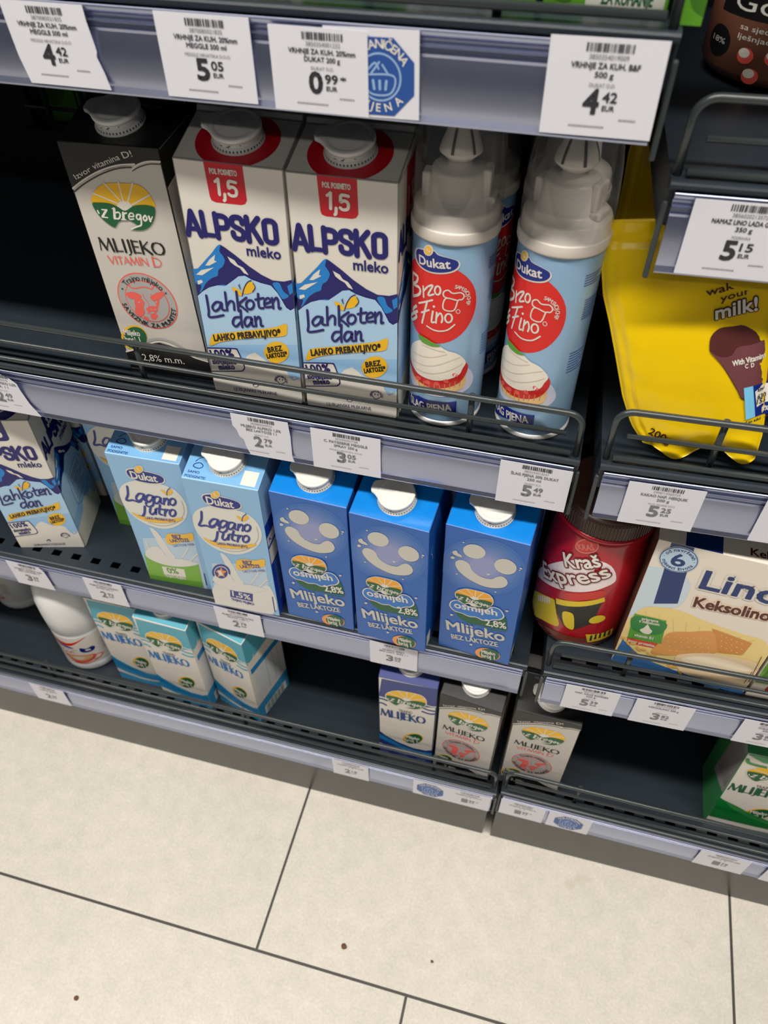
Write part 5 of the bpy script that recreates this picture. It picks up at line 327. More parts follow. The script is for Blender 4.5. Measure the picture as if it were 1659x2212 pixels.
'slag':[('p','canred',1,[(24.5,114.6),(24.1,119.9),(22.9,125.1),(20.8,130),(18,134.5),(14.6,138.6),(10.5,142),(6,144.8),(1.1,146.8),(-4.1,148.1),(-9.4,148.5),(-14.7,148.1),(-19.8,146.8),(-24.7,144.8),(-29.3,142),(-33.3,138.6),(-36.8,134.5),(-39.5,130),(-41.6,125.1),(-42.8,119.9),(-43.2,114.6),(-42.8,109.3),(-41.6,104.2),(-39.5,99.2),(-36.8,94.7),(-33.3,90.7),(-29.3,87.2),(-24.7,84.5),(-19.8,82.4),(-14.7,81.2),(-9.4,80.8),(-4.1,81.2),(1.1,82.4),(6,84.5),(10.5,87.2),(14.6,90.7),(18,94.7),(20.8,99.3),(22.9,104.2),(24.1,109.3)]),('s','white',3,[(-29.5,147.1),(-25.9,151.8),(-17.8,154.4),(-9.8,156.4),(-6.1,154.2),(2.2,152.9),(8.3,150.8),(9.5,146.8),(6,142.7),(-2,140),(-12.8,138.4),(-22.2,139.2),(-27.5,141.8)]),('s','dukatblue',4,[(-27.2,147.6),(-24.3,151.6),(-17.1,153.8),(-9.7,155.7),(-6.3,153.7),(1.5,152.7),(7.3,150.9),(8.4,147.3),(5,143.6),(-2.4,141.1),(-12.5,139.5),(-21,140.2),(-25.6,142.7)]),('t','white',5,'Dukat',-22.1,141.7,25.5,6.46,7.7,'b'),('p','white',5,[(-9.9,156.3),(-10,154.9),(-10.5,153.6),(-11.3,152.4),(-12.3,151.5),(-13.6,150.9),(-14.9,150.6),(-16.1,150.7),(-17.2,151.3),(-17.9,152.1),(-18.2,153.3),(-18,154.7),(-17.4,156.1),(-16.4,157.4),(-15.3,158.4),(-14,159.1),(-12.7,159.3),(-11.6,159.1),(-10.7,158.4),(-10.1,157.5)]),('p','gold',6,[(-10.9,155.9),(-11,154.9),(-11.4,153.8),(-12,152.9),(-12.8,152.1),(-13.8,151.6),(-14.8,151.4),(-15.8,151.5),(-16.6,152),(-17.1,152.7),(-17.3,153.7),(-17.2,154.8),(-16.7,155.9),(-16,156.9),(-15.1,157.7),(-14.1,158.2),(-13.2,158.4),(-12.3,158.2),(-11.6,157.7),(-11.1,156.9)]),('k','white',7,0.86,[(-15.2,155.8),(-13.6,154.4),(-12.1,154.6)],0),('k','white',3,2.23,[(-32.4,129.2),(-30.5,110.8)],0),('k','white',3,2.17,[(-31.9,129.2),(-24.3,130.1),(-25.3,125.3),(-30.3,120.8),(-21.7,122.4),(-21.4,117.2),(-30.5,110.5)],0),('k','white',3,1.55,[(-17.5,125.4),(-16.7,117)],0),('k','white',3,1.46,[(-17.1,121.7),(-13.8,126.3)],0),('k','white',3,1.46,[(-13,127.2),(-9.1,129.3),(-12.7,120.4),(-8.1,122.5)],0),('k','white',3,2.37,[(-24.9,105.3),(-29.7,99.3),(-23.8,97.1),(-31.1,89.9),(-33.6,92.1),(-23.4,101.6)],0),('k','white',3,1.41,[(-21.6,109.6),(-8.9,117.5)],0),('k','white',3,1.64,[(-13.3,114.8),(-17.4,94.6)],0),('k','white',3,1.47,[(-18.3,103.2),(-11.4,108.3)],0),('k','white',3,1.46,[(-8.1,108.4),(-8.8,99.3),(-6.6,99.6)],0),('k','white',3,1.42,[(-5,108.2),(-5.2,99.3)],0),('k','white',3,1.37,[(-5.1,103.8),(-2.3,108.4),(-0.5,104.4),(-1,100.6)],0),('k','white',3,1.37,[(-3.1,126.9),(-3.6,124.3),(-5,123),(-6.6,123.6),(-7.4,125.8),(-6.8,128.4),(-5.4,129.8),(-3.8,129.2)],1),('k','white',3,1.36,[(6.5,105.1),(5.9,102.5),(4.1,101.3),(2.3,102.2),(1.4,104.7),(2,107.4),(3.7,108.6),(5.6,107.7)],1),('p','white',3,[(-6.4,112.9),(-6.7,112),(-7.4,111.5),(-8.1,111.6),(-8.5,112.3),(-8.2,113.1),(-7.5,113.6),(-6.7,113.5)]),('k','white',3,1.21,[(-12.7,94.1),(-4.9,92.6),(3.2,94.5),(8.7,99.6)],0),('k','white',3,1.01,[(2.1,121.6),(-0.5,122.7),(-0.7,126.1),(2.3,127.9),(5.8,125.7),(11.5,126),(14.1,123.2),(12.7,120.3),(9.9,119.8),(7.3,111.6),(-0.3,112.4),(1.1,121.2),(9.6,119.8)],0),('a','white',3,'SAM SVOJ CHEF',6.2,119.3,11.4,85,-20,2.81,0,'b'),('k','white',3,0.51,[(11.9,110.5),(11.6,109.4),(10.6,109),(9.6,109.5),(9.1,110.7),(9.4,111.8),(10.4,112.3),(11.4,111.7)],1),('s','plate',2,[(-35.1,41.4),(-19.8,59),(9.8,65.4),(23,56.9),(28.9,45.1),(24.8,36.6),(11.9,32.5),(-5.7,30.5),(-24.5,30.5)]),('s','tart',4,[(-30,43),(-21.9,44.1),(-10,40.8),(1,42),(14.6,45.1),(20.5,51),(20.1,40.6),(11.6,36.9),(-2.2,36.1),(-17.5,34.9)]),('k','tartdark',5,0.69,[(-19,40.5),(-17.7,35.2)],0),('k','tartdark',5,0.64,[(-13.4,42.1),(-12.5,36.6)],0),('k','tartdark',5,0.61,[(-8.5,42.7),(-7.9,37.4)],0),('k','tartdark',5,0.59,[(-4,42.8),(-3.6,37.5)],0),('k','tartdark',5,0.58,[(0.3,42.3),(0.5,37.1)],0),('k','tartdark',5,0.58,[(4.3,44.3),(4.4,39)],0),('k','tartdark',5,0.58,[(8.3,45.9),(8.3,40.4)],0),('k','tartdark',5,0.58,[(12.3,47.1),(12.2,41.4)],0),('k','tartdark',5,0.6,[(16.5,47.9),(16.2,42)],0),('s','berry',5,[(-34.4,52.5),(-22.1,48.2),(-10.2,46.7),(0.7,47.9),(14,53.6),(17.7,64.2),(21.9,60.6),(21,53),(14.6,44.5),(1.1,39.8),(-10.9,38.7),(-25,41.5)]),('p','berrylight',6,[(-15.9,43),(-16.8,41.6),(-18.7,40.4),(-20.9,39.7),(-22.5,39.9),(-22.7,41),(-21.5,42.6),(-19.4,44),(-17.4,44.6),(-16.1,44.1)]),('p','berrylight',6,[(-7.1,42.6),(-7.9,41.5),(-9.4,40.8),(-11,40.7),(-12.2,41.3),(-12.4,42.5),(-11.5,43.8),(-10,44.6),(-8.4,44.6),(-7.3,43.8)]),('p','berrylight',6,[(0.4,43.4),(-0.3,42.4),(-1.6,42),(-3.1,42.2),(-4.1,43.1),(-4.3,44.3),(-3.5,45.4),(-2.2,45.9),(-0.8,45.6),(0.2,44.6)]),('p','berrylight',6,[(7.4,46.6),(6.7,45.8),(5.5,45.6),(4,46.1),(3.1,47.1),(2.9,48.4),(3.6,49.3),(4.9,49.6),(6.3,49),(7.2,47.9)]),('p','berrylight',6,[(14.3,52),(13.6,51.2),(12.3,51.3),(10.8,52),(9.8,53.2),(9.6,54.5),(10.3,55.3),(11.6,55.3),(13.1,54.5),(14.1,53.2)]),('s','creamw',6,[(-29.6,68.2),(-15.9,80.4),(-4.3,80.9),(4.2,76.5),(12.7,73.2),(19.6,64.9),(17.5,58.9),(14.1,52.6),(0.7,47.5),(-10.2,46.3),(-22.1,47.2),(-31.2,53.8)]),('k','creamsh',7,0.78,[(-26.1,63.4),(-9.2,67.2),(4.4,73.3)],0),('k','creamsh',7,0.73,[(-27.2,55.5),(-8.8,59.2),(8,67.5),(14.6,69.9)],0),('k','creamsh',7,0.74,[(-22.2,50.3),(-6.6,52.7),(8.5,58.9),(16.8,63.4)],0),('k','creamsh',7,0.74,[(-15.7,76.3),(-4.1,75.8),(2.7,75.2)],0),('s','leaf',8,[(-20.9,82.9),(-13.9,83.7),(-7.6,82.2),(-0.6,80.2),(-6.3,78.3),(-12,78.2),(-17.2,78.9)]),('p','dukatblue',3,[(-41.1,12.8),(-18.3,24.4),(14.9,26.5),(15.2,14.1),(-5,15),(-41.2,-0.8)]),('t','white',5,'ŠLAG PJENA',-28.2,11.3,39.7,7.02,9.2,'b'),('k','lagblue',2,0.6,[(34,147.2),(52,147.2)],0),('k','lagblue',2,0.6,[(34,145.3),(49,145.3)],0),('k','lagblue',2,0.6,[(34,143.3),(46,143.3)],0),('k','lagblue',2,0.6,[(34,141.3),(52,141.3)],0),('k','lagblue',2,0.6,[(34,139.3),(49,139.3)],0),('k','lagblue',2,0.6,[(38,127.1),(56,127.1)],0),('k','lagblue',2,0.6,[(38,125.2),(53,125.2)],0),('k','lagblue',2,0.6,[(38,123.3),(50,123.3)],0),('k','lagblue',2,0.6,[(38,121.3),(56,121.3)],0),('k','lagblue',2,0.6,[(38,119.4),(53,119.4)],0),('k','lagblue',2,0.6,[(38,117.4),(50,117.4)],0),('k','lagblue',2,0.6,[(38,115.5),(56,115.5)],0),('k','lagblue',2,0.6,[(38,113.5),(53,113.5)],0),('k','lagblue',2,0.6,[(38,111.5),(50,111.5)],0),('k','lagblue',2,0.6,[(34,83.2),(52,83.2)],0),('k','lagblue',2,0.6,[(34,80.8),(49,80.8)],0),('k','lagblue',2,0.6,[(34,78.4),(46,78.4)],0),('k','lagblue',2,0.6,[(34,75.9),(52,75.9)],0),('k','lagblue',2,0.6,[(34,73.4),(49,73.4)],0),('k','lagblue',2,0.6,[(34,70.9),(46,70.9)],0),('k','lagblue',2,0.6,[(34,68.4),(52,68.4)],0),('k','lagblue',2,0.6,[(34,65.9),(49,65.9)],0)],
'kras':[('s','brownred',1,[(-76.8,-21.6),(-47.4,15.3),(-29.2,20.6),(-6.5,19.6),(22.6,23.2),(49.9,18.1),(62.9,25),(62.5,-20.5),(31,-14.6),(-7.5,-14.9),(-37.8,-20.7)]),('s','jarwhite',1,[(-76.9,54.5),(-51.2,72),(-26,86.4),(-4.6,98),(11.5,108.1),(21.7,118),(12.6,138.5),(-7.2,143.2),(-30.4,125.9),(-49.7,99.8)]),('s','jarred2',2,[(-21.9,84.9),(-4.4,96.8),(12.3,104.3),(14.4,94),(-2.4,86),(-18.4,76)]),('s','jargold',2,[(-77.1,-8.4),(-69.8,31),(-32,65.6),(-24.3,48.7),(-19.1,30.8),(-39.1,20.4)]),('p','jardark',3,[(-29.7,65.3),(-1.5,81),(14.9,91.4),(13.5,67.5),(12,51),(-2.9,36.2),(-14.8,37.3),(-24.8,51.1)]),('p','jargold',4,[(-28.7,70.4),(15.2,94),(17.4,87.2),(-27.1,62.6)]),('p','jarwhite',3,[(-54.9,44),(-52.1,47.1),(-48.8,40.8),(-51.4,38.3)]),('p','jarwhite',3,[(-50.5,48.9),(-48.2,51.5),(-45.3,44.6),(-47.5,42.6)]),('p','jarwhite',3,[(-46.8,52.9),(-44.7,55.1),(-42.1,47.9),(-44.1,46.2)]),('p','jarwhite',3,[(-43.5,56.4),(-41.6,58.2),(-39.1,50.8),(-40.9,49.3)]),('p','jarwhite',3,[(-40.4,59.3),(-38.6,60.9),(-36.3,53.3),(-38,52)]),('p','jarwhite',3,[(-37.6,61.9),(-35.9,63.3),(-33.6,55.5),(-35.3,54.4)]),('s','jargold',5,[(-18.4,57),(-8.9,61.1),(-4.7,46.7),(-4.4,35.4),(-13.3,38.5)]),('p','jargold',5,[(23.4,59.7),(23.7,57.6),(23.2,55.6),(21.9,53.8),(20,52.5),(17.7,51.5),(15.2,51),(12.8,50.9),(10.7,51.4),(9.2,52.4),(8.2,54),(7.9,56),(8.4,58.2),(9.5,60.4),(11.2,62.4),(13.3,63.8),(15.7,64.4),(18.2,64.3),(20.4,63.3),(22.2,61.7)]),('p','jargold',4,[(9.4,30.8),(40.7,29.9),(42.3,16.7),(13.8,16)]),('p','jardark',5,[(14.7,28.4),(16.6,29.4),(17.6,19.1),(15.4,18.3)]),('p','jardark',5,[(19.1,30.1),(21,30.7),(22.1,20.7),(19.8,20.1)]),('p','jardark',5,[(23.8,31),(25.8,31.3),(27,21.4),(24.4,21.3)]),('p','jardark',5,[(28.8,31.1),(31.1,31),(32.4,21.1),(29.6,21.6)]),('p','jardark',5,[(34.6,29.9),(37.3,29.1),(38.8,19.1),(35.4,20.5)]),('s','jarwave',3,[(-47.4,3.2),(-28.7,18.1),(-7,22.3),(16,21.8),(16.2,3.6),(-9.4,-3.6),(-32.7,-7.8)]),('t','jarout',5,'Kraš',-28.2,120.3,36.5,15.13,29.2,'bO'),('t','white',7,'Kraš',-28.2,120.3,36.5,15.13,29.2,'b'),('t','jarout',8,'Express',-51,80.2,80.8,16.2,35,'bO'),('t','white',10,'Express',-51,80.2,80.8,16.2,35,'b'),('p','jarpink',3,[(-3.6,161.8),(-3.7,158.6),(-4.8,155.4),(-6.8,152.5),(-9.6,150),(-12.8,148),(-16.3,146.6),(-19.6,146.1),(-22.5,146.5),(-24.5,148),(-25.5,150.4),(-25.4,153.7),(-24.1,157.5),(-21.9,161.3),(-18.9,164.6),(-15.6,167),(-12.3,168.1),(-9.1,168.1),(-6.5,166.8),(-4.6,164.6)]),('p','jarred2',4,[(-4.7,161.5),(-4.8,158.8),(-5.8,156),(-7.6,153.5),(-10.1,151.2),(-13,149.5),(-16.1,148.2),(-19.1,147.7),(-21.6,148),(-23.4,149.2),(-24.3,151.3),(-24.2,154.1),(-23,157.4),(-21,160.6),(-18.4,163.5),(-15.4,165.5),(-12.4,166.6),(-9.6,166.6),(-7.2,165.7),(-5.6,163.8)]),('t','jarpink',5,'KRAŠ',-21.1,148.7,16.3,6.6,26.4,'b')],
'keksolino':[('s','kekyellow',1,[(-0.5,66.6),(3.2,87.1),(17.6,101.2),(38.4,105.1),(69,98.2),(98.7,93.6),(123.3,86.6),(141.9,24.2),(107,20.9),(3.1,10.3)]),('k','kekline',2,0.75,[(33.5,43.1),(12.7,91.2)],0),('k','kekline',2,0.75,[(41.7,47.1),(25.3,91.1)],0),('k','kekline',2,0.74,[(49.9,51),(37.8,90.9)],0),('k','kekline',2,0.74,[(57.9,54.9),(50.3,90.7)],0),('k','kekline',2,0.73,[(65.8,58.7),(62.6,90.5)],0),('k','kekline',2,0.73,[(73.6,62.5),(74.9,90.4)],0),('k','kekline',2,0.73,[(81.3,66.3),(87,90.2)],0),('k','kekline',2,0.72,[(89,70),(99.1,90)],0),('k','kekline',2,0.72,[(96.5,73.6),(111.1,89.9)],0),('s','kekblue0',1,[(-5.9,145.2),(5.6,155.5),(22,156.2),(38.9,144.5),(37.2,109.7),(11,98.3),(-0.6,77.4)]),('p','kekblue',2,[(0.2,1.1),(3,40),(17.2,26.3),(30.6,16.5),(63.8,10.4),(95.5,8.5),(125,11.9),(130.4,-0),(0.9,-6.4)]),('p','keknavy',2,[(10,195.4),(28.6,197.6),(32.3,153.5),(36,114.2),(16.5,105.8),(13.7,150.7)]),('p','kekpale',4,[(36.9,175.7),(37.2,170.5),(36,165.5),(33.2,161.1),(29.3,157.8),(24.6,156),(19.5,155.8),(14.5,157.2),(10.3,160.2),(7.1,164.4),(5.4,169.4),(5.2,174.6),(6.7,179.5),(9.5,183.8),(13.4,186.9),(18.1,188.6),(23,188.7),(27.8,187.3),(31.9,184.5),(35,180.5)]),('p','keknavy',5,[(36.4,175.6),(36.7,170.6),(35.5,165.8),(32.8,161.6),(29,158.4),(24.4,156.6),(19.5,156.4),(14.7,157.8),(10.6,160.7),(7.6,164.7),(5.9,169.5),(5.8,174.5),(7.1,179.3),(9.9,183.3),(13.7,186.3),(18.2,188),(23,188.1),(27.6,186.8),(31.6,184),(34.6,180.2)]),('p','kekpale',6,[(35.7,175.5),(36,170.8),(34.9,166.2),(32.3,162.2),(28.7,159.2),(24.3,157.5),(19.5,157.2),(15,158.6),(11,161.3),(8.1,165.1),(6.6,169.6),(6.4,174.3),(7.7,178.9),(10.4,182.8),(14,185.6),(18.3,187.2),(22.9,187.3),(27.3,186.1),(31.2,183.5),(34.1,179.8)]),('t','keknavy',7,'6',17.1,163.4,11,14.94,12.5,'b'),('a','keknavy',7,'· od navršenih ·',21.3,172.5,12.1,178,2,3.61,0,'b'),('a','keknavy',7,'mjeseci života',21.3,172.5,12.1,195,345,3.61,1,'b'),('t','white',4,'Lino',46.8,143.1,64.6,23.8,1.2,'bO'),('t','keknavy',6,'Lino',46.8,143.1,64.6,23.8,1.2,'b'),('t','kekpeach',4,'Keksolino',49.1,116.1,62.7,13.89,4.7,'bO'),('t','kekbrown',6,'Keksolino',49.1,116.1,62.7,13.89,4.7,'b'),('s','kekgreen',3,[(4.4,81.8),(8.3,84.5),(30.4,85.4),(33.7,83.2),(37.1,53.4),(36.1,48.4),(8.1,45.3),(6.4,47.4)]),('s','kekgreen2',4,[(4.9,80.9),(33.1,82.9),(34.9,67.8),(29.2,60.4),(17.7,57.7),(6.8,61.6)]),('p','kekred',3,[(6.7,44.7),(36.3,47.3),(36.2,38.6),(7.2,35.6)]),('t','white',6,'priprema',12.5,78.4,14.9,4.2,7.2,'b'),('t','white',6,'s mlijekom',11.1,74,18.2,4.22,5.5,'b'),('t','white',6,'vitamin B1',11.7,50.4,17.5,4.66,4.7,'b'),('t','white',6,'izvor proteina',8.4,39.1,25,4.49,3.6,'b'),('s','white',6,[(19.2,73.4),(22.9,67.7),(25.4,65.3),(24.1,59.6),(19,58.4),(14.4,62.4),(17,66.9)]),('s','bisc',3,[(40.6,69),(57.4,78.2),(76.9,86),(88.1,58.4),(56.7,37),(33,29.6),(37.1,53.4)]),('p','bisc2',4,[(72.6,90.7),(77.7,90.4),(110.2,84.3),(108.4,63.3),(88.3,57.9),(78.2,83.9)]),('p','biscdot',5,[(41.5,62.6),(41.4,61.7),(40.7,61.4),(40.2,61.9),(40.4,62.7),(41,63)]),('p','biscdot',5,[(43.9,55.8),(43.7,55),(43.1,54.7),(42.5,55.2),(42.7,56),(43.4,56.3)]),('p','biscdot',5,[(46.3,49),(46.1,48.2),(45.4,47.8),(44.9,48.3),(45.1,49.2),(45.8,49.5)]),('p','biscdot',5,[(48.7,42.1),(48.5,41.3),(47.9,40.9),(47.3,41.4),(47.5,42.3),(48.2,42.6)]),('p','biscdot',5,[(47,64.6),(46.8,63.8),(46.2,63.5),(45.7,64),(45.8,64.8),(46.5,65.1)]),('p','biscdot',5,[(49.4,57.9),(49.2,57.1),(48.6,56.8),(48.1,57.2),(48.2,58.1),(48.9,58.4)]),('p','biscdot',5,[(51.8,51.1),(51.6,50.3),(51,50),(50.5,50.5),(50.6,51.3),(51.3,51.6)]),('p','biscdot',5,[(54.2,44.2),(54.1,43.4),(53.4,43.1),(52.9,43.6),(53.1,44.4),(53.7,44.7)]),('p','biscdot',5,[(52.4,66.6),(52.3,65.8),(51.6,65.5),(51.1,66),(51.3,66.8),(51.9,67.1)]),('p','biscdot',5,[(54.8,59.9),(54.7,59.1),(54,58.8),(53.5,59.3),(53.7,60.1),(54.3,60.4)]),('p','biscdot',5,[(57.3,53.2),(57.1,52.4),(56.5,52.1),(56,52.6),(56.1,53.4),(56.8,53.7)]),('p','biscdot',5,[(59.7,46.4),(59.6,45.5),(58.9,45.2),(58.4,45.7),(58.6,46.5),(59.2,46.9)]),('p','biscdot',5,[(57.8,68.6),(57.7,67.8),(57,67.5),(56.5,68),(56.7,68.8),(57.3,69.1)]),('p','biscdot',5,[(60.3,62),(60.1,61.2),(59.5,60.9),(58.9,61.3),(59.1,62.1),(59.8,62.5)]),('p','biscdot',5,[(62.7,55.3),(62.6,54.5),(61.9,54.1),(61.4,54.6),(61.6,55.4),(62.2,55.8)]),('p','biscdot',5,[(65.2,48.5),(65.1,47.7),(64.4,47.3),(63.9,47.8),(64,48.7),(64.7,49)]),('p','biscdot',5,[(63.2,70.6),(63,69.8),(62.4,69.5),(61.9,70),(62,70.8),(62.7,71.1)]),('p','biscdot',5,[(65.6,64),(65.5,63.2),(64.8,62.9),(64.3,63.4),(64.5,64.2),(65.1,64.5)]),('p','biscdot',5,[(68.1,57.3),(68,56.5),(67.3,56.2),(66.8,56.7),(67,57.5),(67.6,57.8)]),('p','biscdot',5,[(70.6,50.6),(70.5,49.8),(69.8,49.4),(69.3,49.9),(69.5,50.8),(70.1,51.1)]),('p','biscdot',5,[(68.5,72.6),(68.4,71.8),(67.7,71.5),(67.2,72),(67.4,72.7),(68,73)]),('p','biscdot',5,[(71,66),(70.8,65.2),(70.2,64.9),(69.7,65.4),(69.8,66.2),(70.5,66.5)]),('p','biscdot',5,[(73.5,59.4),(73.3,58.6),(72.7,58.3),(72.2,58.7),(72.3,59.5),(73,59.9)]),('p','biscdot',5,[(76,52.7),(75.9,51.9),(75.2,51.5),(74.7,52),(74.9,52.8),(75.5,53.2)]),('p','biscdot',5,[(73.8,74.5),(73.6,73.7),(73,73.4),(72.5,73.9),(72.6,74.7),(73.3,75)]),('p','biscdot',5,[(76.3,68),(76.1,67.2),(75.5,66.9),(75,67.4),(75.1,68.2),(75.8,68.5)]),('p','biscdot',5,[(78.8,61.4),(78.7,60.6),(78,60.3),(77.5,60.8),(77.7,61.6),(78.3,61.9)]),('p','biscdot',5,[(81.4,54.7),(81.2,53.9),(80.6,53.6),(80.1,54.1),(80.2,54.9),(80.9,55.2)]),('p','biscdot',5,[(83.6,85.1),(83.5,84.4),(82.9,84.1),(82.4,84.5),(82.5,85.3),(83.1,85.6)]),('p','biscdot',5,[(86.1,77.1),(85.9,76.3),(85.3,76),(84.8,76.5),(84.9,77.3),(85.6,77.6)]),('p','biscdot',5,[(88.6,68.9),(88.4,68.2),(87.8,67.9),(87.3,68.3),(87.4,69.1),(88,69.4)]),('p','biscdot',5,[(88.5,84),(88.4,83.2),(87.8,82.9),(87.3,83.4),(87.4,84.1),(88,84.4)]),('p','biscdot',5,[(91,75.9),(90.9,75.2),(90.3,74.9),(89.8,75.3),(89.9,76.1),(90.5,76.4)]),('p','biscdot',5,[(93.6,67.8),(93.4,67),(92.8,66.7),(92.3,67.2),(92.4,67.9),(93.1,68.2)]),('p','biscdot',5,[(93.5,82.8),(93.4,82.1),(92.7,81.8),(92.2,82.2),(92.4,83),(93,83.3)]),('p','biscdot',5,[(96,74.8),(95.9,74),(95.3,73.7),(94.8,74.2),(94.9,74.9),(95.5,75.2)]),('p','biscdot',5,[(98.6,66.6),(98.5,65.8),(97.8,65.5),(97.3,66),(97.4,66.8),(98.1,67.1)]),('p','biscdot',5,[(98.4,81.6),(98.3,80.9),(97.7,80.6),(97.2,81.1),(97.3,81.8),(97.9,82.1)]),('p','biscdot',5,[(101,73.6),(100.9,72.8),(100.2,72.5),(99.7,73),(99.8,73.8),(100.5,74.1)]),('p','biscdot',5,[(103.6,65.4),(103.5,64.6),(102.8,64.3),(102.3,64.8),(102.4,65.6),(103.1,65.9)]),('p','biscdot',5,[(103.3,80.5),(103.2,79.7),(102.6,79.4),(102.1,79.9),(102.2,80.7),(102.8,81)]),('p','biscdot',5,[(105.9,72.4),(105.8,71.7),(105.2,71.4),(104.7,71.8),(104.8,72.6),(105.4,72.9)]),('p','biscdot',5,[(108.6,64.3),(108.5,63.5),(107.8,63.2),(107.3,63.6),(107.4,64.4),(108.1,64.7)]),('s','bowl',6,[(55.2,33.9),(62.5,43.4),(82,53.9),(107.3,57.9),(125.8,54.4),(130.9,21.4),(108.7,15.6),(79.7,9.4),(64.4,13.8)]),('s','bowl2',7,[(61.1,31.8),(70.4,42.4),(87.8,49.6),(110,49.3),(123.3,44.4),(110.2,34.7),(81.8,28.9)]),('p','wheat',5,[(5.5,43.1),(4.8,41.4),(2.7,40.5),(0.5,40.8),(-0.5,42.2),(0.2,43.9),(2.2,44.8),(4.4,44.5)]),('p','wheat',5,[(11.5,32.9),(10.3,32.8),(8.2,34.8),(6.6,37.8),(6.3,40),(7.5,40.1),(9.5,38.1),(11.2,35.1)]),('p','wheat',5,[(16.7,38),(16,36.3),(13.9,35.4),(11.7,35.7),(10.7,37.1),(11.4,38.8),(13.4,39.7),(15.6,39.4)]),('p','wheat',5,[(22.8,27.8),(21.6,27.6),(19.5,29.7),(17.8,32.7),(17.5,34.9),(18.7,35),(20.8,33),(22.5,30)]),('p','wheat',5,[(27.9,32.9),(27.2,31.3),(25.2,30.3),(23,30.6),(21.9,32),(22.6,33.7),(24.6,34.6),(26.8,34.3)]),('p','wheat',5,[(34.1,22.6),(32.9,22.5),(30.8,24.5),(29.1,27.5),(28.8,29.8),(30,29.9),(32.1,27.9),(33.8,24.9)]),('p','wheat',5,[(39.2,27.8),(38.5,26.1),(36.5,25.2),(34.3,25.5),(33.2,26.9),(33.8,28.6),(35.9,29.6),(38.1,29.2)]),('p','wheat',5,[(45.5,17.5),(44.3,17.3),(42.2,19.4),(40.4,22.4),(40.1,24.6),(41.3,24.8),(43.4,22.8),(45.1,19.7)]),('p','wheat',5,[(50.5,22.7),(49.8,21),(47.8,20),(45.6,20.4),(44.5,21.8),(45.2,23.5),(47.1,24.4),(49.3,24.1)]),('p','wheat',5,[(56.9,12.3),(55.7,12.1),(53.6,14.2),(51.8,17.3),(51.4,19.5),(52.6,19.7),(54.7,17.6),(56.5,14.6)]),('p','wheat',5,[(61.8,17.6),(61.2,15.9),(59.2,14.9),(57,15.2),(55.9,16.6),(56.5,18.3),(58.5,19.3),(60.7,19)]),('p','wheat',5,[(68.4,7.1),(67.1,6.9),(65,9),(63.2,12.1),(62.8,14.4),(64,14.5),(66.1,12.4),(67.9,9.4)]),('k','kekbrown',8,0.59,[(123.8,69),(126.7,25.2)],0),('k','kekbrown',8,0.6,[(124.2,41.9),(123.7,20.6)],0)],
'kakao':[('t','choc',2,'wake up',93.1,126.9,35.5,4.82,20.1,'b'),('t','choc',2,'your',103.2,123.9,18.7,4.18,20.1,'b'),('t','choc',2,'milk!',103.2,112.2,26.5,8.97,17.3,'bO'),('t','white',4,'milk!',103.2,112.2,26.5,8.97,17.3,'b'),('s','cocoa',1,[(104.3,93.5),(103.5,99.6),(105.5,104.3),(109.5,107),(117.2,108.2),(125.2,110.5),(130.3,111.9),(134.1,115),(139.3,122.9),(150.7,121.1),(161.7,88.1),(161.3,69.7),(150.1,64),(138.8,56.4),(132.2,62.9),(119.9,76.8),(110.8,85.5),(106,89.3)]),('s','cocoa2',2,[(106.4,89.3),(113.8,86.4),(120.7,87.9),(123.1,93.7),(131.8,96.8),(141.4,101.8),(152.6,106.1),(160.2,87.8),(148.9,67.6),(138.5,57.3),(132,63.8),(119.6,77.7),(110.8,85.5)]),('t','white',3,'With Vitamins',123.9,80.4,21.6,3.99,21.7,'b'),('t','white',3,'C  D',132.5,79.8,5.8,3.1,18.1,'b'),('p','portion',3,[(135.9,65.4),(141.8,67.4),(150.7,43.9),(144.8,41.2)]),('p','dukatblue',3,[(141.8,67.4),(154.3,71.3),(162.1,46.9),(150.7,43.9)]),('p','white',4,[(144.6,63.1),(148.3,68.4),(154.1,69.4),(158.4,56),(153.2,54.1),(149.4,51.5)]),('t','ink',5,'1 portion',145.9,47.9,11.6,0.15,110.9,'b'),('t','ink',5,'Ene',146.5,63.4,5.1,3,14.9,'b'),('t','ink',5,'630',148.1,57.5,5.8,3.6,14.5,'b'),('t','ink',5,'151',148.7,53.8,5.6,3.43,12.9,'b'),('t','white',5,'8%',154.1,47.9,4.9,3.48,15.7,'b'),('t','ink',2,"of an adult's RI*",144.5,37.3,19.7,2.17,20.3,'b'),('t','choc',2,'200g',81.3,17.4,17.1,5.34,-16.2,'b')],
}
# ------------------------------------------------------------------ the place: floor, plinths, back panel
m = MB(); m.add([(-3, -1.8, 0), (3, -1.8, 0), (3, 1.5, 0), (-3, 1.5, 0)], [(0, 1, 2, 3)], 'floor_tiles')
struct(m.build('floor'))
m = MB(); PX0, PX1, PZ0, PZ1 = -.655, -.35, .735, .93
for a, b in (((-1.25, 0), (PX0, 1.6)), ((PX1, 0), (1.25, 1.6)), ((PX0, 0), (PX1, PZ0)), ((PX0, PZ1), (PX1, 1.6))): m.box((a[0], .42, a[1]), (b[0], .43, b[1]), 'panel')
m.box((-1.25, .62, 0), (1.25, .63, 1.6), 'panel'); m.box((-.72, .43, PZ0 - .02), (-.3, .62, PZ0 - .004), 'panel')
struct(m.build('wall_back'))
t = thing('wire_grid', 'dark wire grid in the shelf back, in front of the green packs', 'grid', (PX0, .412, PZ0)); m = MB()
for i in range(7): m.tube([(.033 + i * .0475, 0, 0), (.033 + i * .0475, 0, PZ1 - PZ0)], .0028, 'wire', 8)
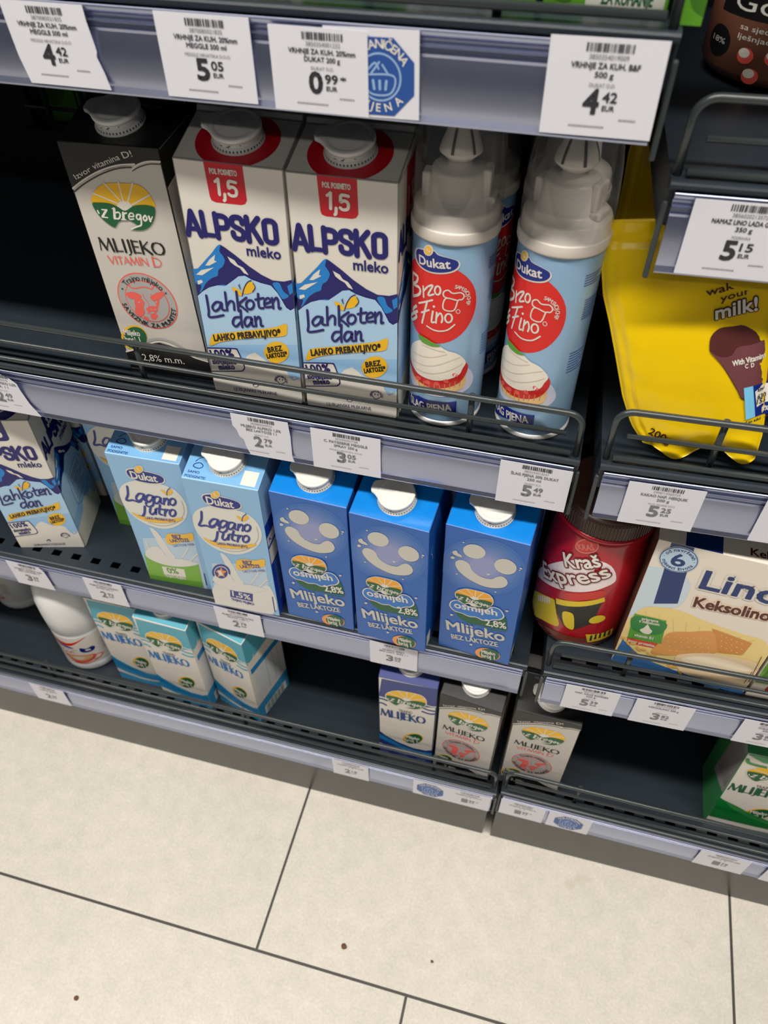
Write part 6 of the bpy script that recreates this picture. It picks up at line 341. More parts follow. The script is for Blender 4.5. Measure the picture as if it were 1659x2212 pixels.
for i in range(8): m.tube([(0, .004, .0225 + i * .05), (PX1 - PX0, .004, .0225 + i * .05)], .0024, 'wire', 8)
m.box((-.004, -.004, -.006), (PX1 - PX0 + .004, .008, 0), 'panel'); m.build('grid_wires', t)
for nm, x0, x1, rz, lb in (('kick_plate', -1.15, .0275, 0, 'dark grey kick plate under the left shelves, along the tiled floor'), ('kick_plate', .0385, 1.2, .004, 'dark grey kick plate under the right shelves, along the tiled floor')):
    m = MB(); m.prism([(.004, 0), (.022, 0), (.022, .0885), (.004, .0885)], 0, x1 - x0, 'kick'); tag(m.build(nm, None, (x0, 0, .0005), bevel=.001), lb, 'kick plate', 'kick plates'); COL.objects[-1].rotation_euler = (0, 0, rz)
m = MB(); m.box((-.012, 0, 0), (.014, .03, 1.5), 'panel')
for i in range(28):
    m.box((-.003, -.0006, .1 + i * .05), (.003, 0, .125 + i * .05), 'black')
tag(m.build('shelf_upright', None, (.042, .388, 0)), 'dark slotted upright at the back of the gap between the two bays', 'upright')
# ------------------------------------------------------------------ shelves
def guard(parent, x0, x1, y, zs, posts, left, right, r=.0026):
    """wire guard: top wire bent down at the free ends, two lower wires, upright posts"""
    m = MB(); zt = zs[2]; rr = .012; P = []
    if left:
        P += [(x0, y, 0)] + [(x0 + rr - rr * cos(a), y, zt - rr + rr * sin(a)) for a in (k * pi / 12 for k in range(7))]
    else: P += [(x0, y, zt)]
    if right: P += [(x1 - rr + rr * sin(a), y, zt - rr + rr * cos(a)) for a in (k * pi / 12 for k in range(7))] + [(x1, y, 0)]
    else: P += [(x1, y, zt)]
    m.tube(P, r, 'wire', 12)
    a0 = x0 + (.0105 if left else 0); a1 = x1 - (.0105 if right else 0)
    m.tube([(a0, y - .0005, zs[1]), (a1, y - .0005, zs[1])], r * .76, 'wire', 10)
    m.tube([(a0 - (.006 if left else 0), y - .003, zs[0]), (a1 + (.006 if right else 0), y - .003, zs[0])], r * .95, 'wire', 10)
    for p in posts: m.tube([(p, y + r, 0), (p, y + r, zt + .001)], r, 'wire', 10)
    m.build('wire_guard', parent)
RAIL = [(.006, 0), (.0006, 0), (.0001, -.0004), (-.0002, -.0014), (.0004, -.003), (.0034, -.0055), (.0036, -.0078), (.001, -.0084), (.0008, -.0092), (.0016, -.0098), (.0032, -.0104), (.003, -.0128), (.0016, -.0132), (.0018, -.0138), (.0022, -.015), (.0012, -.021), (.0006, -.028), (.0006, -.036), (.001, -.0425), (.0018, -.047), (.0012, -.0485), (.0004, -.0505), (.001, -.0518), (.004, -.0505), (.006, -.044)]
RAILS = RAIL[:14] + smooth_loop(RAIL[14:20], 4, False) + RAIL[20:]
def shelf(label, org, L, rz=0, left=False, right=False, guard_z=None, gy=.008, posts=(), holes=None, depth=.36, rail_gap=.004, rail_drop=.0065, drop=0, rs=1):
    """local frame: x along the edge, y into the shelf from the rail face, z=0 on the deck"""
    t = thing('store_shelf', label, 'shelf', org, rz, 'steel shelves'); m = MB()
    nose = [(.012, 0), (.003, 0), (.0012, -.0007), (.0003, -.002), (.0003, -.004), (.002, -.0058), (.012, -.0058)]
    m.prism(nose, 0, L, 'deck_steel')
    y0 = .012
    if drop: m.box((0, .012, -.0012), (L, .0145, 0), 'deck_steel'); m.box((0, .0135, -drop), (L, .0145, -.001), 'deck_steel'); y0 = .0145
    zt = -drop
    if holes:
        hy, hs, hx, hw, hh = holes
        m.box((0, y0, zt - .0012), (L, hy - hh / 2, zt), 'deck_steel'); x = hx; p = 0
        while x < L - .01:
            m.box((p, hy - hh / 2, zt - .0012), (x - hw / 2, hy + hh / 2, zt), 'deck_steel'); p = x + hw / 2; x += hs
        m.box((p, hy - hh / 2, zt - .0012), (L, hy + hh / 2, zt), 'deck_steel'); y0 = hy + hh / 2
    m.box((0, y0, zt - .0012), (L, depth, zt), 'deck_steel')
    m.box((0, .006, -.028), (L, .0075, -.004), 'deck_steel'); m.box((0, .008, zt - .03), (L, depth, zt - .0285), 'deck_steel')
    for x in (0, L - .0015): m.box((x, .004, -.034), (x + .0015, depth, -.0005), 'deck_steel')
    m.build('deck', t)
    ra = rail_gap if left else 0; rb = L - (rail_gap if right else 0)
    m = MB(); m.prism([(y, z * rs - rail_drop) for y, z in RAILS], ra, rb, 'rail', smooth=False); m.build('price_rail', t)
    for e, x in ((left, -.0016), (right, L - .0012)):
        if e:
            m = MB(); m.box((x, .002, -.064), (x + .0034, .006, -.013), 'steel'); m.build('end_bracket', t, bevel=.0012)
    if guard_z: guard(t, (.0035 if left else 0), L - (.0045 if right else 0), gy, guard_z, posts, left, right)
    return t
XL = -1.15
shelf('top dark steel shelf of the left bay, green packs standing on it', (XL, 0.0429, 0.979), 0.0333 - XL, right=True, guard_z=(.006, .046, .08), gy=.006, posts=(-0.0607 - XL, -.338 - XL), rs=0.938)
shelf('left bay shelf with wire guard holding tall milk cartons and two spray cans', (XL, .054, .675), .0372 - XL, right=True, guard_z=(.0045, .022, .0418), gy=.008, posts=(-.346 - XL, -.0547 - XL, -.64 - XL))
shelf('left bay shelf without guard, slotted deck with three bright blue cartons', (XL, .043, .382), .0355 - XL, right=True, holes=(.0178, .0262, .01, .0112, .0085))
shelf('bottom shelf of the left bay, just above the kick plate, teal cartons on it', (XL, .002, .138), .0335 - XL, right=True, guard_z=(.006, .022, .0405), gy=.011, posts=(-.31 - XL, -.05 - XL, -.6 - XL), holes=(.0395, .0256, .0155, .0125, .007), rail_drop=.0005, drop=.038)
shelf('right bay shelf with the brown jar standing on it, above the yellow pouch', (.0487, .058, .9), 1.1, .06, left=True, guard_z=(.003, .0215, .043), gy=.010, posts=(.3,))
shelf('right bay shelf with wire guard holding the yellow pouch', (.0515, .038, .69), 1.1, .045, left=True, guard_z=(.004, .025, .0475), gy=.010, posts=(.079, .37))
shelf('right bay shelf with a cocoa jar and a biscuit box', (.051, .022, .412), 1.1, .03, left=True, guard_z=(.0035, .022, .043), gy=.012, posts=(.078, .36), holes=(.022, .0262, .021, .012, .004))
shelf('bottom shelf of the right bay, with a green and white carton on it', (.0385, .003, .147), 1.1, -.006, left=True, guard_z=(.004, .024, .0445), gy=.010, posts=(.09, .38), holes=(.034, .0256, .012, .0125, .007), rail_drop=.0055, drop=.042)
shelf('unseen dark shelf added over the right bay to shade the brown jar', (.0487, .058, 1.19), 1.1, .05, left=True)  # out-of-view shelf, put in to keep light off the brown jar
# ------------------------------------------------------------------ price tags
def barcode(cx, y, w, h, seed):
    rnd = random.Random(seed); out = []; x = cx - w / 2
    while x < cx + w / 2 - .3:
        bw = rnd.choice((.25, .4, .7, .9)); out.append(('p', 'barcode', 2, [(x, y), (x + bw, y), (x + bw, y + h), (x, y + h)])); x += bw + rnd.choice((.3, .45, .8))
    return out
def tag_items(w, h, code, l1, l2, maker, eur, cent, fade=0, dx=0, star='', foot=1):
    c = dx; A = 'tagtext' if not fade else 'tagfade'; B = 'tagfade' if not fade else 'tagfaint'
    s = h / 46; out = [(i[0], ('barcode' if fade < 2 else 'tagfade'), i[2], i[3]) for i in barcode(c + 1, 40.6 * s, 24, 4.0 * s, code)]
    def T(col, txt, x, y, wd, hh, st=''): out.append(('t', col, 2, txt, x - wd / 2, y * s, wd, hh * s, 0, st))
    T(B, code, c + 1, 37.2, 20, 2.3)
    T(A, l1, c, 33, min(1.95 * len(l1), w * .72), 2.7, 'b')
    if l2: T(A, l2, c, 28.9, min(1.9 * len(l2), w * .6), 2.6, 'b')
    if maker: T(B, maker, c, 24.4, min(1.35 * len(maker), w * .5), 1.8)
    T(A if fade < 1 else 'tagfade', eur, c - 4.4, 11.6, 7.4, 11.4, 'B')
    T(A, cent, c + 5.0, 17.4, 7.4, 4.8, 'b'); T(A, 'EUR', c + 5.0, 13.2, 6.4, 2.5, 'b')
    if star: T(A, star, c + 12, 18, 3.4, 3.4, 'b')
    if foot:
        for x, y, k in ((-5, 4.6, 19), (16, 8.8, 9)):
            for i in range(k): out.append(('p', B, 2, [(x - k / 2 + i + (i % 3) * .12, y * s), (x - k / 2 + i + .62, y * s), (x - k / 2 + i + .72, (y + .9) * s), (x - k / 2 + i + .1, (y + .9) * s)]))
    return out
def octagon(cx, cy, r, l=2):
    P = [(cx + r * cos(pi / 8 + k * pi / 4), cy + r * sin(pi / 8 + k * pi / 4)) for k in range(8)]
    out = [('p', 'promo', l, P), ('a', 'white', l + 1, 'OGRANIČENA', cx, cy, r * .76, 155, 25, r * .2, 0, 'b'), ('a', 'white', l + 1, 'CIJENA', cx, cy, r * .76, 215, 325, r * .2, 1, 'b')]
    q = lambda x, y: (cx + x * r, cy + y * r); w = r * .05
    out.append(('k', 'promolight', l + 1, w, [q(.56 * cos(a * pi / 12), .56 * sin(a * pi / 12)) for a in range(24)], 1))
    out.append(('k', 'promolight', l + 1, w, [q(-.38, .05), q(.38, .05), q(.28, -.38), q(-.28, -.38), q(-.38, .05)], 0))
    for x in (-.18, 0, .18): out.append(('k', 'promolight', l + 1, w * 1.4, [q(x, -.08), q(x * .85, -.28)], 0))
    for P2 in ([q(-.24, .07), q(.0, .36)], [q(.24, .07), q(.08, .3)], [q(-.3, .18), q(-.12, .34), q(-.02, .2)]): out.append(('k', 'promolight', l + 1, w, P2, 0))
    return out
SH = dict(S1=((0, 0.0429, 0.9734), 0, 0.9279), S2=((0, .054, .6685), 0, .6195), S3=((0, .043, .3755), 0, .3265), S4=((0, .002, .1375), 0, .0885), R1=((.0487, .058, .8935), .06, .8445), R2=((.0515, .038, .6835), .045, .6345), R3=((.051, .022, .4055), .03, .3565), R4=((.0385, .003, .1415), -.006, .0925))
def price_tag(sh, x0, x1, label, items=None, outline=None, name='price_tag', cat='price tag', h=46, tilt=0, dz=0, lift=.0007, roll=0):
    (ox, oy, oz), rz, zb = SH[sh]; w = (x1 - x0) * 1000; xc = (x0 + x1) / 2
    d = (xc - ox) if rz else 0
    y = oy + d * rz - lift - .0006
    m = MB(); O = outline or [(-w / 2, 0), (w / 2, 0), (w / 2, h), (-w / 2, h)]
    fr = lambda u, v, k: (u, -k - .0001, v)
    P = [(a / 1000, b / 1000) for a, b in O]; m.plate(P, .0003, 'tag_paper')
    if items: add_art(m, items, fr, clip=(min(a for a, b in O), max(a for a, b in O), 0, h + 3), eps=6e-5)
    o = m.build(name, None, (xc, y, zb + dz)); o.rotation_euler = (tilt, roll, rz)
    return tag(o, label, cat, 'price tags on the shelf edges')
TORN = lambda w, h: [(-w / 2 + 5, -1), (w / 2 + 3, -1), (w / 2 + 1.2, 8), (w / 2 - 1.6, 17), (w / 2 - .6, 20), (w / 2 - 1, 24), (w / 2 - 2.6, 36), (w / 2 - 2.8, h), (-w / 2, h), (-w / 2 + .6, 30), (-w / 2 + 1.8, 14)]
price_tag('S1', -0.354, -0.2963, 'white torn price tag reading 4 42 at the left end of the top shelf edge', tag_items(55, 43, '3870085021835', 'VRHNJE ZA KUH. 20%mm', 'MEGGLE 500 ml', 'MEGGLE HRVATSKA D.O.O.', '4', '42', dx=-1), TORN(57.5, 44), h=44)
price_tag('S1', -0.2547, -0.1967, 'white price tag reading 5 05 on the top shelf edge', tag_items(57, 44, '3870085021835', 'VRHNJE ZA KUH. 20%mm', 'MEGGLE 500 ml', 'MEGGLE HRVATSKA D.O.O.', '5', '05', dx=1), h=45, dz=-.001)
price_tag('S1', -0.1854, -0.1282, 'white price tag reading 0 99 overlapping the blue octagon card', tag_items(57, 43, '3850354001232', 'VRHNJE ZA KUH. 20%mm', 'DUKAT 200 g', 'DUKAT D.D.', '0', '99', star='*', dx=2), h=44, dz=-.002, lift=.0016)
price_tag('S1', -0.1529, -0.0986, 'white promotion card with blue octagon, half hidden behind the 0 99 tag', octagon(4.5, 21.5, 21.5), name='promotion_card', cat='promotion card', h=45.5, dz=-.002, roll=-.02)
price_tag('S1', -0.0298, 0.0298, 'large white price tag reading 4 42 at the right end of the top shelf edge', tag_items(58, 47, '3850354019009', 'VRHNJE ZA KUH. B&F', '500 g', 'DUKAT D.D.', '4', '42'), h=48, dz=-.0005, lift=.002, roll=-.012)
price_tag('S2', -.535, -.4684, 'torn price tag reading 2 49 at the left edge of the guarded milk shelf', tag_items(60, 46, '3838800040578', 'MLIJEKO ALPSKO 3,5%', 'TETR. 1 l', 'DUKAT D.D.', '2', '49', 1, dx=5), [(-33, -1), (37, -1), (30, 13), (26, 28), (25, 36), (19, 41), (10, 45), (-33, 46)])
price_tag('S2', -.2625, -.2082, 'torn price tag reading 2 79 below the two red-topped cartons', tag_items(54, 46, '3838800049922', 'MLIJEKO ALPSKO 1,5%', 'BEZ LAKTOZE 1 l', 'DUKAT D.D.', '2', '79', 1), [(-14, -.5), (28, -.5), (26.5, 6), (27, 30), (26, 46), (-27, 46), (-27, 32), (-24, 28), (-22, 20), (-18.5, 17), (-17, 8)])
price_tag('S2', -.1891, -.1268, 'white price tag reading 3 05 below the spray cans', tag_items(60, 46, '4034900027788', 'C. PATISSERIE MEGGLE', 'SPRAY 250 g', 'MEGGLE HRVATSKA D.O.O.', '3', '05', 1), dz=-.001)
price_tag('S2', -.0249, .0338, 'white price tag reading 5 49 at the right end of the spray can shelf', tag_items(58, 48, '3850354018247', 'ŠLAG PJENA 30% DUKAT', '250 ml', 'DUKAT D.D.', '5', '49', 1), h=48, dz=-.0015, lift=.0014)
price_tag('S3', -.5993, -.5478, 'faded price tag under the mountain print carton with the dark blue 3,5 tag', tag_items(52, 44, '3838800040219', 'MLIJEKO ALPSKO 3,5%', 'BEZ LAKTOZE 1 l', '', '3', '29', 1, foot=0), [(-26, 0), (26, 0), (25, 20), (23, 36), (18, 43), (-27, 44)], h=44)
price_tag('S3', -.4965, -.4452, 'faded price tag reading 2 93 left of the green-bottomed carton', tag_items(52, 44, '3850354012306', 'MLIJEKO DUKAT LAGANO', 'JUTRO 0% 1 l', '', '2', '93', 1, foot=0), h=44)
price_tag('S3', -.3271, -.2693, 'faded price tag reading 2 79 under the dented pale blue carton', tag_items(54, 44, '3850354007715', 'MLIJEKO LAGANO JUTRO', 'DUKAT 1,5% 1 l', 'DUKAT D.D.', '2', '79', 1, foot=0), h=44)
price_tag('S3', -.139, -.0837, 'price tag reading 3 05 under the middle bright blue carton', tag_items(54, 44, '3850108000421', 'MLIJEKO EFEKT', 'BEZ LAKT. SLIM 1 l', '', '3', '05', 1, foot=0), h=44)
price_tag('S4', -.6362, -.5821, 'blurred price tag at the left of the lowest shelf edge, below the white bottle', tag_items(52, 42, '3850108022812', 'MLIJEKO TRAJNO', '1 l', '', '2', '09', 2, foot=0), h=43)
price_tag('S4', -.1841, -.1343, 'blurred price tag on the lowest edge left of the blue octagon card', tag_items(50, 42, '3850108022843', 'MLIJEKO TRAJNO 3,2%', '1 l', '', '2', '19', 2, foot=0), h=43)
price_tag('S4', -.0735, -.0279, 'promotion card with blue octagon on the lowest edge of the left bay', octagon(0, 21, 19), name='promotion_card', cat='promotion card', h=43)
price_tag('S4', -.0279, .0278, 'blurred price tag at the right end of the lowest left edge, beside an octagon card', tag_items(52, 42, '3850108030077', 'MLIJEKO VITAMIN D', '1 l', '', '1', '99', 2, star='*', foot=0), h=43)
price_tag('R1', .0645, .125, 'white price tag reading 5 15 above the yellow pouch', tag_items(60, 48, '3856020213572', 'NAMAZ LINO LADA GOLD', '350 g', 'PODRAVKA', '5', '15', dx=2), h=48, dz=-.0005)
price_tag('R2', .0754, .1329, 'white price tag reading 5 25 below the yellow pouch', tag_items(57, 46, '5998710960729', 'KAKAO NAP. NESQUIK', '200 g', 'ALCA ZAGREB DOO', '5', '25', 1), dz=-.0005)
price_tag('R2', .1762, .236, 'price tag cut off by the right edge of the picture on the pouch shelf edge', tag_items(57, 46, '3850102000014', 'KAKAO NAPITAK', '', '', '4', '99', 1))
price_tag('R3', .076, .1301, 'white price tag reading 5 39 below the red cocoa jar', tag_items(54, 46, '3850102111152', 'NAP. KRAŠ EXPRESS', '330 g', 'KRAŠ D.D.', '5', '39', 1))
price_tag('R3', .1465, .2033, 'white price tag reading 3 82 below the biscuit box', tag_items(56, 46, '3850104230066', 'KEKSOLINO 200 g', '', 'PODRAVKA', '3', '82', 1), dz=-.0005)
price_tag('R3', .2500, .306, 'second tag reading 3 82, at the right picture edge above the green carton', tag_items(56, 46, '3850104230073', 'ČOKOLINO D', '200 g', 'PODRAVKA', '3', '82', 1, dx=-2), dz=-.0005)
price_tag('R4', .0409, .0971, 'blurred price tag at the left end of the lowest right edge', tag_items(52, 42, '3850108030084', 'MLIJEKO VITAMIN D', '1 l', '', '1', '99', 2, star='*', foot=0), h=44)
price_tag('R4', .1018, .1549, 'promotion card with blue octagon on the lowest edge of the right bay', octagon(0, 21, 19), name='promotion_card', cat='promotion card', h=44)
price_tag('R4', .285, .3429, 'blurred price tag below the green and white carton', tag_items(52, 42, '3850108022829', 'MLIJEKO TRAJNO 2,8%', '1 l', '', '1', '79', 2, foot=0), h=44)
price_tag('R4', .3638, .42, 'blurred price tag at the right picture corner on the lowest edge', tag_items(52, 42, '3850108022836', 'MLIJEKO TRAJNO', '1 l', '', '1', '79', 2, foot=0), h=44)
# ------------------------------------------------------------------ milk cartons
CW, CH_, CD = .0785, .2, .076
SL = (.049, .0125); SLL = math.hypot(*SL); SA = math.atan2(SL[1], SL[0])
def cap_mesh():
    m = MB()
    m.lathe([(.0186, 0), (.0186, .0008), (.0177, .0012), (.0173, .004)], 'cap_plastic', 48, cap0=False)
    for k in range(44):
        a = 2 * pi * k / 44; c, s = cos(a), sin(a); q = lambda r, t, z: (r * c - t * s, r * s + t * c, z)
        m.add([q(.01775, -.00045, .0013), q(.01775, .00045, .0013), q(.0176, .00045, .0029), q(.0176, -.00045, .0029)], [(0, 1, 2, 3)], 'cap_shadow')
    ring = m
    m = MB()
    m.lathe([(.0166, .0034), (.0168, .0068), (.0163, .007), (.0163, .0075), (.0169, .0077), (.0170, .008)], 'cap_plastic', 48, cap0=False, cap1=False)
    m.lathe([(.0169, .008), (.0176, .0081), (.0179, .0086), (.0179, .0102), (.0176, .0109), (.0169, .0113), (.0146, .0114), (.0142, .0111), (.0137, .0112), (.003, .0111), (.0016, .0116)], 'cap_plastic', 56, cap0=False)
    # step seam on the front of the cap and the pull tab on its left
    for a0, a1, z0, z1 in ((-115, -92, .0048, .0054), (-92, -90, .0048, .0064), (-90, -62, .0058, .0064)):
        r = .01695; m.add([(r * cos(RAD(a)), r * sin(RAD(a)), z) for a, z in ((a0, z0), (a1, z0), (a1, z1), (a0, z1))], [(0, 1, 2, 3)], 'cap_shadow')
    P = [(-.0085, .014), (-.0175, .0108), (-.0228, .0082), (-.0243, .0052), (-.0243, -.001), (-.0230, -.004), (-.0192, -.0058), (-.0147, -.0096), (-.007, -.013)]
    n = len(P); vs = [(x, y, .0084) for x, y in P] + [(x, y, .0104) for x, y in P] + [(x * .96, y * .93, .0110) for x, y in P]
    m.add(vs, [list(range(n))[::-1]] + [[i, (i + 1) % n, (i + 1) % n + n, i + n] for i in range(n)] + [[i + n, (i + 1) % n + n, (i + 1) % n + 2 * n, i + 2 * n] for i in range(n)] + [[2 * n + i for i in range(n)]], 'cap_plastic')
    return ring.mesh('cap_ring'), m.mesh('cap_lid')
RING, LID = cap_mesh()
def beveled(m, w):
    me = m.mesh('tmp'); bm = bmesh.new(); bm.from_mesh(me); bmesh.ops.remove_doubles(bm, verts=bm.verts, dist=1e-6); bmesh.ops.recalc_face_normals(bm, faces=bm.faces)
    ed = [e for e in bm.edges if len(e.link_faces) == 2 and e.calc_face_angle(0) > .12]
    bmesh.ops.bevel(bm, geom=ed, offset=w, segments=2, profile=.6, affect='EDGES', clamp_overlap=True); names = [x.name for x in me.materials]
    o = MB(); bm.verts.index_update(); o.v = [tuple(v.co) for v in bm.verts]; o.f = [[v.index for v in f.verts] for f in bm.faces]; o.m = [names[f.material_index] for f in bm.faces]; o.sm = [False] * len(o.f)
    bm.free(); bpy.data.meshes.remove(me); return o
f_front = lambda u, v, k: (u, -CD / 2 - k, v)
f_right = lambda u, v, k: (CW / 2 + k, u * CD / CW, v)
f_left = lambda u, v, k: (-CW / 2 - k, -u * CD / CW, v)
def f_top(u, v, k): return (u, -CD / 2 + v * SL[0] / SLL - k * SL[1] / SLL, CH_ + v * SL[1] / SLL + k * SL[0] / SLL)
CL = (-39.1, 39.1, .3, 199.6); CS = (-39.1, 39.1, .3, 213.6)
def flip(A): return [tuple((([(-x, y) for x, y in e] if isinstance(e, list) and e and isinstance(e[0], tuple) else e)) for e in it) for it in A]
def side_band(v0, v1): return [(-40, v0), (40, v1), (40, 213.6), (18, 213.6), (13, 212), (-40, 199.4)]
def carton(label, art, loc, rz, front='paper', side=None, top=None, flap=None, rec={}, right=None, left=None, topart=None, group=None, scale=(1, 1, 1), roll=0):
    side = side or front; top = top or front; flap = flap or top
    t = thing('milk_carton', label, 'milk carton', loc, rz, group); t.scale = scale; t.rotation_euler = (0, roll, rz)
    h = CH_; d = CD / 2; yb = -d + SL[0]; zb = h + SL[1]
    pr = [(-d, 0), (d, 0), (d, .2145), (.0165, .2145), (.0165, .2165), (.0135, .2168), (yb, zb), (-d, h)]
    m = MB(); m.prism(pr, -CW / 2, CW / 2, [side, side, flap, top, top, top, top, front], caps=False)
    n = len(pr)
    for x, rev in ((-CW / 2, True), (CW / 2, False)):
        o = len(m.v); m.v += [(x, y, z) for y, z in pr]; idx = [o + i for i in range(n)]; m.f.append(idx[::-1] if rev else idx); m.m.append(side); m.sm.append(False)
    m = beveled(m, .0009)
    add_art(m, art, f_front, rec, CL)
    if right: add_art(m, right, f_right, rec, CS)
    if left: add_art(m, left, f_left, rec, CS)
    # fold creases of the side ears
    for sx, fr in ((1, f_right), (-1, f_left)):
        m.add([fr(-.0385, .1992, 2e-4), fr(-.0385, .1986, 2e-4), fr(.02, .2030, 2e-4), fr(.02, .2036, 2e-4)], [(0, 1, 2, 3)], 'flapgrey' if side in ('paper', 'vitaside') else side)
    if topart: add_art(m, topart, f_top, rec, (-39, 39, .4, 50))
    m.build('carton_body', t)
    c = link('screw_cap', LID, t, f_top(0, .026, 0)); c.rotation_euler = (SA, 0, 0)
    r = link('tamper_ring', RING, c)
    return t
def ringtop(col): return [('p', col, 1, [(29.5 * cos(a * pi / 24), 25 + 29.5 * sin(a * pi / 24)) for a in range(48)]), ('p', col, 2, [(-15, 0), (15, 0), (16, 6), (-16, 6)])]
VBAND = [('p', 'black', 1, side_band(172, 188)), ('k', 'white', 2, 1, [(-40, 171), (0, 180), (40, 187)], 0)] + [('k', 'ink', 1, .7, [(-20 + 2 * i, 60 + (i % 4) * 3), (-20 + 2 * i, 150 - (i % 3) * 6)], 0) for i in range(12)] + [('p', 'coral', 1, [(-12, 118), (2, 118), (2, 90), (-12, 90)])]
VTOP = [('t', 'flapgrey', 1, 'MLIJEKO', -24, 44, 16, 3, 0, ''), ('t', 'flapgrey', 1, '2,8% m.m.', 6, 44, 20, 3, 0, '')]
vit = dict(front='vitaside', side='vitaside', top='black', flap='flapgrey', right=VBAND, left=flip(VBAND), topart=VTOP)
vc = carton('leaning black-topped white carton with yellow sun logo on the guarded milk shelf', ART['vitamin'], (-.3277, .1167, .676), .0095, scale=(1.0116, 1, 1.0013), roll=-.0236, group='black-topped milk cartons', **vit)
VS = (.944, .93, .99)
copy_thing(vc, 'black-topped white carton on the lowest shelf, right of the navy-topped carton', (-.0135, .0692, .1), -.105, VS)
copy_thing(vc, 'black-topped white carton at the left end of the lowest right shelf', (.0728, .0728, .105), -.031, (.96, .93, .965))
copy_thing(vc, 'black-topped carton behind the front one beside the gap, lowest left shelf', (-.006, .144, .1), -.06, VS)
copy_thing(vc, 'black-topped carton behind the front one at the left end of the lowest right shelf', (.076, .149, .105), .0, (.95, .93, .965))
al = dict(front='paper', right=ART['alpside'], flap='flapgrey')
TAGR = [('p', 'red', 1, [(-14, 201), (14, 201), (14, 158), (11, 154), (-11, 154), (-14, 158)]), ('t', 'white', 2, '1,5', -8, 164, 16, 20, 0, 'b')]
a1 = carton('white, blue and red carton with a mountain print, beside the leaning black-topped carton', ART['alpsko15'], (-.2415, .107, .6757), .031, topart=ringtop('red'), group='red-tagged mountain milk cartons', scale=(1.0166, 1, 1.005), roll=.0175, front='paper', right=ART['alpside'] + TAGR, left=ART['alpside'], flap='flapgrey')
copy_thing(a1, 'white, blue and red carton with a mountain print, beside the spray cans', (-.1571, .1086, .675), .0144, (1.0024, 1, 1.002))
TAGN = [(i[0], 'alpnavy', *i[2:]) if i[1] == 'red' else i for i in TAGR]; TAGN[-1] = ('t', 'white', 2, '3,5', -8, 164, 16, 20, 0, 'b')
a3 = carton('white mountain print carton with a dark blue 3,5 tag, at the left picture edge', ART['alpsko35'], (-.5563, .1047, .382), .2583, topart=ringtop('alpnavy'), group='blue-tagged mountain milk cartons', scale=(1, 1, 1.01), front='paper', right=ART['alpside'] + TAGN, flap='flapgrey')
copy_thing(a3, 'mountain print carton in shadow behind the one with the dark blue 3,5 tag', (-.568, .196, .382), .12)
LTOP = [('t', 'dukatblue', 1, 'SAMO', -35, 7, 12, 2.6, 0, 'b'), ('t', 'dukatblue', 1, 'PODIGNITE!', -36.5, 2, 21, 2.6, 0, 'b'), ('k', 'dukatblue', 1, .9, [(-31, 14), (-25, 13), (-22, 16), (-26, 19), (-31, 17)], 1), ('k', 'dukatblue', 1, .8, [(-31, 20), (-28, 24), (-22, 26)], 0), ('p', 'white', 1, [(20, 3), (35, 3), (35, 19), (20, 19)])]
lag = dict(front='lagbase', side='lagbase', top='lagtop', topart=LTOP)
LS = [('p', 'lime', 1, [(-40, 0), (40, 0), (40, 30), (0, 38), (-40, 34)]), ('k', 'lime', 1, 1.6, [(-40, 40), (-20, 60), (0, 64)], 0)]
l0 = carton('pale blue milk carton with a cream disc and a green bottom', ART['lagano0'], (-.3711, .0922, .382), .0343, left=LS, group='green-bottomed pale blue cartons', scale=(1.0027, 1, 1.0118), roll=.0034, **lag)
copy_thing(l0, 'pale blue carton half hidden behind the front green-bottomed one', (-.447, .162, .382), .02)
LR = [('p', 'lagside', 1, side_band(0, 0)), ('p', 'white', 2, [(-38, 118), (40, 118), (40, 131), (-38, 131)]), ('p', 'white', 2, [(-38, 90), (40, 90), (40, 114), (-38, 114)]), ('t', 'lagside', 3, 'K', -34, 121, 6, 7, 0, 'b')] + [('k', 'sky', 2, .8, [(-30, 84 - 5 * i), (28 - (i % 3) * 7, 84 - 5 * i)], 0) for i in range(13)] + [('p', 'lagbase', 2, side_band(150, 150))]
carton('dented pale blue milk carton with a cream disc and a blue rosette', ART['lagano15'], (-.283, .0774, .382), .0239, right=LR, scale=(.9837, 1, 1.0179), roll=.0055, **lag)
OSR = [('k', 'sky', 1, .6, [(-4 + 3 * i, 40 + (i % 3) * 2), (-4 + 3 * i, 92 - (i % 4) * 3)], 0) for i in range(12)] + [('p', 'white', 1, [(-34, 4), (-22, 4), (-22, 24), (-34, 24)]), ('k', 'sky', 1, .9, [(-26, 166), (-30, 160), (-26, 154), (-24, 146)], 0)]
osj = dict(front='osbase', side='osside', top='ostop', right=OSR)
b1 = carton('bright blue milk carton with a smile of milk drops, first from the left of three', ART['osmijeh'], (-.1944, .082, .382), -.0407, group='bright blue smile cartons', scale=(.9925, 1, .9988), **osj)
copy_thing(b1, 'bright blue milk carton with a smile of milk drops, middle of the three', (-.1101, .0749, .3827), -.0847, (.992, 1, .984), -.014)
copy_thing(b1, 'bright blue milk carton with a smile of milk drops, nearest the gap between the bays', (-.02, .082, .3827), -.0966, (1, 1, .987), -.0134)
copy_thing(b1, 'bright blue milk carton in the shade behind the middle one of the front three', (-.104, .158, .382), -.03)
copy_thing(b1, 'bright blue milk carton in the shade behind the one beside the gap', (-.016, .164, .382), -.03)
copy_thing(b1, 'bright blue milk carton in the shade behind the leftmost of the front three', (-.19, .162, .382), -.02)
def rec(a): return dict(orangey='yellow', top=a + ('top'), low=a + 'low', low2=a + 'low2', word=a + 'word')
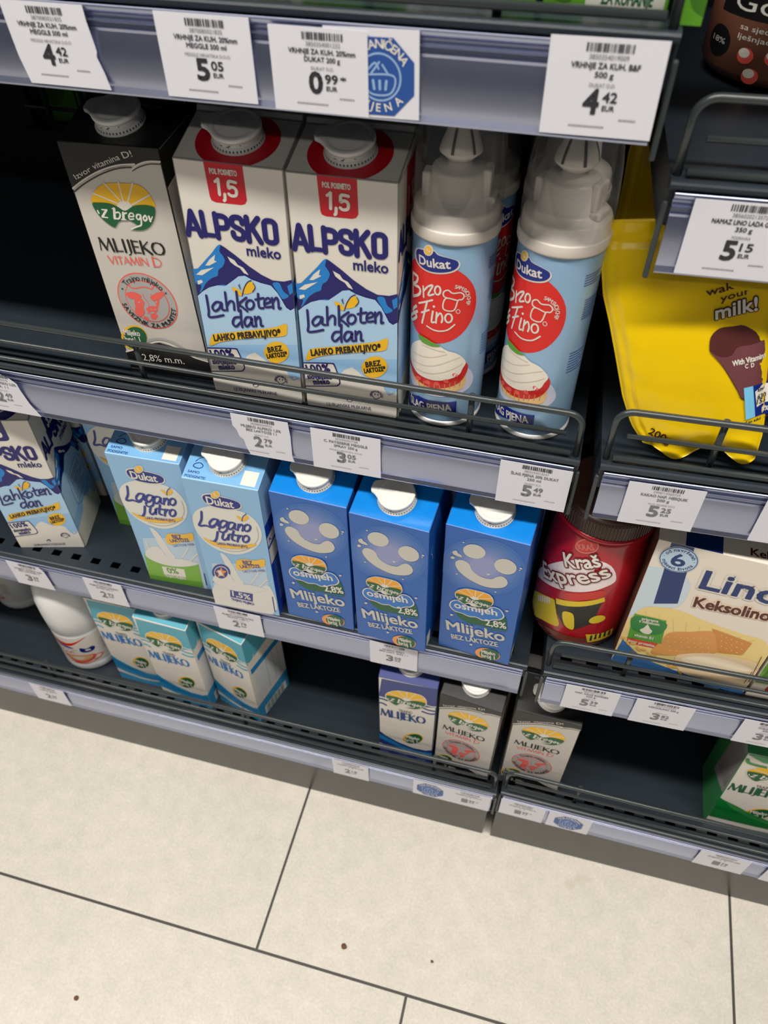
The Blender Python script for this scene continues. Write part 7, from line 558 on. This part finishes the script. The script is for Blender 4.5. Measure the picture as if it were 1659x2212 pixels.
def trj_side(a): return [('p', a + 'top' if a != 'teal' else 'teal', 1, side_band(150, 160)), ('k', 'white', 2, 1.6, [(-40, 156), (-28, 148), (-22, 158)], 0), ('p', a + 'low2', 1, [(-34, 122), (38, 122), (38, 134), (-34, 134)]), ('p', a + 'low', 1, [(-40, 0), (40, 0), (40, 44), (-40, 40)]), ('p', 'white', 2, [(-24, 3), (32, 3), (32, 22), (-24, 22)])] + [('k', 'grword', 3, 1.1 + (i % 3) * .5, [(-20 + i * 3, 4), (-20 + i * 3, 20)], 0) for i in range(16)] + [('k', 'skylow', 2, .7, [(-32 + (i % 2) * 2, 118 - i * 4.4), (36 - (i % 4) * 5, 118 - i * 4.4)], 0) for i in range(16)] + [('k', 'alpblue', 2, .4, [(x, 50), (x, 134)], 0) for x in (-2, 14, 26)] + [('p', 'coral', 2, [(2, 164), (22, 168), (18, 178), (4, 174)])]
RT = dict(orangey='yellow', top='teal', low='teallow', low2='teallow2', word='tealword')
TS = (.953, .92, .99)
t1 = carton('teal and white carton behind the other two, beside the white milk bottle', ART['trajno'], (-.4907, .092, .1), -.01, top='teal', flap='teal', rec=RT, right=trj_side('teal'), left=flip(trj_side('teal')), group='teal and white milk cartons', scale=TS)
copy_thing(t1, 'teal and white carton standing between the other two on the lowest shelf', (-.414, .0793, .1), -.04, TS)
copy_thing(t1, 'teal and white carton turned to show its side, at the right of the three', (-.3285, .0842, .1), -.266, (.91, .92, .99))
carton('navy-topped white milk carton with wavy blue bottom', ART['trajno'], (-.0941, .0766, .1), .0128, top='navytop', flap='navytop', rec=dict(orangey='yellow', top='navytop', low='navylow', low2='navylow2', word='navyword'), right=trj_side('navy'), scale=(.916, .93, .99))
GL = [('p', 'grtop', 1, [(40, 0), (-40, 0), (-40, 213.6), (-18, 213.6), (-13, 212), (40, 199.4)]), ('p', 'sealgrey', 2, [(-10, 60), (40, 95), (40, 201), (-2, 201)])] + [('k', 'ink', 3, .7, [(-6 + 3.4 * i, 80 + i * 2), (-2 + 3.4 * i, 190)], 0) for i in range(13)]
GRX = [('p', 'grlow', 4, [(-39.2, 82), (-30, 74), (-15, 66), (0, 56), (15, 50), (39.2, 40), (39.2, 24), (10, 24), (-39.2, 26)]), ('p', 'grlow2', 5, [(-34, 78), (-15, 68), (0, 58), (15, 52), (39.2, 42), (39.2, 34), (15, 42), (0, 46), (-20, 60)]), ('p', 'grtop', 5, [(-39.2, 198), (-20, 186), (39.2, 186), (39.2, 200)]), ('k', 'grlow2', 5, 4, [(-36, 186), (-30, 178), (0, 176), (36, 174)], 0), ('p', 'grlow', 6, [(-10, 0), (-4, 14), (39.2, 14), (39.2, 0)])]
carton('green and white milk carton at the right picture edge on the lowest shelf', [i for i in ART['trajno'] if i[1] not in ('top',)] + GRX, (.336, .087, .1045), 0, rec=dict(orangey='yellow', top='grtop', low='white', low2='white', word='grword'), top='grtop', left=GL, roll=-.05, scale=(1.0, 1, .99))
# ------------------------------------------------------------------ whipped cream spray cans
CR = .0305
def f_can(u, v, k): a = u / CR; r = CR + k; return (r * sin(a), -r * cos(a), v)
def dome():
    return [(.0314, .1705), (.0315, .185), (.0308, .2), (.0298, .212), (.0282, .224), (.0258, .2345), (.0225, .2415), (.018, .2445), (.008, .2455), (.0005, .2456)]
def spray_can(label, loc, rz):
    t = thing('whipped_cream_can', label, 'spray can', loc, rz, 'pale blue spray cans'); m = MB()
    m.lathe([(.0285, .002), (.0298, .004), (.0303, .007), (CR, .009), (CR, .1605), (.0298, .163)], 'can_blue', 72); add_art(m, ART['slag'], f_can, {}, (-95, 95, 4, 160), step=2.2); m.build('can_body', t)
    m = MB(); m.lathe([(.027, 0), (.0302, 0), (.0311, .0012), (.0311, .0034), (.0300, .0048), (.0285, .005)], 'can_rim', 56); m.build('base_rim', t)
    m = MB(); m.lathe([(.0302, .1615), (.0318, .162), (.0321, .1632), (.0321, .1695), (.0316, .1705), (.0303, .1708), (.0302, .179), (.0296, .1808), (.0285, .1815), (.0215, .1832), (.0205, .1845), (.0188, .2015), (.0178, .2035), (.016, .2042), (.0085, .2048), (.008, .208)], 'can_white', 64); m.build('collar', t)
    m = MB(); m.lathe([(.0075, .207), (.0085, .2085), (.0142, .2135), (.0144, .215), (.0128, .2205), (.0098, .2275), (.0072, .2325), (.0058, .2338)], 'can_white', 40)
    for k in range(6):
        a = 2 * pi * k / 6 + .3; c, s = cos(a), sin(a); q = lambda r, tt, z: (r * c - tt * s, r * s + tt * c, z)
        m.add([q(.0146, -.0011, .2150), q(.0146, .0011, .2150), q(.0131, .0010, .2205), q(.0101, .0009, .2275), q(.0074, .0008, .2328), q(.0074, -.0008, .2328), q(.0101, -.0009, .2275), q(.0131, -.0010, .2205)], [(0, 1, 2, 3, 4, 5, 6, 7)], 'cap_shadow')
    m.build('nozzle', t)
    m = MB(); m.box((.0145, -.008, .182), (.0265, .008, .1875), 'can_white'); m.box((.0165, -.0075, .1865), (.0225, .0075, .205), 'can_white'); m.build('trigger', t, bevel=.0016)
    m = MB(); m.box((-.0245, -.006, .182), (-.0185, .006, .199), 'can_white'); m.build('hinge', t, bevel=.0012)
    m = MB(); m.lathe(dome(), 'clear_dome', 56, cap0=False, cap1=True); m.build('clear_cap', t)
    return t
sc = spray_can('pale blue whipped cream can with a red disc, standing next to the cartons', (-.0825, .1005, .675), 0)
copy_thing(sc, 'pale blue whipped cream can with a red disc, at the right end of its shelf', (-.0075, .102, .675), RAD(-22.6))
copy_thing(sc, 'pale blue spray can in the shade behind the left front one', (-.079, .1675, .675), 1.2)
copy_thing(sc, 'pale blue spray can in the shade behind the right front one', (-.012, .1685, .675), 2.0)
# ------------------------------------------------------------------ yellow cocoa pouches
def lerp_path(P, t):
    """point at height fraction t on a path from bottom to top"""
    z0, z1 = P[0][1], P[-1][1]; z = z0 + (z1 - z0) * t
    for a, b in zip(P, P[1:]):
        if a[1] <= z <= b[1] or b is P[-1]:
            f = (z - a[1]) / ((b[1] - a[1]) or 1); return a[0] + (b[0] - a[0]) * f, z
    return P[-1]
PL_ = [(80.4, 2), (66.3, 23.5), (56.7, 42), (45, 72), (35.4, 96), (27, 115), (21.9, 134), (20.3, 150), (20.1, 165.3)]
PR_ = [(162, 12), (161.5, 28), (158.4, 45), (151, 73), (146, 96), (141, 120), (137, 150), (135, 168), (134, 182)]
def pouch_surface():
    NU, NV = 60, 64; G = []
    rnd = random.Random(3); wr = [(rnd.uniform(0, 6.3), rnd.uniform(3, 9), rnd.uniform(-5, 5)) for _ in range(5)]
    for j in range(NV + 1):
        t = j / NV; a = lerp_path(PL_, t); b = lerp_path(PR_, t); row = []
        for i in range(NU + 1):
            s = i / NU; x = a[0] + (b[0] - a[0]) * s; z = a[1] + (b[1] - a[1]) * s
            edge = min(s, 1 - s) * 2; e = min(edge / .16, 1); tb = min(t / .14, 1) * min((1 - t) / .2, 1)
            bul = 20 * (math.sin(pi * s) ** .55) * max(0, min(1, (t + .25))) * (1 - t ** 2.2) * (1 if e else 0)
            w = sum(math.sin(p + q * s * 2 + r * t) for p, q, r in wr) * .55 * e * max(tb, .25) + (.9 * math.sin(5 * s - 3 * t + 1.6 * math.sin(3 * t)) ** 8 + .5 * math.sin(23 * t + 3 * math.sin(6 * s)) ** 4 * max(0, 1 - edge * 2.2)) * e
            w -= 1.0 * (1 if .055 < s < .1 else 0) + 1.2 * (1 if .9 < t < .935 else 0)
            if t < .1: z += 5 * math.sin(s * 11 + 1) * (1 - t / .1); bul += 5 * math.sin(s * 9) * (1 - t / .1)
            row.append((x, z, bul + w))
        G.append(row)
    return G, NU, NV
PG, PNU, PNV = pouch_surface()
PK = 1 / math.sqrt(1.0625)
def p_world(x, z, off): # plane leaning back a quarter
    x, z, off = x / 1000, z / 1000, off / 1000
    return (x - .10, .25 * z * PK - off * PK - 0.0, z * PK + off * .25 * PK)
def p_off(u, v):
    """bulge of the pouch at plane position (mm)"""
    j = 0; best = None
    t = min(max((v - 4) / 168, 0), 1) * PNV; j = int(min(t, PNV - 1)); row = PG[j]; row2 = PG[j + 1]; f = t - j
    def at(row):
        for i in range(PNU):
            if row[i][0] <= u <= row[i + 1][0]:
                g = (u - row[i][0]) / (row[i + 1][0] - row[i][0]); return row[i][2] * (1 - g) + row[i + 1][2] * g
        return 0
    return at(row) * (1 - f) + at(row2) * f
def pouch(label, loc, rz, art, matn, group='yellow pouches'):
    t = thing('cocoa_pouch', label, 'pouch', loc, rz, group); m = MB(); W_ = PNU + 1
    vs = [p_world(*PG[j][i]) for j in range(PNV + 1) for i in range(PNU + 1)]
    m.add(vs, [(j * W_ + i, j * W_ + i + 1, (j + 1) * W_ + i + 1, (j + 1) * W_ + i) for j in range(PNV) for i in range(PNU)], matn, True)
    vb = [p_world(x, z, -.4 - b * .6) for row in PG for x, z, b in row]
    m.add(vb, [(j * W_ + i, (j + 1) * W_ + i, (j + 1) * W_ + i + 1, j * W_ + i + 1) for j in range(PNV) for i in range(PNU)], matn, True)
    n = W_ * (PNV + 1); ring = [i for i in range(W_)] + [j * W_ + PNU for j in range(1, PNV + 1)] + [PNV * W_ + i for i in range(PNU - 1, -1, -1)] + [j * W_ for j in range(PNV - 1, 0, -1)]
    m.f += [[ring[k], ring[(k + 1) % len(ring)], ring[(k + 1) % len(ring)] + n, ring[k] + n] for k in range(len(ring))]; m.m += [matn] * len(ring); m.sm += [True] * len(ring)
    if art:
        tmp = MB(); add_art(tmp, art, lambda u, v, k: (u, v, k), {}, (22, 160, 3, 170), step=2.5)
        # finer cut in height so the print follows the bulge
        bm = bmesh.new(); bm.from_mesh(tmp.mesh('tmp')); 
        for k in range(1, 60):
            bmesh.ops.bisect_plane(bm, geom=bm.verts[:] + bm.edges[:] + bm.faces[:], plane_co=(0, k * .003, 0), plane_no=(0, 1, 0), dist=1e-6)
        names = sorted(set(tmp.m)); bm.verts.index_update(); o = len(m.v)
        m.v += [p_world(v.co.x * 1000, v.co.y * 1000, p_off(v.co.x * 1000, v.co.y * 1000) + .25 + v.co.z * 3000) for v in bm.verts]
        for f in bm.faces: m.f.append([o + v.index for v in f.verts]); m.m.append(names[f.material_index]); m.sm.append(True)
        bm.free()
    m.build('pouch_body', t); return t
pouch('yellow foil cocoa pouch with a picture of a cup, standing behind the wire guard', (.10, .064, .6905), 0, ART['kakao'], 'pouch_yellow')
pouch('yellow foil pouch in the shade behind the front pouch', (.055, .2, .716), 0, [('t', 'choc', 2, '200g', 58, 14, 30, 9, -20, 'b')], 'pouch_back'); COL.objects['cocoa_pouch.001'].rotation_euler = (0, .38, 0)
# ------------------------------------------------------------------ cocoa jars
JR = .0475
def jr(z): # radius of the jar body at height z
    P = [(0, .042), (.004, .0455), (.012, .047), (.05, .0478), (.105, .0474), (.13, .046), (.146, .0444), (.16, .0438), (.17, .044)]
    for a, b in zip(P, P[1:]):
        if z <= b[0]: return a[1] + (b[1] - a[1]) * (z - a[0]) / (b[0] - a[0])
    return P[-1][1]
def f_jar(u, v, k): a = u / JR; r = jr(v) + k; return (r * sin(a), -r * cos(a), v)
def cocoa_jar(label, loc, rz, art):
    t = thing('cocoa_jar', label, 'jar', loc, rz, 'red cocoa jars'); m = MB()
    zs = [0, .002, .006, .012, .03, .05, .07, .095, .105, .118, .13, .138, .146, .153, .16, .168]
    m.lathe([(jr(z), z) for z in zs], ['jar_base' if z < .012 else 'jar_red' for z in zs], 72)
    if art: add_art(m, art, f_jar, {}, (-75, 75, 2, 165), step=2.6)
    m.build('jar_body', t)
    m = MB(); m.lathe([(.044, .167), (.0462, .1675), (.0462, .171), (.0445, .172)], 'jar_red', 64); m.build('rim', t)
    m = MB(); m.lathe([(.0442, .1715), (.0452, .173), (.0452, .191), (.044, .1935), (.041, .1945)], 'jar_lid', 64)
    for k in range(96):
        a = 2 * pi * k / 96; c, s = cos(a), sin(a); q = lambda r, tt, z: (r * c - tt * s, r * s + tt * c, z)
        m.add([q(.0458, -.0006, .1735), q(.0458, .0006, .1735), q(.0458, .0006, .1905), q(.0458, -.0006, .1905), q(.045, -.0011, .1735), q(.045, .0011, .1735), q(.045, .0011, .1905), q(.045, -.0011, .1905)], [(0, 1, 2, 3), (4, 0, 3, 7), (1, 5, 6, 2)], 'jar_lid')
    m.build('lid', t); return t
j1 = cocoa_jar('red plastic cocoa jar with white lettering and ribbed brown lid, right bay', (.075, .105, .412), 0, ART['kras'])
copy_thing(j1, 'red cocoa jar in the shade behind the front jar', (.098, .207, .412), .8)
# ------------------------------------------------------------------ biscuit boxes
def box_art(name, label, cat, loc, rz, w, h, d, art, side, front, top=None, clipw=None):
    t = thing(name, label, cat, loc, rz); m = MB()
    m.box((0, 0, 0), (w, d, h), front); m.m[2:6] = [front, side, side, side]; m = beveled(m, .0007)
    add_art(m, art, lambda u, v, k: (u, -k, v), {}, (.3, w * 1000 - .3, .3, h * 1000 - .3))
    if top: add_art(m, top, lambda u, v, k: (u, v, h + k), {}, (0, w * 1000, 0, d * 1000))
    m.build('box_body', t); return t, m
box_art('biscuit_box', 'cream biscuit box with a navy ribbon and a picture of biscuits', 'box', (.1162, .0554, .412), math.atan2(-.0082, .1279), .1285, .191, .06, ART['keksolino'], 'kekside', 'kekbox', [('p', 'keknavy', 1, [(22, 0), (52, 0), (52, 60), (22, 60)]), ('t', 'kekbrown', 1, 'Keksolino', 74, 6, 46, 8, 0, 'b')])
box_art('cereal_box', 'green and cream box cut off by the right edge, beside the biscuit box', 'box', (.2475, .047, .412), .03, .128, .19, .06, [('p', 'veg', 1, [(0, 26), (128, 26), (128, 190), (0, 190)]), ('s', 'vegdark', 2, [(4, 34), (14, 44), (30, 40), (40, 60), (20, 70), (6, 54)]), ('s', 'leaf', 3, [(2, 80), (20, 86), (24, 100), (8, 98)]), ('s', 'red', 3, [(14, 14), (22, 10), (28, 16), (26, 26), (17, 26), (13, 20)])], 'kekbox', 'kekbox')
# ------------------------------------------------------------------ milk bottles
BR = .0415
def f_bot(u, v, k): a = u / BR; r = BR + k; return (r * sin(a), -r * cos(a), v)
BART = [('p', 'white', 1, [(-60, 22), (60, 22), (60, 86), (-60, 86)]), ('s', 'canred', 2, [(-34, 85), (0, 74), (30, 85), (20, 78), (0, 67), (-22, 76)]), ('e0',), ]
BART = BART[:2] + [('s', 'dukatblue', 3, [(-24, 74), (-14, 70), (0, 66), (8, 62), (-2, 62), (-16, 66)]), ('s', 'dukatblue', 2, [(16, 62), (24, 58), (32, 60), (36, 56), (32, 50), (22, 49), (15, 53)]), ('s', 'white', 3, [(22, 56), (28, 56), (29, 53), (23, 53)]),
    ('k', 'canred', 2, 1.4, [(-18, 58), (-20, 48), (-12, 54), (-16, 50), (-10, 47), (-6, 51), (-2, 49), (2, 53), (4, 49)], 0), ('k', 'ink', 2, .7, [(-20, 63), (-10, 60), (0, 59), (10, 56)], 0),
    ('s', 'berrylight', 2, [(-12, 42), (10, 44), (32, 40), (28, 30), (16, 24), (0, 24), (-8, 32)]), ('s', 'tart', 3, [(-8, 42), (10, 43), (28, 39), (22, 32), (8, 30), (-4, 34)]), ('s', 'creamw', 4, [(0, 40), (10, 41), (18, 37), (10, 33), (2, 35)]), ('k', 'berrylight', 2, 1.6, [(32, 38), (40, 36), (38, 29), (28, 28)], 0), ('k', 'canred', 2, 1.2, [(-2, 24), (14, 22), (30, 26), (44, 34)], 0)] + [('k', 'tagfade', 2, .6, [(46, 68 - 3 * i), (56, 68 - 3 * i)], 0) for i in range(9)]
def bottle(label, loc, rz):
    t = thing('milk_bottle', label, 'bottle', loc, rz, 'white milk bottles'); m = MB()
    m.lathe([(.036, 0), (.0395, .002), (.0415, .008), (.0415, .019), (.041, .0205), (BR, .022), (BR, .0865), (.0408, .089), (.0408, .092), (.042, .0945), (.0425, .12), (.0418, .15), (.038, .172), (.03, .188), (.02, .197), (.0165, .2), (.0165, .206)], 'bottle_white', 64)
    add_art(m, BART, f_bot, {}, (-70, 70, 21, 88), step=2.4); m.build('bottle_body', t)
    m = MB(); m.lathe([(.0185, .203), (.019, .204), (.019, .219), (.018, .2205)], 'canred', 40); m.build('bottle_cap', t); return t
bt = bottle('white plastic milk bottle with a coffee cup on its label, beside the teal cartons', (-.592, .094, .1), 0)
copy_thing(bt, 'white plastic milk bottle farther back at the left picture edge', (-.755, .165, .1), -1.0)
# ------------------------------------------------------------------ green packs
PKA = lambda lx0, lx1: [('p', 'veg', 1, [(0, 0), (140, 0), (140, 120), (0, 120)]), ('p', 'cream', 2, [(lx0, 0), (lx1, 0), (lx1, 26), (lx0, 26)]), ('t', 'green', 3, 'ZA KUHANJE', lx0 + 8, 4, lx1 - lx0 - 14, 6, 0, 'b'), ('t', 'green', 3, 'VRHNJE', lx0 + 12, 14, lx1 - lx0 - 24, 6.4, 0, 'b'), ('s', 'vegdark', 2, [(lx0 - 22, 8), (lx0 - 8, 4), (lx0 - 4, 18), (lx0 - 14, 30), (lx0 - 24, 22)]), ('s', 'tart', 3, [(lx1 + 6, 8), (lx1 + 9, 6), (lx1 + 10, 10), (lx1 + 7, 11)])]
def green_pack(label, x0, x1, lx0, lx1, y=0.0683, z=0.979, h=.11, rz=0):
    t, _ = box_art('cream_pack', label, 'pack', (x0, y, z), rz, x1 - x0, h, .07, PKA(lx0, lx1), 'veg', 'veg'); t['group'] = 'green packs on the top shelf'; return t
green_pack('green pack with a cream label, left of the last one on the top shelf', -.132, -.043, 19, 69)
green_pack('green pack with a cream label at the right end of the top shelf', -.039, .0249, 22, 62)
green_pack('green pack on the top shelf, left of the two packs with cream labels', -.23, -.138, 14, 56)
green_pack('small green pack past the guard end of the top shelf, over the gap', .028, .0422, 30, 40, y=0.0551)
for i, (x, w, lb) in enumerate(((-.652, .045, 'narrow green pack behind the wire grid, leftmost'), (-.604, .075, 'green and lilac pack behind the wire grid, next to the narrow one'), (-.526, .08, 'green and lilac pack behind the wire grid, next to the black-topped carton'), (-.443, .08, 'green and lilac pack hidden deepest behind the black-topped carton'))):
    t, _ = box_art('cream_pack', lb, 'pack', (x, .445, PZ0 - .004), 0, w, .16, .08, [('s', 'vegdark', 1, [(10, 20), (30, 26), (34, 60), (16, 70), (4, 46)])] + ([('p', 'lilac', 2, [(w * 1000 * .45, 26), (w * 1000, 30), (w * 1000, 90), (w * 1000 * .25, 90)]), ('p', 'lilac', 2, [(6, 0), (w * 1000, 0), (w * 1000, 14), (6, 14)])] if i else []), 'veg', 'veg'); t['group'] = 'packs behind the wire grid'
# ------------------------------------------------------------------ brown spread jar on the highest right shelf
GRD = .047
def f_g(u, v, k): a = u / GRD; r = GRD + k; return (r * sin(a), -r * cos(a), v)
GA = [('p', 'black', 1, [(-40, 52), (40, 52), (40, 78), (-40, 78)]), ('t', 'cream', 2, 'Gold', -30, 57, 44, 13, 0, ''), ('p', 'black', 1, [(-36 + 10 * cos(a * pi / 12), 30 + 12 * sin(a * pi / 12)) for a in range(24)]), ('t', 'sealgrey', 2, '18%', -42, 29, 12, 4, 0, 'b'), ('t', 'cream', 1, 'sa sjeckanim', -22, 44, 34, 4, 0, ''), ('t', 'cream', 1, 'lješnjacima', -22, 37, 30, 4, 0, '')]
for x, y in ((-14, 26), (2, 28), (-8, 12), (14, 16), (24, 30)): GA += [('p', 'berrylight', 2, [(x + 5 * cos(a * pi / 8), y + 6 * sin(a * pi / 8)) for a in range(16)]), ('p', 'creamw', 3, [(x - 1 + 3.4 * cos(a * pi / 8), y + 2 + 3.6 * sin(a * pi / 8)) for a in range(16)])]
t = thing('spread_jar', 'brown hazelnut spread jar with a black name band, top right corner', 'jar', (.122, .262, .9015)); t.scale = (1.2, 1.2, .8); t.rotation_euler = (0, 0, -.3); m = MB()
m.lathe([(.036, 0), (.043, .004), (GRD, .012), (GRD, .1), (.042, .112)], 'jar_brown', 64); add_art(m, GA, f_g, {}, (-70, 70, 6, 98), step=2.6); m.build('jar_body', t)
m = MB(); m.lathe([(.043, .111), (.0445, .112), (.0445, .13), (.043, .131)], 'jar_lid', 56); m.build('lid', t)
# ------------------------------------------------------------------ crumbs on the floor
for i, (x, y, s, lb) in enumerate(((-.1193, -.1806, .0035, 'brown crumb on the floor tile, biggest of the three'), (-.0069, -.1687, .002, 'tiny dark crumb on the floor, under the gap between the bays'), (-.4222, -.3176, .003, 'tan crumb on the floor tile at the lower left'))):
    bm = bmesh.new(); bmesh.ops.create_icosphere(bm, subdivisions=2, radius=s); rnd = random.Random(i)
    for v in bm.verts: v.co *= rnd.uniform(.75, 1.2); v.co.z = max(v.co.z * .45, -s * .3)
    me = bpy.data.meshes.new('crumb'); bm.to_mesh(me); bm.free(); me.materials.append(MATS['crumb_brown']); tag(link('crumb', me, None, (x, y, s * .3)), lb, 'crumb', 'crumbs')
